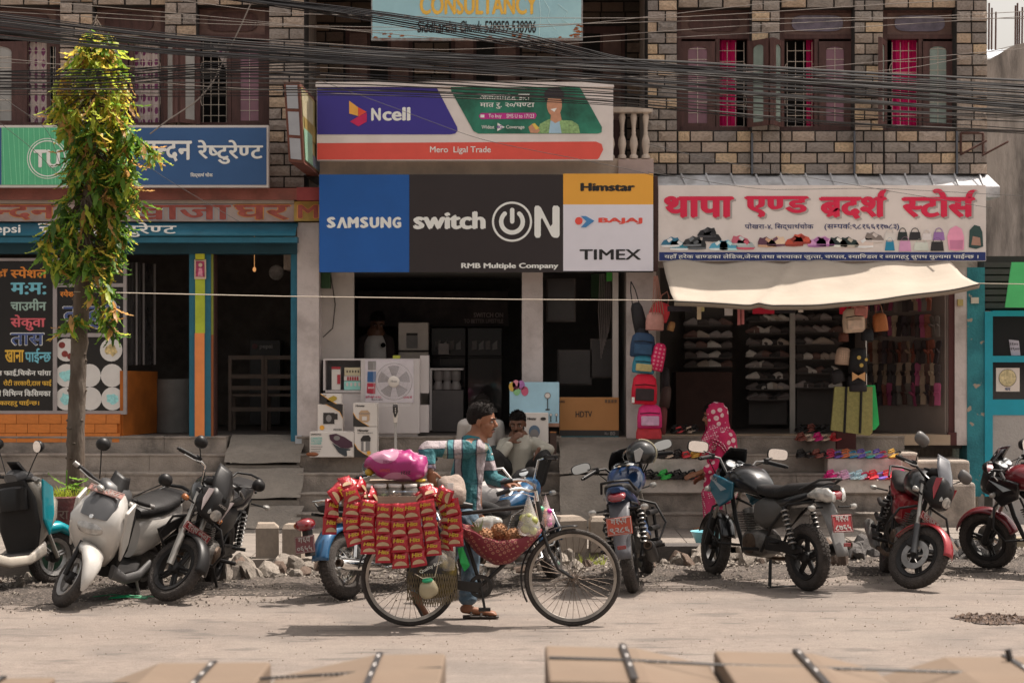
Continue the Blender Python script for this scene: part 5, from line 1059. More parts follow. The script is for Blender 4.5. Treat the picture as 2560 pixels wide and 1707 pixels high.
def motorcycle(label,rear,front,lean,steer,p):
 t,r,wb,ax,hubp,S_,I=bike(label,rear,front,lean,steer,p)
 body=p['body'];cru=p.get('cruiser');b2=p.get('body2',bpl);tr=p.get('tr',.052)
 wheel(t,(0,0,r),r,p.get('trr',tr),p.get('rim',bmt),'wire' if cru else 'cast',hub=.085 if cru else None,rimm=chrome if cru else None,name='rear_wheel',n=p.get('nsp',5))
 wheel(t,hubp,r,tr*.92,p.get('rim',bmt),'wire' if cru else 'cast',S_,disc=None if(cru or p.get('nodisc'))else-.06,rimm=chrome if cru else None,name='front_wheel',n=p.get('nsp',5))
 for s_ in(-1,1):
  f=MB().tube([hubp+V((0,.085*s_,0)),hubp+ax*.26+V((0,.085*s_,0))],.028,12,True,S_);fo=put('fork_leg',f,p.get('forkc',bmt),t,False,50)
  put('fork_tube',MB().tube([hubp+ax*.25+V((0,.085*s_,0)),hubp+ax*.66+V((0,.085*s_,0))],.018,10,True,S_),fork,fo,False,50)
 top=hubp+ax*.64;arcfender(t,hubp,r+.03,20 if not cru else 10,165,.068,p.get('fguard',body),S_,'front_mudguard')
 put('fork_yoke',MB().bx(top,(.06,.21,.03),S_),bmt,t,False,bev=.006)
 hz=top+V((-.02,0,.05));rise=p.get('rise',.08);pull=p.get('pull',-.12)
 hb=[hz+V((0,-.02,0)),hz+V((.0,-.09,.0)),hz+V((-.01,-.17,rise)),hz+V((-.03,-.25,rise+.01)),hz+V((pull,-.38,rise-.015))]
 pts=hb[::-1]+[V((a.x,-a.y,a.z))for a in hb]
 ho=put('handlebar',MB().tube(pts,.011,8,True,S_),p.get('barm',bmt),t,False,50)
 for s_ in(-1,1):
  a=V((hb[3].x,-hb[3].y*s_,hb[3].z));b=V((hb[4].x,-hb[4].y*s_,hb[4].z));d=(b-a).normalized()
  g_=put('grip',MB().tube([a.lerp(b,.12),b+d*.02],.0175,10,True,S_).tube([b+d*.02,b+d*.04],.012,8,True,S_),bpl,ho,False,50)
  put('switch_block',MB().bx(a.lerp(b,.02),(.045,.045,.05),S_),bpl,ho,False,bev=.008)
  put('lever',MB().tube([a+V((.05,0,-.005)),a.lerp(b,.5)+V((.075,0,-.012)),b+V((.06,0,-.012))],[.008,.006,.007],6,True,S_),alu,ho,False,50)
  mh=V((hz.x+.02,s_*p.get('mw',.31),hz.z+p.get('mh',.27)));(p.get('onemir')and s_<0)or mirror(ho,tuple(a+V((.01,0,.02))),tuple(mh+V((0,s_*.06,0))),S_,p.get('mirm'),w_=p.get('mws',.07),h_=p.get('mhs',.045),stemm=p.get('mstem'),ang=p.get('mang',0)*s_,square=p.get('msq',3))
  put('cable',MB().tube([a+V((.04,0,-.01)),a+V((.12,-.03*s_,-.04)),top+V((.11,.04*s_,-.12)),top+V((.04,.03*s_,-.3))],.0045,5,True,S_),bpl,ho,False)
 cl=put('instrument_cluster',MB().body([(-.05,.0,.1,.015),(-.02,.03,.12,.04),(.04,.05,.1,.045),(.07,.05,.06,.03)],S_@Matrix.Translation(hz+V((.06,0,.03))),16,3),bpl,t,False,50)
 for yy in((-.045,.045)if p.get('twin',1)else(0,)):
  put('dial',MB().lathe([(.042,0),(.044,.012),(.038,.014),(.0001,.014)],hz+V((.04,yy,.075)),(-.7,0,.8),20,S_),mat('dial_face',(.35,.37,.38),.2,coat=1),cl,False,50)
 if p.get('cowl'):
  cz=top.z+.02;cx=top.x+.1
  co=put('headlamp_cowl',MB().body([(cx-.04,cz-.02,.12,.11),(cx+.04,cz-.03,.125,.14),(cx+.1,cz-.05,.1,.12),(cx+.15,cz-.09,.055,.06)],S_,20,2.8),b2,t,False,45)
  put('windscreen',MB().grid(lambda u,v:tuple(S_@V((cx+.125-.17*v**1.2-.12*abs(u-.5)**1.6*2,(u-.5)*(.19+.06*math.sin(v*3))*(1-.25*v*v),cz+.03+.22*v))),10,8),p.get('screen',b2),co,False,60,solid=.005)
  put('headlamp',MB().body([(cx+.08,cz-.08,.085,.075),(cx+.13,cz-.085,.075,.065),(cx+.155,cz-.09,.05,.04)],S_,20,2.3),lensc,co,False,50)
  if p.get('stripe'):
   for s_ in(-1,1):put('cowl_stripe',MB().add([tuple(S_@V(q))for q in((cx+.03,s_*.13,cz+.05),(cx+.08,s_*.122,cz+.07),(cx+.1,s_*.112,cz-.12),(cx+.05,s_*.13,cz-.04))],[(0,1,2,3)]),p['stripe'],co,False,solid=.008)
 else:
  put('headlamp',MB().lathe([(.03,-.1),(.075,-.05),(.085,.02),(.08,.03)],hz+V((.13,0,-.1)),(1,0,-.1),24,S_),p.get('lampm',chrome),t,False,50);put('headlamp_lens',MB().lathe([(.078,.03),(.05,.05),(.0001,.055)],hz+V((.13,0,-.1)),(1,0,-.1),24,S_),lensc,t,False,50)
 for s_ in(-1,1):indicator(t,tuple(top+V((.06,s_*.1,-.1))),tuple(top+V((.07,s_*.19,-.1))),S_,p.get('indf',lensc))
 if p.get('logo'):
  mb=fit(textmesh(p['logo'],.03),-.045,.045,0,.02,0);mb.v=[tuple(S_@V((cx+.152-.3*abs(a)**1.6-b_,a,cz-.012+c)))for a,b_,c in mb.v];put('lettering',mb,plw,t,False)
 if p.get('fplate'):
  pc_=p.get('fplm',plr);c=top+V((.2,0,-.26));plate(t,c,.3,.062,S_,[p['fplate']],pc_,(1,0,.15))
 sh=p.get('seath',0);tk=[(.56,.77,.085,.05),(.62,.81,.12,.085),(.72,.85,.155,.11),(.84,.865,.165,.12),(.95,.85,.15,.11),(1.02,.82,.1,.085),(1.05,.8,.06,.05)]
 if cru:tk=[(.52,.72,.06,.04),(.6,.74,.1,.07),(.75,.78,.15,.10),(.9,.82,.165,.115),(1.02,.84,.14,.105),(1.1,.84,.09,.08),(1.14,.83,.05,.05)]
 tk=[(a+wb-1.3,b,c,d)for a,b,c,d in tk]
 to=put('fuel_tank',MB().body(tk,I,22,2.5),body,t,False,50)
 put('fuel_cap',MB().lathe([(.036,0),(.034,.012),(.0001,.014)],(wb-.46,0,tk[3][1]+tk[3][3]-.004),(0,0,1),18),chrome if cru else bmt,to,False,40)
 if cru:put('tank_console',MB().body([(tk[1][0],tk[1][1]+.06,.03,.015),(tk[2][0],tk[2][1]+.095,.05,.02),(tk[3][0],tk[3][1]+.112,.05,.02),(tk[4][0],tk[4][1]+.1,.03,.012)],I,14),chrome,to,False,50)
 if p.get('tankpatch'):put('tank_stripe',MB().box(wb-.62,wb-.42,-.05,-.025,.0,.004,Matrix.Translation((0,0,.985))).box(wb-.62,wb-.42,.025,.05,0,.004,Matrix.Translation((0,0,.985))),p['tankpatch'],to,False)
 for s_ in(-1,1):
  if p.get('shroud'):
   q_=MB().prism([(wb-.5,.84),(wb-.22,.9),(wb-.14,.78),(wb-.3,.62),(wb-.48,.7)],s_*.155,s_*.185);put('tank_shroud',q_,p['shroud'],to,False,bev=.012)
   p.get('logo2')and put('lettering',(lambda mb:(setattr(mb,'v',[(wb-.24-s_*a,s_*(.187-b_),.835+c)for a,b_,c in mb.v]),mb)[1])(fit(textmesh(p['logo2'],.04),-.04,.04,0,.035,0)),plw,to,False);put('shroud_decal',MB().prism([(wb-.42,.78),(wb-.2,.86),(wb-.34,.76)],s_*.186,s_*.19),p.get('decal',plw),to,False)
 if cru:st_=[(.66,.74,.07,.04),(.55,.68,.12,.05),(.38,.66,.16,.055),(.24,.7,.15,.07),(.18,.74,.12,.06),(.02,.77,.12,.05),(-.1,.78,.1,.04),(-.16,.78,.06,.02)]
 else:st_=[(.66,.8,.06,.04),(.56,.79,.1,.045),(.42,.78,.13,.05),(.24,.785,.135,.055),(.14,.81,.13,.06),(-.05,.83,.12,.055),(-.22,.86,.1,.045),(-.3,.875,.06,.02)]
 put('seat',MB().body(st_,I,18,3.2),seatm,t,False,50)
 if not cru:
  put('tail_cowl',MB().body([(.34,.69,.1,.05),(.15,.71,.13,.06),(0,.75,.125,.06),(-.2,.81,.1,.05),(-.32,.85,.075,.035),(-.38,.86,.04,.02)],I,18,3),p.get('tail',body),t,False,50)
  put('side_panel',MB().body([(.62,.6,.09,.1),(.5,.6,.125,.14),(.32,.62,.13,.12),(.18,.68,.11,.05)],I,18,3),p.get('side',b2),t,False,50)
  put('grab_rail',MB().tube([(-.08,-.14,.83),(-.3,-.11,.92),(-.36,0,.93),(-.3,.11,.92),(-.08,.14,.83)],.011,8),p.get('railm',bmt),t,False,50)
  lz,lx=.79,-.38;put('tail_lamp',MB().body([(lx+.05,lz+.02,.075,.03),(lx,lz+.01,.07,.032),(lx-.025,lz,.05,.022)],I,16,3),p.get('tlamp',lensr),t,False,50)
  gd=MB().grid(lambda u,v:(-.2-.26*u**.8-.015*(1-abs(v-.5)*2),(v-.5)*(.17-.05*u),.74-.42*u**1.15),8,6);put('rear_mudguard',gd,p.get('rguard',bpl),t,False,60,solid=.006)
  if p.get('bigtail'):
   for s_ in(-1,1):put('side_tail_lamp',MB().body([(-.16,.79,.012,.015,s_*.118),(-.26,.81,.03,.05,s_*.1),(-.36,.8,.03,.06,s_*.075),(-.41,.78,.02,.03,s_*.05)],I,14),lensc,t,False,50)
  for s_ in(-1,1):indicator(t,(-.3,s_*.08,.7),(-.32,s_*.19,.7),I,p.get('indr',lensc))
  if p.get('rplate'):plate(t,(-.455,0,.58),.2,.14,I,p['rplate'],p.get('rplm',plr),(-1,0,.22))
  put('rear_reflector',MB().box(-.52,-.512,-.035,.035,.40,.43),lensr,t,False,bev=.003)
 else:
  arcfender(t,(0,0,r),r+.075,12,168,.085,p['body'],I,'rear_mudguard',drop=.7)
  put('tail_lamp',MB().body([(-.36,.66,.05,.045),(-.42,.66,.075,.055),(-.49,.655,.062,.045),(-.51,.65,.03,.02)],I,18,2.2),lensr,t,False,50)
  put('plate_bracket',MB().box(-.45,-.38,-.03,.03,.4,.62),bpl,t,False,bev=.006)
  for s_ in(-1,1):indicator(t,(-.2,s_*.1,.66),(-.24,s_*.2,.66),I,lenso)
  plate(t,(-.47,0,.5),.2,.14,Matrix.Translation((0,0,0)),p['rplate'],mat('plate_dusty_maroon',(.16,.05,.055),.6),(-1,0,.1))
  put('backrest',MB().tube([(-.1,-.09,.78),(-.16,-.09,.84),(-.16,.09,.84),(-.1,.09,.78)],.012,8),chrome,t,False,50)
  for s_ in(-1,1):put('shock',MB().tube([(-.0,s_*.14,.34),(.1,s_*.14,.64)],.022,10),chrome,t,False,50)
 if not cru:
  for s_ in(-1,1):
   so2=put('shock',MB().tube([(-.0,s_*.14,.34),(.14,s_*.14,.68)],.018,10),bmt,t,False,50);sp=MB()
   for q in range(8):sp.ring(V((.02,s_*.14,.39)).lerp(V((.125,s_*.14,.645)),q/7),(.14,0,.34),.028,.007,16,6)
   tag(put('spring',sp,p.get('spring',alu),so2,False,50),kind='stuff')
 ex=wb-.72;e=put('engine',MB().body([(ex-.12,.34,.08,.08),(ex-.02,.34,.12,.12),(ex+.16,.33,.12,.11),(ex+.24,.33,.07,.07)],I,18,3.5),engm,t,False,45)
 fn_=MB()
 for q in range(9):fn_.bx((ex+.16+q*.008,0,.43+q*.019),(.14,.17,.008),I)
 tag(put('cylinder_fins',fn_,p.get('finm',engm),e,False),kind='stuff');put('cylinder',MB().tube([(ex+.15,0,.4),(ex+.24,0,.61)],.055,14),engm,e,False,50)
 for s_ in(-1,1):put('engine_cover',MB().lathe([(.085,0),(.08,.02),(.05,.03),(.0001,.032)],(ex+.06,s_*.115,.34),(0,s_,0),24),alu if cru else rust,e,False,40)
 fr=MB().tube([(wb-.2,0,.86),(wb-.3,0,.5),(wb-.42,0,.24)],.02,8).tube([(wb-.22,0,.84),(wb-.6,0,.72),(.2,0,.68)],.02,8)
 for s_ in(-1,1):fr.tube([(.38,s_*.1,.34),(.2,s_*.11,.33),(0,s_*.1,r)],.018,8).tube([(.5,s_*.1,.28),(.36,s_*.1,.5),(.1,s_*.12,.7),(-.2,s_*.09,.74)],.013,8)
 put('frame',fr,bmt,t,False,50)
 put('chain_cover',MB().prism([(.42,.3),(.42,.42),(.0,.38),(-.08,.36),(-.08,.32),(0,.3)],.1,.125),bpl if not cru else chrome,t,False,bev=.01)
 put('exhaust_pipe',MB().tube([(ex+.24,-.05,.5),(ex+.32,-.08,.4),(ex+.28,-.13,.22),(ex+.05,-.15,.2),(.32,-.16,.22)],.02,10),chrome if cru else rust,t,False,50)
 mo=put('muffler',MB().tube([(.34,-.17,.22),(.28,-.175,.235),(.2,-.18,.25),(-.22,-.19,.37 if not cru else .3),(-.28,-.19,.385 if not cru else .31)],[.022,.035,.048,.052,.04],16),p.get('muf',bmt),t,False,40)
 put('muffler_outlet',MB().lathe([(.03,0),(.034,.02),(.024,.022),(.02,0)],(-.285,-.19,.387 if not cru else .312),(-1,0,.24),16),rust,mo,False,40)
 for s_ in(-1,1):
  put('footpeg',MB().tube([(.52,s_*.12,.3),(.52,s_*.27,.31)],.016,8),bpl,t,False);put('footpeg',MB().tube([(.22,s_*.14,.38),(.2,s_*.25,.39)],.015,8),bpl,t,False)
  put('engine_guard',MB().tube([(wb-.4,s_*.03,.3),(wb-.32,s_*.2,.32),(wb-.26,s_*.27,.45),(wb-.24,s_*.2,.62),(wb-.25,s_*.04,.68)],.011,8),p.get('guardm',bmt),t,False,50)
 if p.get('bars'):
  for q in range(3):put('leg_guard_bar',MB().tube([(wb-.75+q*.03,-.2,.62-q*.13),(wb-.75+.03*q,-.34,.62-q*.13)]if 0 else[(.05+q*.02,p['bars']*.2,.62-q*.13),(.42,p['bars']*.24,.6-q*.13),(.5,p['bars']*.2,.6-q*.13)],.022,10),bmt,t,False,50)
  put('leg_guard_post',MB().tube([(.42,p['bars']*.22,.64),(.42,p['bars']*.22,.3)],.014,8),bmt,t,False)
 if p.get('centre'):
  for s_ in(-1,1):put('centre_stand',MB().tube([(.4,s_*.08,.22),(.3,s_*.16,-.0)],.014,8),bmt,t,False)
  put('centre_stand_foot',MB().tube([(.3,-.18,.0),(.3,.18,.0)],.012,8),bmt,t,False)
 else:put('side_stand',MB().tube([(.55,.1,.24),(.5,.2+.01,-.0-.22*math.sin(R(-lean))*0)],.012,8),bmt,t,False)
 return t
def pt(name,c):return paint(name,c)
steel=pt('deep_blue_tank_paint',(.008,.03,.09))
mA=dict(body=pt('metallic_blue_paint',(.012,.075,.17)),cruiser=1,r=.282,sc=1.0,wb=1.45,tr=.055,trr=.07,rise=.16,pull=-.2,barm=chrome,mirm=chrome,mstem=chrome,mh=.22,mws=.06,mhs=.06,muf=chrome,twin=0,rplate=['ग६प','०६५५'],guardm=chrome,finm=engm)
motorcycle('blue cruiser motorcycle with a round red tail lamp, parked behind the bicycle rear wheel',(866,1498),(1085,1460),9,10,mA)
motorcycle('blue cruiser motorcycle with a chrome tank console standing behind the bicycle vendor',(1205,1490),(1388,1446),9,10,dict(mA,rplate=['ग८प','३२१'],onemir=1))
mB=dict(body=steel,body2=pt('black_gloss_paint',(.008,.008,.009)),cowl=1,rplate=['ग१५प','९२८६'],rplm=plo,mirm=bpl,mh=.16,rise=.1,mws=.085,mhs=.042,tail=pt('deep_blue_tank_paint',(.01,.045,.15)),trr=.056,tankpatch=mat('tan_tape',(.2,.15,.1),.7),rguard=mat('grey_painted_guard',(.09,.09,.1),.5),screen=bpl,bars=-1)
blueb=motorcycle('dusty blue motorcycle seen from behind with a black helmet hung on its handlebar',(1584,1480),(1607,1442),8,18,mB)
mC=dict(logo2='TVS',body=pt('black_gloss_paint',(.008,.008,.009)),shroud=pt('petrol_blue_paint',(.01,.11,.17)),side=mat('grey_side_cover',(.07,.066,.062),.5),body2=pt('black_gloss_paint',(0,0,0)),cowl=1,rplate=['ग१५प','८७६५'],rplm=plr,centre=1,bigtail=1,mh=.2,mws=.095,mhs=.05,rise=.12,rguard=mat('grey_plastic_guard',(.13,.125,.12),.5),decal=mat('pale_decal',(.3,.34,.36)),tail=pt('black_gloss_paint',(0,0,0)),tr=.052,screen=bpl,nodisc=1,barm=alu,msq=3.6)
tvs=motorcycle('black and petrol blue motorcycle on its centre stand in front of the woman in pink',(2019,1475),(1830,1444),0,-14,mC)
mD=dict(body=pt('black_gloss_paint',(0,0,0)),tail=pt('bright_red_paint',(.24,.01,.016)),fguard=pt('bright_red_paint',(0,0,0)),side=pt('bright_red_paint',(0,0,0)),cowl=1,fplate='ग२८.प६२९.८१',screen=mat('smoked_screen',(.1,.1,.11),.12,.2,coat=1),stripe=pt('bright_red_paint',(0,0,0)),mh=.22,mws=.085,mhs=.05,forkc=mat('dark_grey_fork',(.06,.06,.062),.4,.5),tr=.055,bars=-1,nsp=5,rise=.02,pull=-.08,muf=mat('scuffed_grey_muffler',(.12,.115,.11),.4,.6,var=.3),mirm=mat('grey_mirror_shell',(.09,.085,.082),.4))
motorcycle('red and black motorcycle with a smoked screen, front wheel turned, disc brake showing',(2212,1431),(2283,1477),13,46,mD)
mE=dict(logo='HONDA',body=pt('black_gloss_paint',(0,0,0)),b=0,cowl=1,fplate='ग२१प ०५०३',stripe=mat('white_red_stripe',(.45,.38,.37),.5),mh=.26,mws=.058,mhs=.05,rise=.13,pull=-.1,barm=chrome,forkc=fork,fguard=bpl,tr=.05,bars=-1,nodisc=1,indf=lenso,msq=2.2)
motorcycle('dusty black motorcycle with a lightning stripe cowl and chrome handlebar, third from the left edge',(527,1458),(424,1502),16,56,mE)
mF=dict(body=pt('maroon_paint_gloss',(.12,.01,.015)),shroud=pt('black_gloss_paint',(0,0,0)),tail=pt('maroon_paint_gloss',(0,0,0)),side=pt('maroon_paint_gloss',(0,0,0)),fguard=pt('maroon_paint_gloss',(0,0,0)),cowl=1,mh=.15,mws=.06,mhs=.05,rise=.06,rim=bmt,decal=mat('pale_decal',(0,0,0)),screen=mat('dark_screen',(.02,.02,.025),.1,coat=1),nsp=3,tr=.056)
motorcycle('maroon and black motorcycle cut off by the right edge, facing away to the left',(2800,1452),(2494,1424),9,10,mF)
# ---------------------------------------------------------------- scooters
def scooter(label,rear,front,lean,steer,p):
 p=dict(p,kind='scooter',cat='scooter',sc=1.04,r=p.get('r',.24),wb=1.27);t,r,wb,ax,hubp,S_,I=bike(label,rear,front,lean,steer,p)
 body=p['body'];ac=p['accent'];inn=p.get('inner',bpl)
 wheel(t,(0,0,r),r,.05,alu,n=5,name='rear_wheel');wheel(t,hubp,r,.048,alu,'cast',S_,n=3,name='front_wheel',disc=None)
 for s_ in(-1,1):put('fork_leg',MB().tube([hubp+V((0,.075*s_,0)),hubp+ax*.3+V((.02,.07*s_,0))],.02,10,True,S_),p.get('forkm',bmt),t,False,50)
 put('front_mudguard',MB().body([(wb-.2,r+.16,.055,.05),(wb-.1,r+.24,.085,.06),(wb+.05,r+.255,.095,.05),(wb+.17,r+.2,.075,.05),(wb+.25,r+.11,.045,.045),(wb+.28,r+.05,.018,.03)],S_,18,2.4),p.get('fguard',body),t,False,50)
 def vb(secs,M=I,n=20,e=2.6):
  rings=[]
  for z,xc,hx,hy in secs:
   rings.append([(xc+hx*math.copysign(abs(math.cos(a))**(2/e),math.cos(a)),hy*math.copysign(abs(math.sin(a))**(2/e),math.sin(a)),z)for a in[2*math.pi*q/n for q in range(n)]])
  return MB().loft(rings,M)
 put('front_apron',vb([(.34,.98,.06,.1),(.44,1.02,.09,.17),(.56,1.08,.12,.215),(.7,1.1,.13,.225),(.82,1.04,.12,.19),(.92,.97,.09,.12),(.97,.93,.05,.06)]),body,t,False,50)
 put('front_panel',vb([(.74,1.14,.1,.13),(.82,1.09,.09,.15),(.9,1.03,.07,.12),(.96,.97,.04,.07)]),p['panel'],t,False,50)
 put('headlamp',MB().body([(1.12,.66,.15,.055),(1.19,.66,.135,.06),(1.235,.645,.09,.045),(1.25,.64,.04,.02)],I,20,2.4),lensc,t,False,50)
 for s_ in(-1,1):
  put('side_blade',MB().prism([(.98,.9),(1.1,.82),(1.08,.6),(1.0,.42),(.94,.56)],s_*.205,s_*.235),ac,t,False,bev=.012)
 put('leg_shield',vb([(.3,.9,.03,.16),(.5,.9,.03,.22),(.75,.88,.03,.215),(.9,.86,.03,.14)]),inn,t,False,50)
 put('glove_box',vb([(.66,.85,.05,.15),(.84,.84,.05,.16),(.86,.84,.03,.1)]),inn,t,False,50)
 put('floorboard',MB().body([(.95,.3,.14,.05),(.8,.27,.19,.035),(.55,.27,.19,.035),(.42,.29,.15,.05)],I,16,4),inn,t,False,50);
 for s_ in(-1,1):put('floor_side',MB().body([(.98,.32,.02,.06,s_*.17),(.75,.24,.025,.04,s_*.19),(.5,.24,.025,.045,s_*.19),(.3,.3,.02,.05,s_*.17)],I,12),p.get('sill',body),t,False,50)
 put('rear_body',MB().body([(.46,.5,.1,.16),(.36,.54,.16,.19),(.12,.58,.175,.15),(-.12,.62,.155,.12),(-.28,.68,.1,.08),(-.36,.72,.05,.04)],I,20,2.8),body,t,False,50)
 for s_ in(-1,1):put('side_decal',MB().prism([(.32,.62),(-.2,.7),(-.1,.6),(.2,.52)],s_*.168,s_*.178),p.get('decal',bpl),t,False)
 put('seat',MB().body([(.5,.72,.08,.04),(.4,.735,.13,.06),(.15,.75,.15,.06),(-.1,.79,.14,.055),(-.28,.82,.09,.04)],I,18,3),seatm,t,False,50)
 put('grab_rail',MB().tube([(-.12,-.13,.8),(-.34,-.1,.86),(-.38,0,.87),(-.34,.1,.86),(-.12,.13,.8)],.016,8),bpl,t,False,50)
 put('engine',MB().body([(.3,.3,.1,.08),(.1,.28,.13,.1),(-.08,.26,.1,.09)],I,16,3),engm,t,False,50);put('muffler',MB().tube([(.25,-.15,.25),(.1,-.16,.25),(-.2,-.17,.32)],[.03,.05,.045],14),bmt,t,False,50)
 put('rear_mudguard',MB().grid(lambda u,v:(-.3-.16*u,(v-.5)*.15,.64-.34*u),6,4),bpl,t,False,60,solid=.006)
 top=hubp+ax*.74;hz=top+V((0,0,.02))
 hc=put('handlebar_cover',MB().body([(hz.x-.08,hz.z,.1,.04),(hz.x-.02,hz.z+.02,.15,.055),(hz.x+.06,hz.z,.14,.06),(hz.x+.12,hz.z-.03,.08,.04)],S_,18,2.6),p.get('hcover',bpl),t,False,50)
 put('windscreen',MB().grid(lambda u,v:tuple(S_@V((hz.x+.12-.12*v-.1*abs(u-.5)**1.5*2,(u-.5)*.2*(1-.3*v),hz.z+.0+.14*v))),8,6),bpl,hc,False,60,solid=.008)
 for s_ in(-1,1):
  a=hz+V((-.02,s_*.14,.0));b=hz+V((-.08,s_*.34,.02));ho=put('handlebar',MB().tube([a,a.lerp(b,.4)],.014,8,True,S_),bmt,t,False,50)
  put('grip',MB().tube([a.lerp(b,.38),b],.019,10,True,S_),bpl,ho,False,50);put('bar_end',MB().tube([b,b+(b-a).normalized()*.045],.02,10,True,S_),alu,ho,False,50);put('lever',MB().tube([a+V((.05,0,0)),a.lerp(b,.6)+V((.075,0,-.01)),b+V((.06,0,-.005))],[.008,.006,.008],6,True,S_),alu,ho,False,50)
  mirror(ho,tuple(a+V((0,s_*.02,.03))),tuple(hz+V((-.0,s_*.3,.28))),S_,bpl,w_=.058,h_=.052,square=2.1)
 for s_ in(-1,1):indicator(hc,tuple(hz+V((.06,s_*.1,-.01))),tuple(hz+V((.08,s_*.13,-.01))),S_)
 if p.get('fplate'):plate(t,(1.085,0,.935),.3,.06,I,[p['fplate']],plf,(.75,0,.7))
 if p.get('emblem'):put('emblem',MB().lathe([(.018,0),(.016,.006),(.0001,.007)],(1.235,0,.745),(1,0,.3),18),chrome,t,False)
 put('side_stand',MB().tube([(.42,.12,.24),(.38,.24,-.02)],.012,8),alu,t,False);put('centre_stand',MB().tube([(.3,-.12,.22),(.22,-.1,.08),(.22,.1,.08),(.3,.12,.22)],.012,8),bmt,t,False)
 return t
wht=pt('pearl_white_paint',(.44,.42,.39))
scooter('white and black scooter with a faded pink number plate and turned front wheel',(342,1474),(184,1514),16,46,dict(body=wht,accent=wht,panel=mat('grey_black_panel',(.05,.05,.052),.3,.2,coat=.5),fplate='ग१८प९३८८',emblem=1,sill=mat('grey_sill',(.09,.088,.088),.5),hcover=mat('dark_grey_cover',(.05,.049,.05),.4),decal=bpl))
scooter('teal and cream scooter cut off by the left edge, seen from behind its leg shield',(-118,1500),(128,1462),8,-18,dict(body=mat('cream_scooter_paint',(.38,.34,.29),.35,coat=.5),accent=pt('teal_metallic_paint',(.0,.24,.29)),panel=pt('teal_metallic_paint',(0,0,0)),fguard=pt('teal_metallic_paint',(0,0,0)),forkm=fork,sill=mat('cream_scooter_paint',(0,0,0)),hcover=mat('dark_grey_cover',(0,0,0))))
hx,hY=X(1603,19.2),19.2;H=thing('helmet','glossy black open-visor helmet hung on the handlebar of the rear-view blue motorcycle','helmet',(hx,hY,Z(1125,hY)))
hcz=Z(1133,hY);hm=MB().ell((hx,hY,hcz),(.135,.15,.125),nu=28,nv=18);hm.v=[(a,b,max(c,hcz-.085))for a,b,c in hm.v];put('shell',hm,pt('helmet_black',(.014,.014,.014)),H,smooth=60)
vz=MB().grid(lambda u,v:(hx-.1-.065*math.sin(v*3.0),hY-.1+.2*u,hcz+.05-.15*v),8,10);put('visor',vz,mat('clear_visor',(.5,.48,.45),.05,alpha=.35,coat=1),H,smooth=70,solid=.003)
put('visor_hinge',MB().prism([(hx-.075,hcz+.03),(hx-.02,hcz+.06),(hx+.01,hcz+.03),(hx-.02,hcz-.06),(hx-.06,hcz-.07)],hY-.155,hY-.148),mat('pale_hinge',(.35,.34,.33),.4),H,bev=.002);put('chin_strap',MB().tube([(hx-.02,hY-.1,hcz-.08),(hx+.02,hY,hcz-.17),(hx+.06,hY-.05,hcz-.08)],.009,6),bpl,H)
put('trim',MB().tube([(hx+.137*math.sin(a),hY-.02,hcz+.127*math.cos(a))for a in[R(q)for q in range(-10,140,10)]],.006,6),mat('cream_trim_stripe',(.4,.36,.25)),H)
# ================================================================ people
skin=mat('brown_skin',(.2,.085,.045),.5,var=.12,scale=12,spec=.4);skin2=mat('dark_brown_skin',(.13,.058,.034),.5,var=.12,scale=12);hairm=mat('black_hair',(.012,.009,.008),.6,var=.5,scale=60,bump=.8,bscale=130,spec=.12);eyew=mat('eye_white',(.6,.56,.52),.3);lipm=mat('dark_lips',(.16,.05,.04),.5)
def cap(mb,a,b,ra,rb,n=14):
 a=V(a);b=V(b);k=4;d=(b-a);L_=max(d.length,1e-5);d=d/L_;pts=[];rs=[]
 for q in range(k):t=math.pi/2*(1-q/k);pts.append(a-d*ra*math.sin(t));rs.append(max(ra*math.cos(t),.0008))
 pts+=[a,b];rs+=[ra,rb]
 for q in range(1,k+1):t=math.pi/2*q/k;pts.append(b+d*rb*math.sin(t));rs.append(max(rb*math.cos(t),.0008))
 mb.tube(pts,rs,n);return mb
def fuse(name,mb,m,par,vox=.007,it=3,world=True):
 o=put(name,mb,m,par,world,None);r=o.modifiers.new('r','REMESH');r.mode='VOXEL';r.voxel_size=vox;r.use_smooth_shade=True
 s_=o.modifiers.new('s','SMOOTH');s_.factor=.5;s_.iterations=it;return o
def HM(c,yaw,pitch=0,roll=0):return Matrix.Translation(c)@Matrix.Rotation(R(yaw),4,'Z')@Matrix.Rotation(R(pitch),4,'Y')@Matrix.Rotation(R(roll),4,'X')
def head(mb,c,yaw,pitch,k=1.0,roll=0):
 """x forward; centre of the skull; k scales"""
 H=HM(c,yaw,pitch,roll)@Matrix.Scale(k,4)
 mb.ell((-.01,0,.03),(.098,.076,.092),H,20,14);mb.ell((.028,0,-.035),(.062,.056,.085),H,18,12);mb.ell((.056,0,-.095),(.026,.03,.022),H,12,8)
 mb.ell((.078,0,.022),(.016,.052,.012),H,12,7);cap(mb,H@V((.082,0,.015)),H@V((.106,0,-.022)),.009*k,.014*k,8);mb.ell((.094,0,-.03),(.016,.018,.009),H,10,6)
 mb.ell((.078,0,-.062),(.015,.026,.008),H,12,6);mb.ell((.074,0,-.074),(.014,.022,.008),H,12,6)
 for s_ in(-1,1):
  mb.ell((-.008,s_*.078,-.012),(.018,.008,.033),H,10,8);mb.ell((.05,s_*.04,-.03),(.03,.02,.025),H,10,8)
 return H
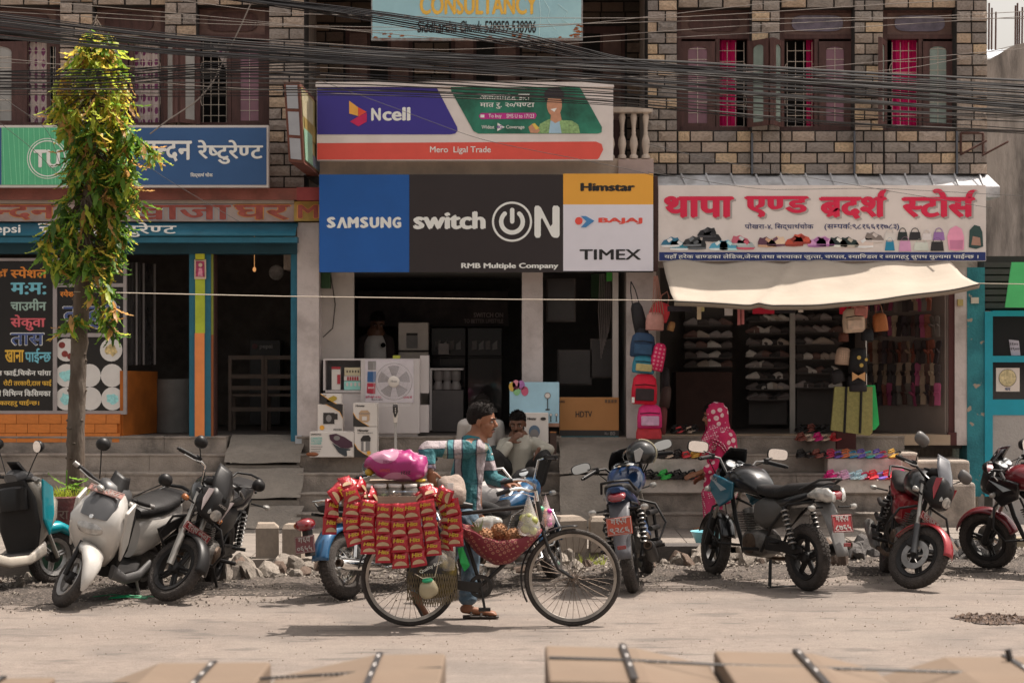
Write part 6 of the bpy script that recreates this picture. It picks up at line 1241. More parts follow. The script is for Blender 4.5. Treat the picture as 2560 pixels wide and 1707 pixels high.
def face(H,par,brow=hairm,moust=False):
 for s_ in(-1,1):
  e=MB().ell((.079,s_*.032,.002),(.008,.0145,.0075),H,12,8);put('eye',e,eyew,par,smooth=80);put('iris',MB().ell((.0855,s_*.032,.002),(.0035,.006,.0065),H,10,6),hairm,par)
  put('eyelid',MB().tube([H@V((.081,s_*.046,.004)),H@V((.089,s_*.032,.0105)),H@V((.084,s_*.019,.004))],.0028,6),skin2,par);put('eyebrow',MB().tube([H@V((.08,s_*.052,.02)),H@V((.092,s_*.034,.028)),H@V((.094,s_*.013,.022))],.005,6),brow,par)
 put('lips',MB().tube([H@V((.079,-.022,-.068)),H@V((.0945,0,-.067)),H@V((.079,.022,-.068))],.0045,6),lipm,par)
 if moust:put('moustache',MB().tube([H@V((.078,-.03,-.058)),H@V((.098,-.008,-.05)),H@V((.098,.008,-.05)),H@V((.078,.03,-.058))],[.003,.0065,.0065,.003],6),brow,par)
def hair(H,par,seed=1,top=1.0,m=hairm,low=-.02):
 mb=MB().ell((-.016,0,.04),(.104,.084,.092*top),H@Matrix(),26,18)
 out=[];Hi=H.inverted();r2=random.Random(seed)
 for p in mb.v:
  q=Hi@V(p);
  lim=.028+.03*max(0,q.x*10)if q.x>.0 else low-.035*min(1,-q.x*14)
  if q.z<lim:q.z=lim;q.x*=.86;q.y*=.93
  nz=.009*noise.noise(V((q.x*60,q.y*60,q.z*60+seed)))+.008*noise.noise(V((q.x*28,q.y*28,q.z*28+seed)));d=q.normalized();q+=d*nz
  out.append(tuple(H@q))
 mb.v=out;o=put('hair',mb,m,par,smooth=70)
 tf=MB()
 for q in range(170):
  a=r2.uniform(0,6.28);e=r2.uniform(.25,1.5);d=V((math.cos(a)*math.cos(e),math.sin(a)*math.cos(e),math.sin(e)));p=V((-.012+d.x*.098,d.y*.08,.04+d.z*.09*top));t_=p+d*r2.uniform(.008,.02)+V((.012,0,0));tf.tube([H@p,H@t_],[.005,.0015],4)
 tag(put('hair_tufts',tf,m,par),kind='stuff');return o
def hand(mb,w_,d,up,k=1.0,curl=.6,side=1,spread=.12):
 """w_ wrist, d direction of the fingers, up back of the hand, side which way the thumb goes"""
 w_=V(w_);d=V(d).normalized();up=V(up);up=(up-d*up.dot(d)).normalized();s_=d.cross(up)*side
 B=Matrix(((d.x,s_.x,up.x,w_.x),(d.y,s_.y,up.y,w_.y),(d.z,s_.z,up.z,w_.z),(0,0,0,1)))@Matrix.Scale(k,4)
 mb.ell((.045,0,0),(.052,.04,.016),B,14,8)
 for i,(y,L_)in enumerate(((.031,.07),(.011,.08),(-.01,.075),(-.03,.058))):
  a=V((.08,y,0));ang=0;p=a
  for q,f in enumerate((.45,.32,.23)):
   ang+=curl*(.5+.35*q);dd=V((math.cos(ang),y*spread*8*(1 if q==0 else .5),-math.sin(ang))).normalized();e=p+dd*L_*f;cap(mb,B@p,B@e,.0095*k*(1-.1*q),.0088*k*(1-.1*q),8);p=e
 p=V((.02,.034,-.004));e=p+V((.035,.03,-.012));cap(mb,B@p,B@e,.013*k,.011*k,8);cap(mb,B@e,B@(e+V((.03,.004,-.012-.01*curl))),.0105*k,.009*k,8)
def stripes(name,axis,scale,cols,off=0,cross=None):
 m=bpy.data.materials.new(name);m.use_nodes=True;n=m.node_tree.nodes;l=m.node_tree.links;p=n['Principled BSDF'];p.inputs['Roughness'].default_value=.8
 tc=n.new('ShaderNodeTexCoord');sx=n.new('ShaderNodeSeparateXYZ');
 nz=n.new('ShaderNodeTexNoise');nz.inputs['Scale'].default_value=4;l.new(tc.outputs['Object'],nz.inputs['Vector'])
 dv=n.new('ShaderNodeVectorMath');dv.operation='SCALE';dv.inputs['Scale'].default_value=.05;l.new(nz.outputs['Color'],dv.inputs[0]);ad=n.new('ShaderNodeVectorMath');l.new(tc.outputs['Object'],ad.inputs[0]);l.new(dv.outputs[0],ad.inputs[1]);l.new(ad.outputs[0],sx.inputs[0])
 def ramp(ax,sc_,cs,of):
  a=n.new('ShaderNodeMath');a.operation='MULTIPLY_ADD';a.inputs[1].default_value=sc_;a.inputs[2].default_value=of;l.new(sx.outputs[ax],a.inputs[0]);f=n.new('ShaderNodeMath');f.operation='FRACT';l.new(a.outputs[0],f.inputs[0])
  r=n.new('ShaderNodeValToRGB');r.color_ramp.interpolation='CONSTANT';el=r.color_ramp.elements
  for i,(po,c)in enumerate(cs):
   e=el[i]if i<2 else el.new(po);e.position=po;e.color=lin(c)
  l.new(f.outputs[0],r.inputs[0]);return r.outputs[0]
 o=ramp(axis,scale,cols,off)
 if cross:
  q=ramp(cross[0],cross[1],cross[2],0);mx=n.new('ShaderNodeMix');mx.data_type='RGBA';mx.blend_type='MULTIPLY';mx.inputs[0].default_value=cross[3];l.new(o,mx.inputs[6]);l.new(q,mx.inputs[7]);o=mx.outputs[2]
 l.new(o,p.inputs['Base Color']);b=n.new('ShaderNodeBump');b.inputs['Strength'].default_value=.7;b.inputs['Distance'].default_value=.05;n4=n.new('ShaderNodeTexNoise');n4.inputs['Scale'].default_value=13;n4.inputs['Detail'].default_value=4;l.new(tc.outputs['Object'],n4.inputs['Vector']);l.new(n4.outputs['Fac'],b.inputs['Height']);l.new(b.outputs[0],p.inputs['Normal']);return m
def folds(mb,am,sc_=14):
 out=[]
 for p in mb.v:
  q=V(p);n_=noise.noise(V((q.x*sc_,q.y*sc_,q.z*sc_*.45)));out.append((q.x+am*n_,q.y+am*noise.noise(V((q.z*sc_,q.x*sc_,q.y*sc_))),q.z+am*.5*n_))
 mb.v=out;return mb
 # ---- the vendor, walking right and pushing the bicycle
VY=16.74
def VP(px,py,dy=0):Y=VY+dy;return V((X(px,Y),Y,Z(py,Y)))
VN=thing('person','young man in a teal and white striped shirt and jeans pushing the loaded bicycle','person',(X(1185,VY),VY,0))
b=MB();hc=VP(1206,1052);H=head(b,hc,-14,4,1.08);neck=VP(1188,1105)
cap(b,hc+V((-.03,0,-.05)),neck,.056,.06);cap(b,neck,VP(1168,1200),.1,.12);cap(b,VP(1168,1200),VP(1168,1290),.11,.12)
sh_r,el_r,ha_r=VP(1160,1122,-.18),VP(1070,1122,-.34),VP(1076,1178,-.42);sh_l,el_l,ha_l=VP(1205,1126,.18),VP(1232,1200,.16),VP(1266,1208,-.12)
for a,c,d in((sh_r,el_r,ha_r),(sh_l,el_l,ha_l)):cap(b,neck,a,.06,.055);cap(b,a,c,.05,.042);cap(b,c,d,.04,.026)
hip_r,hip_l=VP(1160,1300,-.09),VP(1172,1300,.09);kn_l,an_l=VP(1178,1402,.08),VP(1170,1505,.03);kn_r,an_r=VP(1112,1405,-.06),VP(1040,1478,-.08)
for a,c,d in((hip_r,kn_r,an_r),(hip_l,kn_l,an_l)):cap(b,a,c,.08,.058);cap(b,c,d,.055,.038)
cap(b,an_l+V((-.03,0,-.05)),an_l+V((.13,-.01,-.075)),.034,.028);b.ell(an_l+V((.17,-.015,-.08)),(.05,.042,.022));
cap(b,an_r,an_r+V((.02,0,-.09)),.034,.03);cap(b,an_r+V((.01,0,-.08)),an_r+V((.075,0,-.17)),.034,.026)
for q in range(5):cap(b,an_l+V((.19,-.045+q*.018,-.088)),an_l+V((.222-.005*abs(q-1),-.045+q*.018,-.09)),.0095,.008,8)
hand(b,ha_r,(.15,-.1,-1),(-.3,-.9,0),1.0,.55,-1);hand(b,ha_l,(1,-.35,-.05),(0,-.1,1),1.0,.95,1)
for i in range(len(b.v)):pass
fuse('body',b,skin,VN,.0065);face(H,VN);hair(H,VN,3,1.12,low=.0)
put('moustache',MB().tube([H@V((.08,-.025,-.057)),H@V((.097,0,-.05)),H@V((.08,.025,-.057))],.0035,6),hairm,VN)
tealc=(.012,.09,.105);tl2=(.03,.14,.16);lil=(.25,.21,.22);bei=(.19,.205,.165);nav=(.01,.018,.035)
shm=stripes('striped_shirt_cloth',0,3.0,[(0,bei),(.14,nav),(.165,tl2),(.28,nav),(.305,lil),(.46,nav),(.485,tealc),(.8,nav),(.825,lil)],.66,(2,4.2,[(0,(1,1,1)),(.5,(.5,.62,.68)),(.56,(1,1,1))],.8))
slm=stripes('striped_sleeve_cloth',2,5.2,[(0,tealc),(.38,nav),(.41,lil),(.78,nav),(.81,tl2)],.32,(0,6,[(0,(1,1,1)),(.6,(.6,.66,.72)),(.64,(1,1,1))],.7))
b_skip=0;t_=MB();cap(t_,VP(1180,1120,0),VP(1164,1210),.12,.135,22);cap(t_,VP(1164,1210),VP(1162,1285),.132,.135,22);t_.ell(VP(1182,1118),(.13,.2,.075),None,22,12);cap(t_,VP(1170,1275),VP(1180,1335,.06),.12,.075,16);cap(t_,sh_r,VP(1120,1122,-.26),.08,.068);cap(t_,sh_l,VP(1216,1165,.18),.08,.066)
fuse('shirt',folds(t_,.03,13),shm,VN,.009,2)
for nm,a,c,d,rc in(('sleeve',sh_r,el_r,ha_r,.8),('sleeve',sh_l,el_l,ha_l,.88)):
 s_=MB();cap(s_,a,c,.073,.062,18);cap(s_,c,c.lerp(d,rc),.064,.045,18);fuse(nm,folds(s_,.024,17),slm,VN,.008,2);e1=c.lerp(d,rc);e2=c.lerp(d,rc+.12);put('cuff',MB().tube([e1,e2],.043,16),mat('grey_violet_cuff',(.12,.1,.15),.8),VN,smooth=60,bev=.004)
colr=MB();nk=neck+V((0.005,0,.0))
for s_ in(-1,1):
 colr.add([nk+V((-.07,s_*.07,.06)),nk+V((.02,s_*.085,.045)),nk+V((.1,s_*.03,-.02)),nk+V((.105,s_*.055,-.085)),nk+V((-.02,s_*.115,-.02)),nk+V((-.1,s_*.09,.01))],[(0,1,2,3,4,5)])
put('collar',colr,mat('teal_collar',(.0,.11,.14),.7),VN,solid=.012,smooth=50)
put('buttons',MB().ell(nk+V((.125,-.03,-.09)),.008),eyew,VN)
jm=mat('faded_denim',(.06,.1,.14),.85,var=.45,scale=9,bump=.5,bscale=30,dirt=(.18,.22,.26),dirtamt=.6,dscale=7);j=MB();cap(j,hip_r,hip_l,.115,.115)
for a,c,d in((hip_r,kn_r,an_r),(hip_l,kn_l,an_l)):cap(j,a,c,.095,.072,16);cap(j,c,c.lerp(d,.9),.07,.062,16)
for q in range(3):j.ring(an_l+V((.0,0,.03+q*.045)),(0,0,1),.052,.013,16,8)
fuse('jeans',folds(j,.018,16),jm,VN,.009,2)
sm_=mat('black_sandal_leather',(.03,.022,.018),.6);put('sandal',MB().body([(-.09,0,.028,.012),(-.03,0,.04,.014),(.06,0,.043,.014),(.14,0,.046,.013),(.19,0,.03,.01)],Matrix.Translation(an_l+V((.05,-.012,-.108))),16),sm_,VN,smooth=50)
for dx in(.02,.1,.15):put('sandal_strap',MB().tube([an_l+V((dx,-.055,-.105)),an_l+V((dx+.01,-.012,-.045-dx*.1)),an_l+V((dx,.03,-.105))],.009,6),sm_,VN)
put('sandal',MB().body([(-.08,0,.03,.012),(.06,0,.04,.012),(.13,0,.03,.01)],Matrix.Translation(an_r+V((.01,0,-.11)))@Matrix.Rotation(R(62),4,'Y'),14),sm_,VN,smooth=50)
# ---- seated man with his hand at his mouth
QY=24.2
def QP(px,py,dy=0):Y=QY+dy;return V((X(px,Y),Y,Z(py,Y)))
QN=thing('person','man in a pale grey shirt sitting on the steps with his hand at his mouth','person',(X(1300,QY),QY,.67))
b=MB();hc=QP(1294,1058,-.02);H=head(b,hc,-100,14,1.14);neck=QP(1296,1096,.04);cap(b,hc+V((0,.04,-.05)),neck,.058,.062);cap(b,neck,QP(1296,1175,.1),.12,.13)
A_s,A_e,A_w=QP(1262,1110,.02),QP(1250,1142,-.16),QP(1277,1102,-.14);B_s,B_e,B_w=QP(1334,1108,.03),QP(1372,1124,-.12),QP(1348,1122,-.26)
for a,c,d in((A_s,A_e,A_w),(B_s,B_e,B_w)):cap(b,neck,a,.06,.055);cap(b,a,c,.048,.042);cap(b,c,d,.04,.028)
k1,k2=QP(1362,1142,-.34),QP(1238,1140,-.3);f1,f2=QP(1347,1222,-.28),QP(1262,1222,-.26)
for hp,kx,fx in((QP(1318,1182,.08),k1,f1),(QP(1276,1182,.08),k2,f2)):cap(b,hp,kx,.085,.06);cap(b,kx,fx,.055,.036);cap(b,fx+V((0,.03,-.01)),fx+V((0,-.14,-.03)),.035,.026)
hand(b,A_w,(.5,-.15,.45),(-.5,-.8,.2),1.05,.35,1);hand(b,B_w,(-.25,-.2,-1),(.2,-1,.1),1.05,.4,-1)
fuse('body',b,skin2,QN,.009);face(H,QN,moust=True);hair(H,QN,7,.95,low=.02)
gsh=mat('pale_grey_shirt',(.36,.34,.29),.85,var=.1,scale=5,bump=.6,bscale=9);t_=MB();cap(t_,QP(1298,1115,.04),QP(1298,1180,.08),.165,.18,22);t_.ell(QP(1298,1108,.04),(.22,.13,.07),None,22,12)
for a,c,d,k_ in((A_s,A_e,A_w,.75),(B_s,B_e,B_w,.78)):cap(t_,a,c,.078,.068,16);cap(t_,c,c.lerp(d,k_),.066,.05,16)
fuse('shirt',folds(t_,.028,11),gsh,QN,.011,2);bt=mat('black_trousers',(.016,.015,.015),.8,var=.3,scale=9,bump=.4,bscale=12);j=MB()
for hp,kx,fx in((QP(1318,1182,.08),k1,f1),(QP(1276,1182,.08),k2,f2)):cap(j,hp,kx,.105,.085,16);cap(j,kx,kx.lerp(fx,.75),.08,.062,16)
fuse('trousers',folds(j,.02,12),bt,QN,.011,2);clr=MB()
for s_ in(-1,1):clr.add([neck+V((s_*.03,-.09,.035)),neck+V((s_*.09,-.02,.05)),neck+V((s_*.1,-.05,-.0)),neck+V((s_*.045,-.13,-.05))],[(0,1,2,3)])
put('collar',clr,gsh,QN,solid=.01)
# ---- man behind, seen from the back
WY=24.75
def WP(px,py,dy=0):Y=WY+dy;return V((X(px,Y),Y,Z(py,Y)))
WN=thing('person','man in a white shirt sitting behind the vendor, seen from the back','person',(X(1203,WY),WY,.87))
b=MB();hc=WP(1206,1016,.06);H=head(b,hc,70,12,1.08);neck=WP(1204,1050);cap(b,hc+V((0,0,-.05)),neck,.055,.06);cap(b,neck,WP(1200,1140),.12,.14)
for sx,ex,hx_ in((1162,1152,1185),(1244,1252,1225)):cap(b,neck,WP(sx,1062),.06,.055);cap(b,WP(sx,1062),WP(ex,1108,.08),.05,.042);cap(b,WP(ex,1108,.08),WP(hx_,1120,.3),.04,.03);hand(b,WP(hx_,1120,.3),(0,1,-.1),(0,0,1),1,.4,1)
for kx in(1170,1240):cap(b,WP(1200,1146),WP(kx,1130,-.4),.09,.06);cap(b,WP(kx,1130,-.4),WP(kx+8,1225,-.5),.055,.036)
fuse('body',b,skin2,WN,.011);hair(H,WN,9,1.0,low=-.02);wsh=mat('white_shirt',(.5,.46,.43),.85,var=.06,scale=4,bump=.5,bscale=8);t_=MB();cap(t_,WP(1204,1070),WP(1200,1140),.16,.17,22);t_.ell(WP(1204,1060),(.21,.12,.07),None,20,12)
for sx,ex,hx_ in((1162,1152,1185),(1244,1252,1225)):cap(t_,WP(sx,1062),WP(ex,1108,.08),.075,.062,16);cap(t_,WP(ex,1108,.08),WP(hx_,1120,.28),.06,.045,16)
fuse('shirt',folds(t_,.025,10),wsh,WN,.012,2);j=MB()
for kx in(1170,1240):cap(j,WP(1200,1146),WP(kx,1130,-.4),.11,.085,16);cap(j,WP(kx,1130,-.4),WP(kx+8,1215,-.5),.08,.065,16)
fuse('trousers',folds(j,.02,12),mat('dark_green_trousers',(.022,.032,.033),.85,var=.2),WN,.012,2)
# ---- woman in the pink dress
PY=23.35
def PP(px,py,dy=0):Y=PY+dy;return V((X(px,Y),Y,Z(py,Y)))
PN=thing('person','woman in a magenta printed dress and head scarf standing at the shoe shop steps','person',(X(1800,PY),PY,.1))
b=MB();hc=PP(1783,1040);H=head(b,hc,183,8,1.06);neck=PP(1797,1078);cap(b,hc+V((.02,0,-.05)),neck,.05,.055);cap(b,neck,PP(1808,1180),.1,.12)
hp=PP(1808,1195);an=[PP(1772,1318,-.05),PP(1790,1318,.08)]
for a in an:cap(b,hp,V((hp.x*.4+a.x*.6,a.y,.55)),.09,.06);cap(b,V((hp.x*.4+a.x*.6,a.y,.55)),a,.055,.035);cap(b,a,a+V((-.15,0,-.03)),.033,.026)
s1,e1,w1=PP(1806,1092,-.14),PP(1800,1160,-.18),PP(1742,1183,-.12);cap(b,neck,s1,.055,.05);cap(b,s1,e1,.045,.038);cap(b,e1,w1,.036,.024);hand(b,w1,(-1,0,-.35),(0,-.6,.8),.95,.25,1,.2)
s2,e2,w2=PP(1806,1092,.14),PP(1790,1160,.18),PP(1760,1190,.1);cap(b,s2,e2,.045,.038);cap(b,e2,w2,.036,.024);hand(b,w2,(-1,0,-.5),(0,.6,.8),.95,.4,-1)
fuse('body',b,skin,PN,.009);face(H,PN);hair(H,PN,5,.95,low=-.03)
pk=printed('magenta_leaf_print',(.42,.01,.075),(.62,.42,.42),13,14,.4,(.42,.01,.075),.40,.14);lac=printed('pink_scarf_print',(.42,.03,.1),(.6,.42,.42),40,44,.3,None,.34)
d_=MB();cap(d_,PP(1806,1100),PP(1808,1180),.15,.175,24);cap(d_,PP(1808,1180),PP(1806,1215),.18,.2,24);d_.ell(PP(1804,1092),(.13,.19,.07),None,20,10)
cap(d_,s1,e1,.07,.06,16);cap(d_,e1,e1.lerp(w1,.55),.058,.05,16);cap(d_,s2,e2,.07,.06);fuse('dress',folds(d_,.028,9),pk,PN,.011,2)
tr_=MB()
for a in an:cap(tr_,PP(1800,1215),V((a.x,a.y,.5)),.13,.09,16);cap(tr_,V((a.x,a.y,.5)),a+V((0,0,.06)),.085,.06,16)
fuse('trousers',folds(tr_,.025,9),lac,PN,.011,2)
hd=MB();Hs=HM(hc+V((.02,0,0.01)),183,5)
def hood(u,v):
 a=(u-.5)*2*2.55;rz=v;prof=[(.115,.12),(.13,.04),(.13,-.06),(.14,-.16),(.2,-.24)]
 t=v*4;i=min(3,int(t));f=t-i;r=prof[i][0]+(prof[i+1][0]-prof[i][0])*f;z=prof[i][1]+(prof[i+1][1]-prof[i][1])*f
 if v==0:r=.004;z=.145
 if 0<v<.12:r*=.8;z+=.012
 x=-math.cos(a)*r;y=math.sin(a)*r*.88;k=.012*math.sin(a*6+z*30);return tuple(Hs@V((x-.0-.01,y+k,z)))
hd.grid(hood,40,26);put('head_scarf',hd,pk,PN,smooth=80,solid=.007)
sc2=MB();path=[(1800,1066,-.1),(1780,1096,-.16),(1765,1118,-.18),(1758,1132,-.14)]
def drape(u,v):
 i=min(2,int(v*3));f=v*3-i;a,c=path[i],path[i+1];px=a[0]+(c[0]-a[0])*f+(u-.5)*48*(1-.35*v);py=a[1]+(c[1]-a[1])*f+(u-.5)*10;return tuple(PP(px,py,a[2]+(c[2]-a[2])*f-.05*math.sin(u*3.14)+.012*math.sin(u*22+v*5)))
sc2.grid(drape,26,14);
def drape2(u,v):return tuple(PP(1776+62*v+6*math.sin(v*4),1090+14*u+70*v*v+16*u*v,-.2+.03*math.sin(u*12)-.02*math.sin(v*3)))
sc2.grid(drape2,14,20);put('shoulder_scarf',sc2,lac,PN,smooth=80,solid=.008)
# ---- shopkeeper inside
KY=26.6
def KP(px,py,dy=0):Y=KY+dy;return V((X(px,Y),Y,Z(py,Y)))
KN=thing('person','shopkeeper in a white T-shirt with dark sleeves looking down behind the counter','person',(X(938,KY),KY,1.06))
b=MB();hc=KP(944,806);H=head(b,hc,-80,26,1.05);neck=KP(940,836,.03);cap(b,hc,neck,.055,.06);cap(b,neck,KP(937,920),.12,.13)
for sx,ex,wx in((905,900,925),(972,978,955)):cap(b,neck,KP(sx,850),.055,.05);cap(b,KP(sx,850),KP(ex,900,-.05),.046,.04);cap(b,KP(ex,900,-.05),KP(wx,915,-.3),.036,.028);hand(b,KP(wx,915,-.3),(0,-1,0),(0,0,1),1,.4)
for sx in(925,955):cap(b,KP(sx,940),KP(sx,1080),.085,.045)
fuse('body',b,skin2,KN,.012);face(H,KN);hair(H,KN,2);t_=MB();cap(t_,KP(938,862),KP(938,925),.15,.15,20);fuse('shirt_front',folds(t_,.015),mat('white_tshirt',(.5,.47,.45),.85),KN,.012,2);t_=MB()
for sx,ex in((908,900),(970,978)):cap(t_,KP(930 if sx<930 else 948,845,.02),KP(sx,853),.08,.075,16);cap(t_,KP(sx,853),KP(ex,895,-.04),.072,.062,16)
fuse('sleeves',t_,mat('dark_sleeve',(.03,.02,.02),.85),KN,.012,2);put('chest_badge',MB().lathe([(.001,0),(.03,0)],KP(958,862,-.19),(0,1,0),14),hairm,KN)
j=MB();[cap(j,KP(sx,935),KP(sx,1075),.105,.07)for sx in(925,955)];fuse('trousers',j,bt,KN,.014,2)
# ================================================================ the loaded bicycle
BY=16.33
def BP(px,py,dy=0):Y=BY+dy;return V((X(px,BY),Y,Z(py,BY)))
bk=mat('worn_black_enamel',(.016,.014,.013),.4,.2,var=.3,scale=20);brr=mat('rusty_spokes',(.12,.09,.07),.45,.7)
BI=thing('bicycle','old black roadster bicycle loaded with snacks and pushed by the young vendor','bicycle',(X(1200,BY),BY,0))
RHU,FHU=BP(1024,1441),BP(1432,1444);RW=.368
for nm,c in(('rear_wheel',RHU),('front_wheel',FHU)):
 w_=bpl_e=bpy.data.objects.new(nm,None);col.objects.link(w_);w_.parent=BI;c=V((c.x,c.y,RW))
 put('tyre',MB().ring(c,(0,1,0),RW-.019,.019,72,10),rub,w_,smooth=60);put('rim',MB().lathe([(RW-.058,-.014),(RW-.036,-.018),(RW-.034,0),(RW-.036,.018),(RW-.058,.014),(RW-.052,0),(RW-.058,-.014)],c,(0,1,0),64),mat('dull_steel_rim',(.3,.27,.24),.35,.8,var=.3,scale=9),w_,smooth=40)
 sp=MB()
 for q in range(36):a=2*math.pi*q/36;s_=1 if q%2 else-1;b_=a+(.9 if(q//2)%2 else-.9);sp.tube([c+V((math.cos(b_)*.02,s_*.03,math.sin(b_)*.02)),c+V((math.cos(a)*(RW-.055),0,math.sin(a)*(RW-.055)))],.0018,4,False)
 tag(put('spokes',sp,brr,w_),kind='stuff');put('hub',MB().lathe([(.012,-.055),(.02,-.04),(.014,-.03),(.014,.03),(.02,.04),(.012,.055)],c,(0,1,0),16),brr,w_,smooth=40)
RHU.z=RW;FHU.z=RW;BBk=BP(1202,1463);ST=BP(1142,1284);HT,HB=BP(1346,1262),BP(1356,1322)
arcfender(BI,(RHU.x,BY,RW),RW+.028,25,170,.028,bk,Matrix.Translation(-V(BI.location)),'mudguard',.3);arcfender(BI,(FHU.x,BY,RW),RW+.028,85,208,.028,bk,Matrix.Translation(-V(BI.location)),'mudguard',.3)
f=MB().tube([ST,HT],.0165,10).tube([BBk,ST+V((-.005,0,.03))],.0155,10).tube([BBk,HB],.0165,10).tube([HT+V((-.01,0,.03)),HB+V((.008,0,-.015))],.02,12)
for s_ in(-1,1):f.tube([BBk+V((0,s_*.03,0)),RHU+V((0,s_*.06,0))],.011,8).tube([ST+V((0,s_*.02,0)),RHU+V((0,s_*.06,0))],.009,8)
put('frame',f,bk,BI,smooth=50);fk=MB()
for s_ in(-1,1):fk.tube([HB+V((0,s_*.035,-.01)),BP(1372,1372,s_*.05),BP(1395,1420,s_*.05),FHU+V((0,s_*.055,0))],[.014,.013,.011,.009],8)
put('fork',fk,bk,BI,smooth=50)
hbm=MB().tube([BP(1274,1218,-.27),BP(1300,1214,-.26),BP(1322,1222,-.16),BP(1338,1226,0),BP(1336,1216,.14),BP(1318,1206,.24),BP(1296,1204,.27),BP(1280,1206,.27)],.0125,10).tube([HT,BP(1339,1226)],.014,8)
hbo=put('handlebar',hbm,chrome,BI,smooth=50);put('grip',MB().tube([BP(1242,1229,-.27),BP(1275,1218,-.27)],.0175,10),bpl,hbo);put('grip',MB().tube([BP(1250,1212,.27),BP(1282,1206,.27)],.0175,10),bpl,hbo)
put('brake_rod',MB().tube([BP(1255,1236,-.25),BP(1305,1226,-.24),BP(1335,1240,-.06),BP(1352,1330,-.02)],.004,6).tube([BP(1335,1240,.05),BP(1340,1290),BP(1215,1460)],.0035,6),chrome,hbo)
put('crank',MB().lathe([(.085,-.004),(.09,0),(.085,.004),(.06,.004),(.06,-.004),(.085,-.004)],BBk+V((0,-.045,0)),(0,1,0),30).tube([BBk+V((0,-.06,0)),BBk+V((.03,-.07,-.16))],.01,8).bx(BBk+V((.03,-.11,-.165),),(.09,.07,.022)),bk,BI);put('chain_guard',MB().prism([(BBk.x+.02,BBk.z+.03),(BBk.x-.1,BBk.z+.04),(RHU.x+.06,RW+.035),(RHU.x+.06,RW-.03),(BBk.x-.02,BBk.z-.05)],BY-.062,BY-.045),bk,BI,bev=.006)
cr=BP(1205,1272);put('saddle',MB().body([(-.14,0,.1,.03),(-.05,.01,.09,.035),(.06,.01,.035,.03),(.14,0,.02,.02)],Matrix.Translation(ST+V((-.02,0,.06))),16),bk,BI,smooth=50)
rk=MB()
for s_ in(-1,1):rk.tube([BP(850,1262,s_*.2),BP(1130,1262,s_*.2)],.01,6).tube([RHU+V((0,s_*.07,0)),BP(1000,1262,s_*.2)],.008,6)
for px in(860,930,1000,1070,1125):rk.tube([BP(px,1262,-.2),BP(px,1262,.2)],.008,6)
put('carrier_rack',rk,bk,BI)
CRt=thing('wooden_crate','shallow pale wooden crate on the bicycle carrier behind the snack strings','crate',(X(990,BY),BY,Z(1260,BY)));wdm=mat('pale_crate_wood',(.3,.23,.17),.8,var=.2,scale=6,stretch=(1,6,6));c_=MB()
for s_ in(-1,1):
 for q in range(2):put('plank',MB().box(X(860,BY),X(1118,BY),BY+s_*.23-.006,BY+s_*.23+.006,Z(1258-26*q,BY),Z(1234-26*q,BY))if s_>0 or q==0 else MB().box(X(921,BY),X(1098,BY),BY-.02,BY+.24,Z(1212,BY),Z(1202,BY)),wdm,CRt)
put('base',MB().box(X(860,BY),X(1118,BY),BY-.22,BY+.22,Z(1260,BY),Z(1255,BY)),wdm,CRt)
for px in(924,1094):put('post',MB().box(X(px,BY)-.008,X(px,BY)+.008,BY+.2,BY+.22,Z(1256,BY),Z(1212,BY)),wdm,CRt);put('post',MB().box(X(px,BY)-.008,X(px,BY)+.008,BY-.018,BY-.0,Z(1256,BY),Z(1212,BY)),wdm,CRt)
gls=mat('cloudy_jar_plastic',(.5,.47,.43),.15,alpha=.26,var=.05,coat=.3);jc=['c8b8a0','7c8a3c','c09070','a04848','b8a490']
for i,(px,nm)in enumerate(((918,'pale sweets at the left end'),(955,'green fennel sweets'),(989,'tan biscuit rolls'),(1031,'red sweets'),(1070,'pale pink sweets at the right end'))):
 t=thing('snack_jar','round plastic jar of %s on the crate'%nm,'jar',BP(px,1254,-.14),0,'row of jars on the bicycle');t.rotation_euler=(rnd.uniform(-.08,.12),rnd.uniform(-.09,.09),0)
 put('glass',MB().lathe([(.03,0),(.05,.012),(.064,.05),(.062,.09),(.047,.118),(.045,.128)],(0,0,0),n=24),gls,t,False,50);put('lid',MB().lathe([(.05,.125),(.051,.142),(.047,.146),(.0001,.147)],(0,0,0),n=24),mat('clear_lid',(.6,.56,.52),.3,alpha=.75),t,False,50);sw_=MB()
 for q in range(26):a=rnd.uniform(0,6.28);r_=.048*math.sqrt(rnd.random());sw_.ell((r_*math.cos(a),r_*math.sin(a),.018+rnd.random()*.055),(.013,.013,.01),None,7,5)
 tag(put('sweets',sw_,mat('sweets_'+jc[i],L(jc[i],1.4),.5,var=.3,scale=30),t,False,60),kind='stuff')
for i,(px,py,c,lb,r_)in enumerate(((897,1222,(.0,.3,.1),'blue jar with a bright green lid at the back of the crate',.05),(861,1234,(.01,.2,.1),'clear jar with a small green lid at the left end of the crate',.035))):
 t=thing('snack_jar',lb,'jar',BP(px,py+24,.05));put('glass',MB().lathe([(r_*.95,0),(r_,.02),(r_,.07),(r_*.9,.08)],(0,0,0),n=20),mat('navy_plastic',(.02,.02,.12),.3)if i==0 else gls,t,False,50);put('lid',MB().lathe([(r_*1.1,.08),(r_*1.12,.1),(r_,.105),(.001,.106)],(0,0,0),n=20),mat('green_lid',c,.4),t,False,50)
prd=mat('red_foil_packet',(.3,.006,.013),.26,.25,var=.15,scale=9,bump=.6,bscale=16,coat=.4);pyl=mat('yellow_print',(.45,.28,.02),.5);pcr=mat('biscuit_print',(.38,.26,.15),.6,var=.15,scale=30);prd2=mat('dark_red_print',(.25,.0,.01),.5)
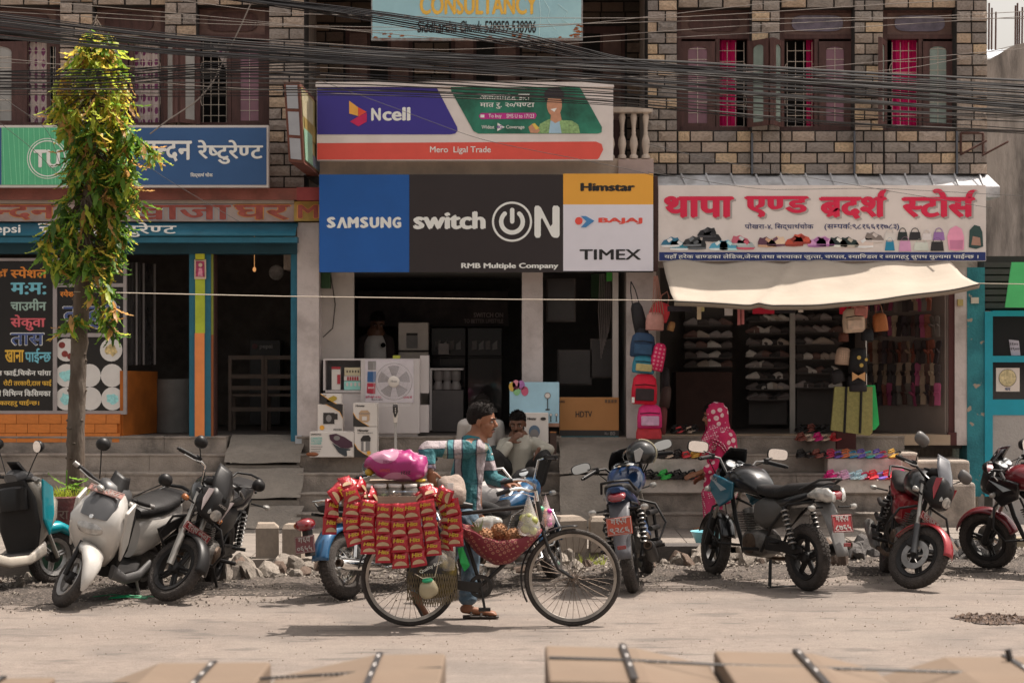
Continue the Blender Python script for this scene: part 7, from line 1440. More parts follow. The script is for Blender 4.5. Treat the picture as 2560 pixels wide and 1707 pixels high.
def packm(seed):
 r2=random.Random(seed);mb=MB();W_,H_=.1,.118
 for s_ in(-1,1):
  def fn(u,v):e=(math.sin(math.pi*u)**.55)*(math.sin(math.pi*min(1,max(0,v)))**.6);ruf=.003*math.sin(u*40)*(1 if v<.08 or v>.92 else 0);return((u-.5)*W_*(1-.06*math.sin(math.pi*v)),s_*(.021*e)+ruf+.002*noise.noise(V((u*6,v*6,seed))),(v-.5)*H_)
  mb.grid(fn,10,10)
 return mb.mesh('snack_packet')
PKM=[packm(i)for i in range(3)];[m_.materials.append(prd)for m_ in PKM]
tmh=fit(textmesh('Hits',.05,.2),-.034,.03,.008,.038,-.0225).mesh('lettering');tmh.materials.append(pyl);bm_=MB().prism([(.036*math.cos(R(a)),-.04+.03*math.sin(R(a)))for a in range(0,181,15)],-.0225,-.0215).mesh('biscuit_print');bm_.materials.append(pcr)
bm2=MB().prism([(.038*math.cos(R(a)),-.046+.0+.032*math.sin(R(a)))for a in range(-20,201,20)],-.0218,-.021).mesh('printed_shadow');bm2.materials.append(prd2);ybk=mat('yellow_packet_side',(.6,.4,.03),.35)
strs=[('leftmost string of red snack packets hanging from the crate',[(868,1214),(843,1232),(838,1262),(833,1300),(832,1325)],-.3,.6),('second string of red snack packets from the left, three long',[(880,1212),(890,1240),(886,1282),(889,1318),(897,1350)],-.33,.25),('third string of red snack packets from the left',[(930,1242),(926,1276),(925,1315),(930,1350),(930,1372)],-.34,.0),('fourth string of red snack packets from the left, under the green jar',[(967,1250),(966,1290),(965,1330),(966,1366),(966,1393)],-.35,0),('longest string of red snack packets in the middle of the crate',[(1003,1250),(1002,1288),(1004,1330),(1006,1370),(1008,1406)],-.35,0),('sixth string of red snack packets, slanting to the right at its end',[(1032,1248),(1036,1285),(1042,1325),(1047,1365),(1053,1402)],-.34,-.05),('seventh string of red snack packets from the left, wide packets',[(1068,1242),(1075,1275),(1080,1315),(1086,1352),(1088,1376)],-.33,-.1),('string of red snack packets with turned backs near the bottle',[(1104,1238),(1118,1262),(1122,1300),(1120,1342),(1118,1364)],-.27,-.7),('rightmost string of red snack packets folded over the crate corner',[(1096,1226),(1128,1236),(1136,1270),(1140,1312),(1144,1354)],-.31,-.35)]
hr_=random.Random(17)
for lb,pl_,dy,yaw in strs:
 t=thing('snack_string',lb,'snack packets',BP(pl_[0][0],pl_[0][1],dy),0,'strings of snack packets on the bicycle');pts=[BP(a,b_,dy)for a,b_ in pl_];tot=sum((pts[i+1]-pts[i]).length for i in range(len(pts)-1));n_=max(3,round(tot/.108))
 def at(s):
  for i in range(len(pts)-1):
   L_=(pts[i+1]-pts[i]).length
   if s<=L_ or i==len(pts)-2:return pts[i].lerp(pts[i+1],s/L_),(pts[i+1]-pts[i]).normalized()
   s-=L_
 for q in range(n_):
  p,d=at(tot*(q+.5)/n_);roll=math.atan2(-d.x,-d.z)
  o=inst(PKM[q%3],'snack_packet',t,p-t.location,(hr_.uniform(-.14,.1),roll,yaw+hr_.uniform(-.12,.12)),(hr_.uniform(1.2,1.38),1.15,tot/n_/.11))
  inst(tmh,'lettering',o);inst(bm2,'printed_shadow',o);inst(bm_,'biscuit_print',o)
for a,lb in(((880,1205),'crumpled red packet bundle draped over the left end of the crate'),((908,1228),'red packet bundle sagging between the second and third strings'),((1082,1226),'red packet bundle lying over the right end of the crate')):
 t=thing('snack_string',lb,'snack packets',BP(a[0],a[1],-.2))
 for q in range(4):o=inst(PKM[q%3],'snack_packet',t,(-.09+.06*q,-.03*(q%2),.02*(q%2)-.02*abs(q-1.5)),(-.9+.2*q,.5*(q-1.5),.3*q),(1,1.3,1));inst(bm_,'biscuit_print',o)
SK=thing('sack','magenta and pale pink woven sack lying on top of the crate under the vendor hand','sack',BP(990,1203));skm=printed('woven_magenta_sack',(.24,.008,.1),(.36,.16,.24),3.2,5,.3,None,.42);skm.node_tree.nodes['Principled BSDF'].inputs['Roughness'].default_value=.35
sb=MB().ell((0,0,0),1,nu=60,nv=36);out=[]
for p in sb.v:
 q=V(p);q=V([math.copysign(abs(c)**.72,c)for c in q]);q.x*=.235;q.y*=.17;q.z*=.112*(1.05-.35*max(0,-q.x/.235));n_=noise.noise(q*9)*.022+abs(noise.noise(q*22))*.018;out.append((q.x+n_+X(990,BY),q.y+BY-.02,q.z+n_-.06*q.x+Z(1163,BY)))
sb.v=out;put('bag',sb,skm,SK,smooth=70);yc=mat('yellow_sack_print',(.4,.26,.02),.5)
def onsack(s,w_,h_,cx,cz,m,up=1):
 mb=fit(textmesh(s,.03),-w_/2,w_/2,-h_/2,h_/2,0);mb.v=[(BP(cx,0).x+a*-up,BY-.02-.2+.25*(c)**2*0+.028+b_,BP(0,cz).z+c*-up)for a,b_,c in mb.v];put('lettering',mb,m,SK)
onsack('SONAM',.075,.026,966,1171,mat('sack_print_red',(.4,.05,.06),.6));onsack('MANSULI RICE',.1,.022,978,1150,mat('sack_print_maroon',(.22,.02,.1),.6));onsack('2121',.07,.024,1018,1177,mat('sack_print_black',(.02,.02,.02),.6))
put('sack_corner',MB().ell(BP(925,1178,-.06),(.035,.05,.03)),yc,SK,smooth=60);put('sack_corner',MB().ell(BP(1052,1198,-.08),(.04,.04,.014)),yc,SK,smooth=60)
def lump(c,r_,seed,am=.1,sc_=7,nu=20,nv=14):
 mb=MB().ell(c,r_,None,nu,nv);o=V((seed*3.1,)*3);mb.v=[tuple(V(p)+(V(p)-V(c))*am*(noise.noise((V(p)-V(c))*sc_+o)+.5*noise.noise((V(p)-V(c))*sc_*2.6+o))*2)for p in mb.v];return mb
tag(put('cloth_bundle',lump(BP(1130,1228,.02),(.12,.12,.13),3,.16),mat('dusty_beige_cloth',(.24,.19,.16),.9,var=.3,scale=7,bump=.6,bscale=20),smooth=70),'dusty beige cloth bundle tied behind the crate, beside the vendor hip','bundle')
tag(put('paper_roll',MB().box(X(1122,BY),X(1136,BY),BY-.3,BY-.295,Z(1296,BY),Z(1200,BY)),mat('printed_paper_strip',(.6,.58,.55),.8,var=.15,scale=50)),'white printed paper strip hanging at the right end of the crate','paper')
RB2=thing('rice_bag','black rice bag hanging in a brown net beside the rear wheel','bag',BP(1080,1480,-.12));mb=lump(BP(1082,1432,-.12),(.19,.09,.18),5,.1);put('sack',mb,mat('black_woven_bag',(.02,.018,.018),.6,var=.3,scale=30,dirt=(.35,.25,.03),dirtamt=.6,dscale=5),RB2,smooth=70)
mb=fit(textmesh('Quality Rice',.01),-.1,.08,0,.032,0);Tq=Matrix.Translation(BP(1085,1412,-.235))@Matrix.Rotation(-.45,4,'Y');mb.v=[tuple(Tq@V(p))for p in mb.v];put('lettering',mb,wpr,RB2);net=MB()
nlo=lambda u,v:BP(1022+122*u,1400+92*v-20*math.sin(3.14*u)*(1-v)+14*math.sin(3.14*u)*v,-.24+.1*abs(u-.5))
for i in range(26):net.tube([nlo(min(1,max(0,i/20+.12*v/6-.1)),.35+.65*v/6)for v in range(7)],.0035,4);net.tube([nlo(min(1,max(0,i/20-.14*v/6)),.35+.65*v/6)for v in range(7)],.0035,4)
tag(put('net',net,mat('brown_net_cord',(.13,.1,.06),.9),RB2),kind='stuff');put('handle',MB().tube([BP(1040,1425,-.22),BP(1060,1436,-.24),BP(1090,1432,-.24),BP(1102,1380,-.22)],.004,5),mat('cream_cord',(.4,.34,.26),.8),RB2)
o=put('plastic_bag',lump(BP(1075,1462,-.27),(.07,.035,.07),9,.25),mat('yellowish_plastic_bag',(.36,.31,.2),.3,alpha=.85,coat=.3),smooth=60);tag(o,'small knotted yellowish bag with a green knot hanging over the rice bag','plastic bag');put('knot',lump(BP(1073,1440,-.28),(.035,.03,.02),4,.4),mat('green_bag_knot',(.02,.35,.16),.4),o)
bo=thing('water_bottle','cloudy plastic water bottle hanging upside down near the snack strings','bottle',BP(1124,1418,-.3));put('bottle_body',MB().lathe([(.01,0),(.045,.01),(.05,.03),(.048,.1),(.052,.11),(.05,.18),(.03,.21)],BP(1124,1420,-.2),n=20),gls,bo,smooth=50)
tag(put('green_bag',MB().add([BP(1145,1366,-.1),BP(1158,1362,-.14),BP(1176,1408,-.12),BP(1162,1424,-.1),BP(1152,1400,-.14)],[(0,1,2,3,4)]),mat('bright_green_bag',(.01,.28,.06),.5),solid=.02),'bright green bag hanging in front of the seat tube','bag')
SL=thing('fruit_sling','red patterned cloth sling slung inside the bicycle frame holding pineapples','cloth sling',BP(1245,1395));slc=printed('red_floral_cloth',(.13,.012,.02),(.26,.14,.09),26,30,.5,(.2,.02,.03),.36,.24)
def sling(u,v):
 a=v*3.1416;x0=1146+206*u;rim=1306+14*math.sin(u*3.14)+14*u;dep=82*max(0,math.sin(3.14*u))**.7*(1-.25*abs(u-.5));wd_=.19*max(0,math.sin(3.14*u))**.5+.015;return tuple(BP(x0+3*math.sin(9*v),rim+dep*max(0,math.sin(a))**.8+5*noise.noise(V((u*7,v*5,0)))+(16*math.sin(3.14*u)if v<.5 else 0)*math.cos(a)**2,-wd_*math.cos(a)-.02))
put('cloth',MB().grid(sling,40,24),slc,SL,smooth=80,solid=.008)
pam=mat('pineapple_skin',(.26,.12,.05),.7,var=.5,scale=35,bump=1,bscale=45);lfp=mat('pineapple_leaf',(.2,.27,.13),.5,var=.2)
for i,(px,py,dy,lb)in enumerate(((1213,1338,-.06,'left pineapple with grey-green leaves in the cloth sling'),(1248,1326,-.02,'middle pineapple lying highest in the cloth sling'),(1284,1338,-.05,'right pineapple half hidden in the cloth sling'))):
 t=thing('pineapple',lb,'pineapple',BP(px,py+20,dy),0,'pineapples in the sling');c=BP(px,py,dy);ax=V((-.8,-.25,.25))if i==0 else V((.5,-.8,.2));fr=MB().ell(c,(.062,.058,.06),None,18,12);put('fruit',fr,pam,t,smooth=30);ey=MB()
 for q in range(70):z_=1-2*(q+.5)/70;a=q*2.4;r_=math.sqrt(1-z_*z_);ey.ell(c+V((r_*math.cos(a)*.06,r_*math.sin(a)*.056,z_*.058)),(.009,.009,.009),None,6,4)
 tag(put('fruit_eyes',ey,pam,t),kind='stuff');lv=MB()
 for q in range(16):a=hr_.uniform(-1,1);L_=hr_.uniform(.07,.14);b0=c+V((-.04 if i<2 else .03,-.02,.03));d=V((-.7+.9*a if i==0 else .3*a,-.1,.9-.3*abs(a))).normalized();lv.add([b0+V((-.012,0,0)),b0+V((.012,0,0)),b0+d*L_*.6+V((.006,-.01,0)),b0+d*L_],[(0,1,2),(0,2,3)])
 if i==0:put('crown',lv,lfp,t)
tag(put('plastic_wrap',lump(BP(1218,1306,.06),(.1,.07,.05),12,.25),mat('clear_wrap',(.6,.6,.56),.2,alpha=.5,coat=.5),smooth=60),'clear crumpled plastic behind the pineapples in the sling','plastic')
def hangbag(lb,cx,yt,yb,wpx,dy,m,cont,seed):
 t=thing('plastic_bag',lb,'plastic bag',BP(cx,yb,dy));prof=[(.004,0),(.02,.06),(.5,.45),(.85,.66),(1,.82),(.8,.95),(.35,1)];rings=[]
 for w_,h_ in prof:rings.append([BP(cx+(w_*wpx/2)*math.cos(a)*(1+.08*math.sin(5*a+seed)),yt+(yb-yt)*h_,dy+w_*.085*math.sin(a))for a in[2*math.pi*q/24 for q in range(24)]])
 for(px,py,r_,cm)in cont:o=put('fruit' if r_>.03 else 'wrapper',lump(BP(px,py,dy+rnd.uniform(-.03,.02)),(r_,r_,r_*.9),px,.05 if r_>.03 else .3),cm,t,smooth=70)
 put('bag',MB().loft(rings),m,t,smooth=60);return t
gv_=mat('guava_skin',(.28,.29,.07),.45,var=.15,scale=9);hangbag('translucent white bag of yellow-green guavas hanging from the handlebar',1321,1224,1338,58,-.12,mat('translucent_bag',(.75,.7,.66),.25,alpha=.3,coat=.6),[(1309,1292,.037,gv_),(1333,1296,.037,gv_),(1320,1306,.038,gv_),(1312,1318,.036,gv_),(1331,1322,.036,gv_),(1322,1288,.034,gv_)],1)
wr_=[mat('wrapper_green',(.05,.4,.2),.3),mat('wrapper_magenta',(.45,.03,.25),.3),mat('wrapper_yellow',(.6,.45,.05),.3),mat('wrapper_orange',(.6,.2,.05),.3),mat('wrapper_pale',(.5,.55,.5),.3)]
hangbag('translucent pinkish bag of coloured sweet wrappers hanging behind the guava bag',1364,1232,1322,46,.05,mat('translucent_pink_bag',(.75,.6,.6),.25,alpha=.32,coat=.6),[(1352+(q%3)*10,1276+(q//3)*11,.026,wr_[(q*3+q//3)%5])for q in range(12)],2)
tag(put('white_sack',lump(V((X(1218,19.6),19.6,Z(1243,19.6))),(.2,.2,.15),8,.07),mat('white_woven_sack',(.36,.34,.33),.7,var=.1,scale=5,bump=.6,bscale=14),smooth=70),'white woven sack lying behind the blue cruiser tank','sack')
# ================================================================ electrical shop goods
cw=mat('white_laminate',S('a39c9a',.62),.5,var=.03);bxw=mat('white_carton',S('b3aca6',.62),.6,var=.04);dk=mat('print_charcoal',S('2c2826',.7));gy=mat('print_mid_grey',S('6a6664',.6));amb=mat('print_amber',(0,0,0))
CTR=thing('shop_counter','white laminate shop counter with an open shelf and posters behind the fan','counter',(X(930,24.98),25.0,1.06))
Yc=24.99
for r_,nm in(((808,896,902,900),'top'),((808,900,813,980),'side'),((808,975,902,980),'shelf')):put(nm,pbox(*r_,Yc,Yc+.35),cw,CTR)
put('shelf_back',pbox(813,900,902,975,Yc+.3,Yc+.33),mat('shelf_grey',S('6a686a',.55)),CTR);put('lower_panel',pbox(808,981,902,1092,Yc+.02,Yc+.3),cw,CTR);put('main_panel',pbox(902,896,1049,1082,Yc-.04,Yc+.3),cw,CTR);put('plinth',pbox(902,1082,1044,1098,Yc,Yc+.3),cw,CTR);put('right_panel',pbox(1050,888,1072,982,Yc+.04,Yc+.3),cw,CTR);put('right_drawer',pbox(1050,1012,1072,1080,Yc+.04,Yc+.3),cw,CTR)
po=flat([(913,898),(1034,898),(1034,1006),(913,1004)],Yc-.045,mat('poster_pale',S('a8a0a4',.62)),CTR,'poster')
flat([(919,928),(940,928),(940,955),(918,954)],Yc-.05,mat('leaflet_blue',S('2c4c74',.6)),po.parent,'leaflet');flat([(918,957),(939,957),(938,984),(917,982)],Yc-.05,mat('leaflet_red',S('8c2434',.6)),CTR,'leaflet');flat([(920,902),(940,902),(940,924),(920,924)],Yc-.05,gy,CTR,'leaflet');letters('smart',(920,966,936,971),Yc-.054,wpr,CTR,.02)
letters('हामी कहाँ NCELL',(914,988,954,995),Yc-.05,mat('print_crimson',(0,0,0)),CTR,.03,dv=True);letters('NAME को',(1008,988,1030,995),Yc-.05,mat('print_crimson',(0,0,0)),CTR,.03,dv=True);letters('रिचार्ज गर्नुहोस्',(929,996,958,1001),Yc-.05,dk,CTR,.02,dv=True)
def pack(name,label,x0,y0,x1,y1,Y,dep,m,cat='box',group=None):
 t=thing(name,label,cat,(X((x0+x1)/2,Y),Y,Z(y1,Y)),0,group);put('carton',pbox(x0,y0,x1,y1,Y,Y+dep),m,t,bev=.004);return t
rdm=mat('carton_red',S('8c2c34',.6));mint=mat('carton_mint',S('7fb0a8',.6))
t=pack('extension_box','tall white and red extension cord box on the counter shelf',829,917,851,974,25.05,.08,bxw);flat([(829,916),(851,916),(851,922),(829,922)],25.045,rdm,t);flat([(843,936),(851,936),(851,959),(843,959)],25.045,rdm,t)
t=pack('socket_box','cream box of sockets standing on the red carton on the shelf',861,918,901,938,25.05,.1,mat('carton_cream',S('a89e84',.6)));
for q in range(5):flat(oval(868+q*7,928,1.6,3),25.046,dk,t)
t=pack('bulb_carton','red and white striped bulb carton on the shelf',860,939,901,951,25.05,.1,bxw);[flat([(868+q*6,941),(872+q*6,941),(872+q*6,950),(868+q*6,950)],25.046,rdm,t)for q in range(5)]
t=pack('bulb_carton','mint green bulb carton at the bottom of the shelf',860,952,901,974,25.05,.1,mint);[flat(oval(868+q*10,960,3,5),25.046,bxw,t)for q in range(4)]
pack('yellow_box','small yellow-green box standing on top of the counter',982,888,1000,896,25.1,.08,mat('carton_lime',S('9a9a3c',.6)))
def curve_corner(t,x0,y0,x1,y1,Y,side):
 pts=[(x0,y1-34),(x0+8,y1-20),(x0+22,y1-10),(x0+40,y1)]if side=='l' else[(x1,y0+34),(x1-8,y0+18),(x1-26,y0+8),(x1-42,y0)];c=(x0,y1)if side=='l' else(x1,y0)
 pts=[(max(x0,min(x1,a)),max(y0,min(y1,b_)))for a,b_ in pts];flat(pts+[c],Y-.004,dk,t);put('printed_line',MB().tube([(X(a,Y),Y-.005,Z(b_,Y))for a,b_ in pts],.004,4),amb,t)
Yb=24.66
t=pack('iron_box','small white box with a yellow iron printed on it, topmost of the left pile',801,984,854,1009,Yb,.14,bxw);flat([(815,1004),(822,994),(834,988),(842,992),(842,998),(830,1004)],Yb-.004,mat('print_olive',S('8f7a2c',.6)),t);letters('Himstar',(803,986,816,989),Yb-.004,dk,t,.04);curve_corner(t,801,984,854,1009,Yb,'l')
t=pack('speaker_box','white box with black speakers printed on it, middle of the left pile',794,1010,857,1079,Yb,.25,bxw);curve_corner(t,794,1010,857,1079,Yb,'r');flat([(808,1031),(836,1031),(836,1059),(808,1059)],Yb-.003,dk,t);flat([(830,1033),(844,1033),(844,1048),(830,1048)],Yb-.005,dk,t);flat(oval(822,1045,7,9),Yb-.006,gy,t);flat(oval(805,1068,6,6),Yb-.004,amb,t);letters('SPEAKERS',(833,1071,854,1075),Yb-.004,dk,t,.03)
Yv=24.42
t=pack('vacuum_box','wide white vacuum cleaner box with mint lettering at the bottom left of the pile',774,1079,885,1142,Yv,.32,bxw)
for i,s_ in enumerate(('CANISTER','VACUUM','CLEANER')):letters(s_,(777,1092+i*6.4,806-i,1097.5+i*6.4),Yv-.004,mat('print_mint2',S('6aa09a',.6)),t,.035)
letters('SAMSUNG',(777,1083,803,1087),Yv-.004,dk,t,.03);[flat([(777,1115+q*6),(806-q*3,1115+q*6),(806-q*3,1116.3+q*6),(777,1116.3+q*6)],Yv-.004,gy,t)for q in range(4)]
flat([(823,1086),(840,1083),(862,1092),(880,1104),(882,1116),(870,1120),(852,1118),(836,1108),(825,1098)],Yv-.004,mat('print_plum',S('3c2430',.6)),t);flat([(830,1106),(850,1118),(876,1122),(872,1138),(862,1140),(846,1130)],Yv-.005,mat('print_slate_dark',S('2c3034',.6)),t);flat(oval(842,1094,8,6),Yv-.006,gy,t);flat([(867,1126),(881,1124),(882,1138),(868,1140)],Yv-.007,bxw,t)
t=pack('cooker_box','white rice cooker box with a gold cooker printed on it, on the thermos box',883,1007,943,1065,Yv,.3,bxw);curve_corner(t,883,1007,943,1065,Yv,'l');letters('Himstar',(889,1011,912,1016),Yv-.004,dk,t,.05);flat([(898,1030),(903,1025),(919,1025),(924,1030),(924,1050),(918,1054),(904,1054),(898,1050)],Yv-.004,mat('print_gold',S('9a8066',.6)),t);flat([(897,1032),(925,1032),(925,1034),(897,1034)],Yv-.006,gy,t);flat([(905,1040),(917,1040),(917,1050),(905,1050)],Yv-.006,bxw,t)
t=pack('thermos_box','white electric thermos box under the rice cooker box',886,1066,943,1142,Yv,.3,bxw);curve_corner(t,886,1066,943,1142,Yv,'l');letters('Himstar',(894,1072,922,1078),Yv-.004,dk,t,.05);letters('ELECTRIC THERMOS',(894,1080,932,1083),Yv-.004,gy,t,.02);flat([(902,1096),(908,1088),(922,1087),(927,1094),(926,1102),(902,1102)],Yv-.005,dk,t);flat([(903,1102),(925,1101),(925,1124),(921,1128),(903,1126)],Yv-.004,gy,t);flat([(909,1103),(914,1103),(914,1126),(909,1126)],Yv-.006,bxw,t);flat(oval(922,1131,5,5),Yv-.007,amb,t)
sdl=lump(V((X(780,24.2),24.2,.885)),(.06,.035,.018),2,.3);tag(put('sandal',sdl,mat('orange_brown_rubber',(.25,.08,.03),.6),smooth=50),'orange brown sandal left alone on the step beside the vacuum cleaner box','sandal')
FN=thing('pedestal_fan','white pedestal fan wrapped in clear plastic in front of the counter','fan',(X(987,24.45),24.45,.87));fc_=V((X(985,24.3),24.3,Z(953,24.3)));fwm=mat('fan_white_plastic',S('b0a8a0',.6),.4,var=.03);fgm=mat('fan_grey_grille',S('7a7474',.6),.4)
g_=MB()
for q in range(60):a=2*math.pi*q/60;g_.tube([fc_+V((math.cos(a)*.06,-.075,math.sin(a)*.06)),fc_+V((math.cos(a)*.15,-.07,math.sin(a)*.15)),fc_+V((math.cos(a)*.205,0,math.sin(a)*.205))],.0012,3,False)
for r_ in(.205,.16,.11):g_.ring(fc_+V((0,0 if r_>.2 else-.07,0)),(0,1,0),r_,.004 if r_>.2 else .0016,40,5)
tag(put('grille',g_,fgm,FN),kind='stuff');put('hub_cap',MB().lathe([(.066,0),(.064,-.02),(.05,-.03),(.0001,-.032)],fc_+V((0,-.06,0)),(0,1,0),28),fwm,FN,smooth=50);letters('Himstar',(977,949,993,955),24.205,gy,FN,.03)
for q in range(5):a=q*1.257+.3;put('blade',MB().grid(lambda u,v:tuple(fc_+V((math.cos(a+v*.75-.35)*(.05+.13*u),-.02+.03*v,math.sin(a+v*.75-.35)*(.05+.13*u)))),6,6),mat('grey_translucent_blade',S('6f6a6c',.6),.3,alpha=.8),FN,smooth=60)
put('motor',MB().tube([fc_+V((0,.02,0)),fc_+V((0,.16,0))],[.06,.04],18),fwm,FN,smooth=50);put('neck',MB().body([(-.17,0,.028,.02),(-.1,0,.032,.03),(.0,0,.03,.03),(.05,0,.02,.02)],Matrix.Translation((fc_.x+.015,fc_.y+.05,Z(1018,24.3)))@Matrix.Rotation(R(-90),4,'Y'),16),fwm,FN,smooth=50)
flat([(982,1010),(994,1010),(995,1028),(990,1042),(986,1042),(982,1028)],24.31,dk,FN,'control_panel');[flat(oval(988.5,1020+q*4,1.3,1.3),24.305,bxw,FN,'button')for q in range(4)]
put('pole',MB().tube([(fc_.x+.015,fc_.y+.05,Z(1045,24.3)),(fc_.x+.015,fc_.y+.05,.9)],.016,12).tube([(fc_.x+.015,fc_.y+.05,Z(1045,24.3)),(fc_.x+.015,fc_.y+.05,Z(1058,24.3))],.022,12),mat('grey_pole',S('8a8682',.6),.35),FN,smooth=50);put('base',MB().lathe([(.19,0),(.19,.012),(.06,.03),(.03,.05)],(fc_.x+.015,fc_.y+.05,.875),n=30),fwm,FN,smooth=50)
wrp=MB().grid(lambda u,v:tuple(fc_+V(((.25-.03*v)*math.cos((u-.5)*5.6+1.57)*(1-.25*max(0,v-.6)),-.12+.05*v+.012*noise.noise(V((u*14,v*7,1))),.235*math.sin((u-.5)*5.6+1.57)*(1-.05*v)-.03)))if 0 else tuple(fc_+V(((u-.5)*.46*(1-.55*max(0,.25-v)),-.1-.02*math.sin(3*u)+.012*noise.noise(V((u*9,v*9,1))),(v-.55)*.5))),24,24);put('plastic_wrap',wrp,mat('clear_fan_wrap',(.7,.68,.68),.15,alpha=.16,var=.1,coat=1),FN,smooth=60)
Yd=24.62;sb_=mat('print_sky',S('86a6b4',.62),.5,var=.22,scale=1.6)
t=pack('fan_box','pale blue fan box with printed balloons behind the sitting man',1274,955,1398,1064,Yd,.2,sb_);flat([(1274,1057),(1398,1057),(1398,1066),(1274,1066)],Yd-.003,mat('carton_side',S('7a5c4c',.6)),t)
for cx,cy,c in((1281,966,'a8883c'),(1292,976,'6f9a6c'),(1303,962,'8a5a8c'),(1312,977,'a04860'),(1290,961,'b07080')):flat(oval(cx,cy,9,12),Yd-.004,mat('balloon_'+c,S(c,.62)),t,'printed_balloon')
letters('Himstar',(1284,966,1317,972),Yd-.006,mat('print_violet_red',S('7a3850',.6)),t,.05)
def pfan(cx,cy,k):flat(oval(cx,cy,8*k,8*k),Yd-.004,gy,t,'printed_fan');flat(oval(cx,cy,6*k,6*k),Yd-.005,bxw,t,'printed_fan');flat([(cx-1,cy+8*k),(cx+1,cy+8*k),(cx+1,cy+34*k),(cx-1,cy+34*k)],Yd-.006,dk,t);flat(oval(cx,cy+35*k,6*k,2*k),Yd-.006,dk,t)
pfan(1369,988,1);pfan(1377,1036,.45);pfan(1391,1036,.45)
t=pack('heater_box','white boxed heater standing between the sitting man and the television box',1311,1031,1371,1150,24.5,.28,bxw);letters('Himstar',(1318,1042,1341,1049),24.496,dk,t,.05);flat(oval(1358,1046,7,4),24.496,dk,t);flat(oval(1336,1078,14,16),24.496,mat('print_slate_blue',S('4c5c6c',.6)),t);flat(oval(1336,1084,11,12),24.494,gy,t)
t=pack('wooden_stand','dark wooden stand with an orange edge beside the boxed heater',1374,1078,1391,1150,24.6,.3,mat('dark_stand_wood',S('3c2c26',.6)));flat([(1374,1078),(1391,1078),(1391,1081),(1376,1081)],24.595,mat('orange_wood',S('8a5a34',.6)),t)
tvm=mat('kraft_carton',S('94683f',.62),.8,var=.06,scale=4);t=pack('television_box','large brown HDTV box on the sill right of the pale blue fan box',1399,993,1547,1090,24.95,.2,tvm)
Yt=24.946;flat([(1399,1074),(1547,1075),(1547,1090),(1399,1090)],Yt,dk,t);flat([(1399,1089),(1547,1089),(1547,1092),(1399,1092)],Yt-.002,mat('print_teal',S('1c4c54',.6)),t);letters('HDTV',(1439,1027,1480,1042),Yt,dk,t,.02);letters('SAMSUNG',(1384,1000,1412,1006),Yt,dk,t,.04);letters('80',(1525,1078,1538,1087),Yt-.004,gy,t,.01);letters('100cm',(1511,1079,1521,1086),Yt-.004,gy,t,.01)
for q in range(4):flat([(1512+q*8,998),(1518+q*8,998),(1518+q*8,1006),(1512+q*8,1006)],Yt,mat('print_brown',S('5a4430',.6)),t)
sv=mat('brushed_silver',S('7a726c',.5),.4,.4,var=.1);t=thing('fridge','silver refrigerator behind the counter of the electrical shop','refrigerator',(X(1033,26.8),26.8,1.06));put('freezer_door',pbox(995,805,1072,876,26.8,26.86),sv,t,bev=.01);put('lower_door',pbox(995,879,1072,1070,26.8,26.86),sv,t,bev=.01);put('cabinet',pbox(997,807,1070,1080,26.87,27.4),mat('fridge_grey',(.1,.1,.1)),t);flat([(1016,832),(1044,832),(1044,870),(1016,870)],26.795,gy,t,'sticker');flat([(1016,832),(1044,832),(1044,838),(1016,838)],26.79,dk,t,'sticker')
bgl=mat('black_gloss_fridge',(.018,.016,.018),.12,var=.1,coat=.6)
for x0,x1,lb in((1077,1165,'left black refrigerator at the back of the electrical shop'),(1168,1256,'right black refrigerator at the back of the electrical shop')):
 t=thing('fridge',lb,'refrigerator',(X((x0+x1)/2,27.2),27.2,1.06),0,'black refrigerators');put('upper_door',pbox(x0,818,x1,890,27.2,27.26),bgl,t,bev=.012);put('lower_door',pbox(x0,893,x1,1070,27.2,27.26),bgl,t,bev=.012);put('cabinet',pbox(x0+2,820,x1-2,1080,27.27,27.8),bgl,t)
 for q in range(4):flat([(x0+12+q*17,852+(q%2)*8),(x0+24+q*17,850),(x0+24+q*17,872),(x0+12+q*17,874)],27.194,gy if q%2 else mat('dim_sticker',S('5a5452',.6)),t,'sticker')
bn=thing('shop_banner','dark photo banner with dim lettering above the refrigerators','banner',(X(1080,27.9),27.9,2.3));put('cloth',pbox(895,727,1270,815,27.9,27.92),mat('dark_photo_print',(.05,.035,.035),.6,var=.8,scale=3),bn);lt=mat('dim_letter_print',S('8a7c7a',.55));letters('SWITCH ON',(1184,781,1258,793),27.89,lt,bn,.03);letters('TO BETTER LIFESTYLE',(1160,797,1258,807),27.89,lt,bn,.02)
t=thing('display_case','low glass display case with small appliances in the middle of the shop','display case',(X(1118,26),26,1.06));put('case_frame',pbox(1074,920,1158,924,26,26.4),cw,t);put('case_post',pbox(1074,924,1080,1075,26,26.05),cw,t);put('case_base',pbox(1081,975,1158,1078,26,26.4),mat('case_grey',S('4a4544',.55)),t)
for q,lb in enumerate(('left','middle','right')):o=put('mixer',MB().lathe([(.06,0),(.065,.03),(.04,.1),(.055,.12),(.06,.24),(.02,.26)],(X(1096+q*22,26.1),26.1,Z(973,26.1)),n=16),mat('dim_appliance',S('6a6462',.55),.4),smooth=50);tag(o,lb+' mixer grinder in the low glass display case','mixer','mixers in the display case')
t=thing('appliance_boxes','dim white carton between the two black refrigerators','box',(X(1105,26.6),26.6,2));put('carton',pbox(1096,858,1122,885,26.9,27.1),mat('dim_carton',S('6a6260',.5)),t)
grn_=mat('green_plastic_lightbox',S('2f7a2a',.6),.5)
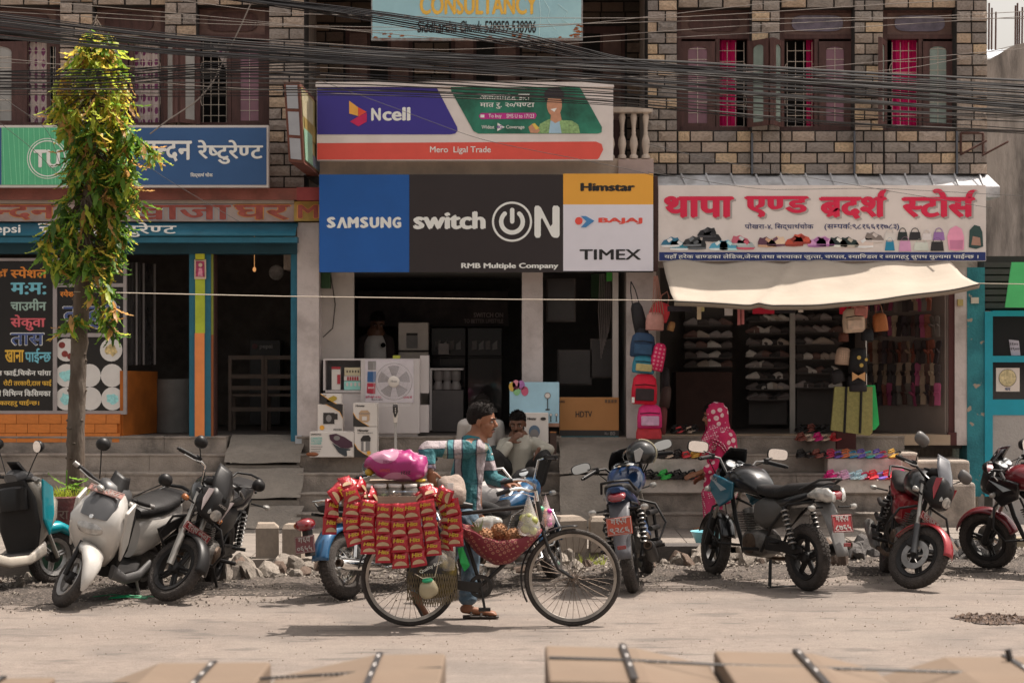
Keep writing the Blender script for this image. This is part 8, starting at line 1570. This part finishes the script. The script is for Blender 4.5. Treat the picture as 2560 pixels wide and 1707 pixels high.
for r_,lb in(((803,680,825,720),'dark green light box hanging at the left of the electrical shop'),((1517,680,1532,702),'bright green light box hanging at the right of the electrical shop'),((1478,684,1512,744),'dim green light box inside the right bay')):o=put('light_box',pbox(*r_,25.12 if r_[0]!=1478 else 26,25.3 if r_[0]!=1478 else 26.2),grn_ if r_[0]==1517 else mat('dim_green_box',S('1f3a20',.6)));tag(o,lb,'light box')
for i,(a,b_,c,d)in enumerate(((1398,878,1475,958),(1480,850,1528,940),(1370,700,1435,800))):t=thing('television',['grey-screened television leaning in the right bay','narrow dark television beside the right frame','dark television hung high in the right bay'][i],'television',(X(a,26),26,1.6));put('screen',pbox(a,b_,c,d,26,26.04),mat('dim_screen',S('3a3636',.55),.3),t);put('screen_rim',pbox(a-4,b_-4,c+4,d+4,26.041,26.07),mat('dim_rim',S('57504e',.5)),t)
for i in range(7):tag(put('hanging_cable',MB().tube([(X(1500+i*4,25.6),25.6,2.95),(X(1496+i*5,25.6),25.55,2.5),(X(1503+i*3,25.6),25.6,1.95+.05*i)],.005,5),mat('dim_carton',(0,0,0))),'grey cable hanging inside the right bay of the electrical shop','cable','cables hanging in the right bay')
tag(put('wall_cable',MB().tube([(X(826,25.28),25.28,Z(680,25.3)),(X(838,25.28),25.28,Z(760,25.3)),(X(832,25.28),25.28,Z(820,25.3)),(X(808,25.28),25.28,Z(842,25.3))],.005,5),bpl),'thin black cable drooping across the white side panel','cable')
# ================================================================ shoe shop goods
def bagth(label,cx,cy,w_,h_,Y,c,kind='backpack',tilt=0,pocket=None,strap=None,flatk=.5,c2=None):
 Zc=Z(cy,Y);xx=X(cx,Y);k=Y/FP;t=thing(kind,label,kind.replace('_',' '),(xx,Y,Zc));t.rotation_euler=(0,R(tilt),0);W_,H_=w_*k/2,h_*k/2;m=c if not isinstance(c,str)else mat('bag_'+c,S(c,.55),.7,var=.15,scale=9,bump=.25)
 put('body',MB().body([(-H_,0,.05,W_*.86),(-H_*.9,0,.08,W_),(0,0,.095,W_),(H_*.7,0,.085,W_*.88),(H_*.95,0,.06,W_*.6),(H_,0,.03,W_*.3)],Matrix.Rotation(R(-90),4,'Y'),20,3.2),m,t,False,60)
 if pocket:pm=mat('bag_'+pocket,S(pocket,.55),.7,var=.2,scale=12);put('pocket',MB().box(-W_*.72,W_*.72,-.125,-.09,-H_*.75,H_*.05),pm,t,False,bev=.012);put('zip',MB().tube([(-W_*.8,-.09,H_*.25),(0,-.1,H_*.32),(W_*.8,-.09,H_*.25)],.005,5),bpl,t,False)
 if strap:sm2=mat('bag_'+strap,S(strap,.55),.7);[put('strap',MB().tube([(s_*W_*.5,0,H_*.9),(s_*W_*.35,-.02,H_+h_*k*.35),(0,0,H_+h_*k*.6)],.007,6),sm2,t,False)for s_ in(-1,1)]
 return t
YG=24.5
bagth('black sling bag hanging high on the left bag column',1598,800,34,90,YG+.2,'1c1a1c','sling_bag',-12,None,'1c1a1c');bagth('red leather handbag partly behind the pale pink one',1650,778,50,48,YG+.06,'a02c34','handbag',20,None,'7a5044');bagth('pale pink leather handbag with long brown straps',1637,803,46,46,YG,'9a7068','handbag',2,None,'7a5448');bagth('small tan pouch beside the pink handbag',1678,815,18,24,YG+.1,'80603c','pouch',15);bagth('black handbag under the pink handbag straps',1602,845,30,50,YG+.15,'1c1a1e','handbag',10)
bagth('navy blue backpack with a price tag on the left bag column',1607,862,62,62,YG,'20344c','backpack',4,'26405a');bagth('children blue backpack with colourful printed front',1609,910,56,46,YG-.02,'2a6a7c','backpack',5,'9a8c60');bagth('pink speckled backpack hanging sideways on the left column',1645,892,36,70,YG-.04,printed('pink_speckled_cloth',S('a81848',.55),S('b86a7a',.55),22,22,0,None,.3),'backpack',12);bagth('bright red backpack with a black pocket and pale blue strap',1611,972,64,76,YG-.05,'a8142c','backpack',2,'2a2022');bagth('pink school backpack with a printed picture on its front',1624,1040,62,60,YG-.05,'b02860','backpack',0,'a8849a');bagth('red patterned bag at the bottom of the left column',1622,1080,64,34,YG,'9a2c34','bag',0);bagth('dark floral backpack behind the pink school backpack',1655,1050,24,70,YG+.2,'5a2c2c','backpack',6);bagth('dark brown leather backpack hanging low in the shade',1664,990,26,56,YG+.22,'3a2c28','backpack',8);bagth('black backpack hanging beside the red backpack',1664,948,20,60,YG+.24,'201c1e','backpack',0)
put('paper_tag',MB().box(X(1579,24.3),X(1586,24.3),24.28,24.285,Z(1006,24.3),Z(992,24.3)),wpr)['label']='small white price tag beside the bright red backpack';bpy.data.objects['paper_tag']['category']='tag'
for q in range(5):tag(put('bag_strap',MB().tube([(X(1630+q*7,24.5),24.4,Z(785,24.5)),(X(1634+q*2,24.5),24.42,Z(690,24.5))],.006,5),mat('bag_7a5448',(0,0,0))),'long brown bag strap hanging at the left end of the awning','strap','long bag straps at the left of the shoe shop')
YH=24.3
bagth('cream and red flap bag hanging under the awning',2134,800,56,62,YH,'a89684','flap_bag',-4,'b09c8c','7a5a4c');bagth('bright red bag behind the cream flap bag',2114,765,30,40,YH+.1,'b01830','bag',0);bagth('dusty pink backpack hanging top right of the bag cluster',2148,770,42,50,YH+.02,'a0645c','backpack',3,'94605a');bagth('tan brown shoulder bag with one long strap',2200,805,36,46,YH,'8a5430','shoulder_bag',-6,None,'6a4a3c');bagth('black cap with a white emblem on the bag cluster',2168,836,30,30,YH,'16181c','cap',0);bagth('beige speckled handbag on the bag cluster',2108,890,38,44,YH,printed('beige_monogram',S('8a7464',.55),S('a48c78',.55),40,40,0,None,.3),'handbag',5);bagth('black rucksack with gold badges',2144,902,46,66,YH-.05,'131214','backpack',0);bagth('small black bag with a tan bow',2140,952,44,34,YH-.05,'161416','bag',0);bagth('black quilted bag above the green shopping bag',2143,968,50,22,YH-.08,'1a1618','bag',0);bagth('dark satchel left of the tan bow',2094,940,34,34,YH,'1c191a','satchel',-18);bagth('brown leather pouch hanging mid cluster',2109,842,24,24,YH+.05,'4a2a20','pouch',0)
bw=put('bow',MB().prism([(X(2125,YH),Z(929,YH)),(X(2125,YH),Z(951,YH)),(X(2140,YH),Z(942,YH)),(X(2157,YH),Z(952,YH)),(X(2157,YH),Z(929,YH)),(X(2140,YH),Z(938,YH))],YH-.17,YH-.14),mat('tan_bow',S('a07850',.55),.6));tag(bw,'tan fabric bow on the front of the small black bag','bow')
for cx,cy,r_ in((2142,893,5),(2160,898,4),(2148,912,5)):o=put('badge',MB().lathe([(.001,0),(r_*.0045,0),(r_*.0045,.004)],(X(cx,YH),YH-.16,Z(cy,YH)),(0,1,0),12),mat('gold_badge',S('9a8240',.55)));tag(o,'round badge on the black rucksack','badge','badges on the black rucksack')
JB=thing('shopping_bag','large olive woven shopping bag with black stripes and green edges','shopping bag',(X(2128,24.2),24.2,Z(1085,24.2)));olv=mat('olive_woven_plastic',S('6f6a3e',.55),.6,var=.2,scale=40,bump=.4,bscale=120)
put('front',MB().prism([(X(2086,24.2),Z(966,24.2)),(X(2180,24.2),Z(966,24.2)),(X(2180,24.2),Z(1080,24.2)),(X(2172,24.2),Z(1088,24.2)),(X(2076,24.2),Z(1074,24.2))],24.16,24.22),olv,JB);put('back',MB().prism([(X(2150,24.3),Z(962,24.3)),(X(2186,24.3),Z(962,24.3)),(X(2196,24.3),Z(1060,24.3)),(X(2186,24.3),Z(1072,24.3)),(X(2150,24.3),Z(1084,24.3))],24.24,24.3),mat('green_bag_edge',S('1f8a48',.55),.5),JB)
for a,b_ in((2116,2111),(2154,2150)):put('stripe',MB().tube([(X(a,24.15),24.152,Z(966,24.15)),(X(b_,24.15),24.152,Z(1082,24.15))],.014,4),bpl,JB)
pr=put('support_post',pbox(2092,1062,2140,1122,24.6,24.7),mat('maroon_paint',(0,0,0)));tag(pr,'short dark wooden post foot under the olive shopping bag','post');tag(put('support_pole',MB().tube([(X(2165,24.5),24.5,1.2),(X(2165,24.5),24.5,Z(690,24.5))],.012,8),chrome),'thin bright pole carrying the bag cluster under the awning','pole')
for i,(cx,w_,h_,c,lb)in enumerate(((1748,10,34,'a89880','cream ribbon tag hanging from the awning edge'),(1822,20,24,'a8a4a4','pale grey pouch hanging under the awning'),(1848,7,48,'9a5c5c','left dusty pink ribbon hanging under the awning'),(1858,7,46,'9a5c5c','right dusty pink ribbon hanging under the awning'),(1910,54,20,'a01830','red bag hanging under the middle of the awning'),(1755,14,14,'b0a878','yellowish price label under the awning'),(2004,12,16,'b0a8a0','white card label under the awning'),(1700,60,14,'201c22','dark bag row at the left under the awning'),(1960,60,18,'1c1a20','dark folded bag right of the red hanging bag'))):
 o=put('hanging_item',pbox(cx-w_/2,764,cx+w_/2,764+h_,23.6,23.63),mat('bag_'+c,S(c,.6),.7));tag(o,lb,'hanging bag' if w_>15 else 'ribbon');o.location.y+=.01*i
def shoe_mesh(heel=0):
 mb=MB().body([(-.12,.028,.034,.026),(-.06,.04,.036,.042),(0,.036,.034,.034),(.06,.026,.042,.024),(.11,.02,.036,.016),(.13,.016,.018,.01)],n=12,e=2.4).box(-.125,.13,-.038,.038,0,.012);return mb
SHM=shoe_mesh().mesh('shoe');SHM.materials.append(bpl)
rkc=[mat('shoe_'+c,S(c,.5),.5,var=.15)for c in('3c3432','524a48','2a2626','7a7270','8a7e74','56403a','a09a94')];sr=random.Random(31)
rackm=mat('grey_rack',S('3a3533',.5),.6)
RKS=[('back shoe rack at the left under a lit lamp',1712,1828,(812,843,868,893,916),27.2,4),('middle shoe rack behind the woman in pink',1872,1968,(752,778,802,832,862,892,918,946,972,998),27.0,5),('right shoe rack left of the bag cluster',1992,2098,(742,772,800,830,860,898,932,968),26.8,5)]
for lb,x0,x1,ys,Y,n_ in RKS:
 t=thing('shoe_rack',lb,'shoe rack',(X((x0+x1)/2,Y),Y,1.06));put('back_panel',pbox(x0,735,x1,1060,Y+.16,Y+.18),rackm,t)
 for y in ys:
  put('shelf',pbox(x0,y,x1,y+3,Y-.1,Y+.15),rackm,t)
  for q in range(n_):o=inst(SHM,'shoe',None,(X(x0+(x1-x0)*(q+.5)/n_,Y),Y-.02,Z(y,Y)+.002),(0,0,sr.uniform(-.3,.3)+(3.14 if sr.random()<.4 else 0)),(.7,.8,1.1),sr.choice(rkc));tag(o,'dark shoe, %s from the left on the %s shelf of the %s rack'%(ORD[q],ORD[ys.index(y)],lb.split()[0]),'shoe','shoes on the '+' '.join(lb.split()[:3]))
tag(put('shop_desk',pbox(1690,930,1830,1090,26.6,27.1),mat('dark_desk_wood',S('33211c',.5),.7,var=.2)),'dark wooden shop desk below the left shoe rack','desk');o=put('ceiling_downlight',MB().lathe([(.06,0),(.065,-.012)],(X(1756,27),26.5,2.78),n=14),mat('lit_downlight',(1,1,1)));tag(o,'small lit lamp over the left shoe rack','ceiling light')
slp=MB().body([(-.12,0,.035,.008),(0,0,.034,.008),(.1,0,.044,.008),(.125,0,.03,.006)],n=12).tube([(-.01,-.036,.006),(.03,-.02,.04),(.03,.02,.04),(-.01,.036,.006)],.009,6).mesh('slipper');slp.materials.append(bpl)
hc_=[mat('slipper_'+c,S(c,.5),.5,var=.2)for c in('3a2622','5a3024','4a4440','6a5a4c','241c1c','70304a','7a6a5a','2a2226')]
for j,y in enumerate((750,815,880,935,985)):
 for q in range(15):
  u=q/14;x=2352-165*u-(20 if j==0 else 0);Y=25.06+1.5*u;o=inst(slp,'slipper',None,(X(x,Y)-.05,Y-.05,Z(y,Y)),(sr.uniform(-.3,.3),R(-90)+sr.uniform(-.25,.25),R(50)+sr.uniform(-.5,.5)),(sr.uniform(.95,1.2),)*3,sr.choice(hc_));tag(o,'slipper, %s from the right in the %s row on the slanted wall'%(ORD[q],('top','second','third','fourth','bottom')[j]),'slipper','slippers on the slanted wall')
def row(x0,x1,n_,yb,Y,cols,where,sc_=1.0,toe=None):
 for q in range(n_):
  x=x0+(x1-x0)*(q+.5)/n_;c=cols[q%len(cols)];nm={'1c1a1a':'black','2c8a3c':'green','a0304a':'crimson','5a4a8c':'violet','2c6a8c':'blue','b0603c':'orange','a8843c':'mustard','b0206a':'magenta','b08aa0':'pale pink','9ab0c0':'pale blue','b83a40':'red','6a3c34':'brown','a89484':'cream','3a8a84':'teal'}[c]
  o=inst(slp,'slipper',None,(X(x,Y),Y,Z(yb,Y)+.012),(R(14),0,R(-90)+sr.uniform(-.25,.25)),(sc_*1.2,)*3,mat('footwear_'+c,S(c,.55),.5,var=.15));tag(o,'%s slipper, %s %s'%(nm,ORD[q],where),'slipper','slippers '+where)
  if q%2==0:tg=dup(o,loc=(o.location.x+.02,o.location.y+.1,o.location.z+.02),label='%s slipper behind the %s one %s'%(nm,ORD[q],where))
row(1613,1770,9,1195,24.05,['1c1a1a','1c1a1a','2c8a3c','1c1a1a','1c1a1a','1c1a1a','1c1a1a','b83a40','1c1a1a'],'on the lower left white step',1.15);row(1640,1790,7,1142,24.4,['1c1a1a','a89484','1c1a1a','b83a40','a8843c','b83a40','1c1a1a'],'on the upper left white step');row(1990,2095,5,1100,24.7,['6a3c34','a89484','b0206a','a89484','b83a40'],'on the top stair at right')
row(1992,2256,14,1142,24.4,['1c1a1a','1c1a1a','6a3c34','1c1a1a','a0304a','5a4a8c','b0603c','2c6a8c','5a4a8c','3a8a84','5a4a8c','a0304a','a8843c','1c1a1a'],'on the upper right white step',1.05);row(2066,2280,12,1195,24.05,['b0206a','b08aa0','b08aa0','9ab0c0','9ab0c0','a0304a','b83a40','5a4a8c','b83a40','a0304a','b0206a','a8843c'],'on the lower right white step',1.08);row(1990,2110,8,1078,25.3,['1c1a1a','1c1a1a','6a3c34','1c1a1a'],'on the shop floor left of the olive bag');row(1680,1740,5,1080,25.2,['1c1a1a','b83a40','1c1a1a','a89484'],'on the shop floor beside the left bags')
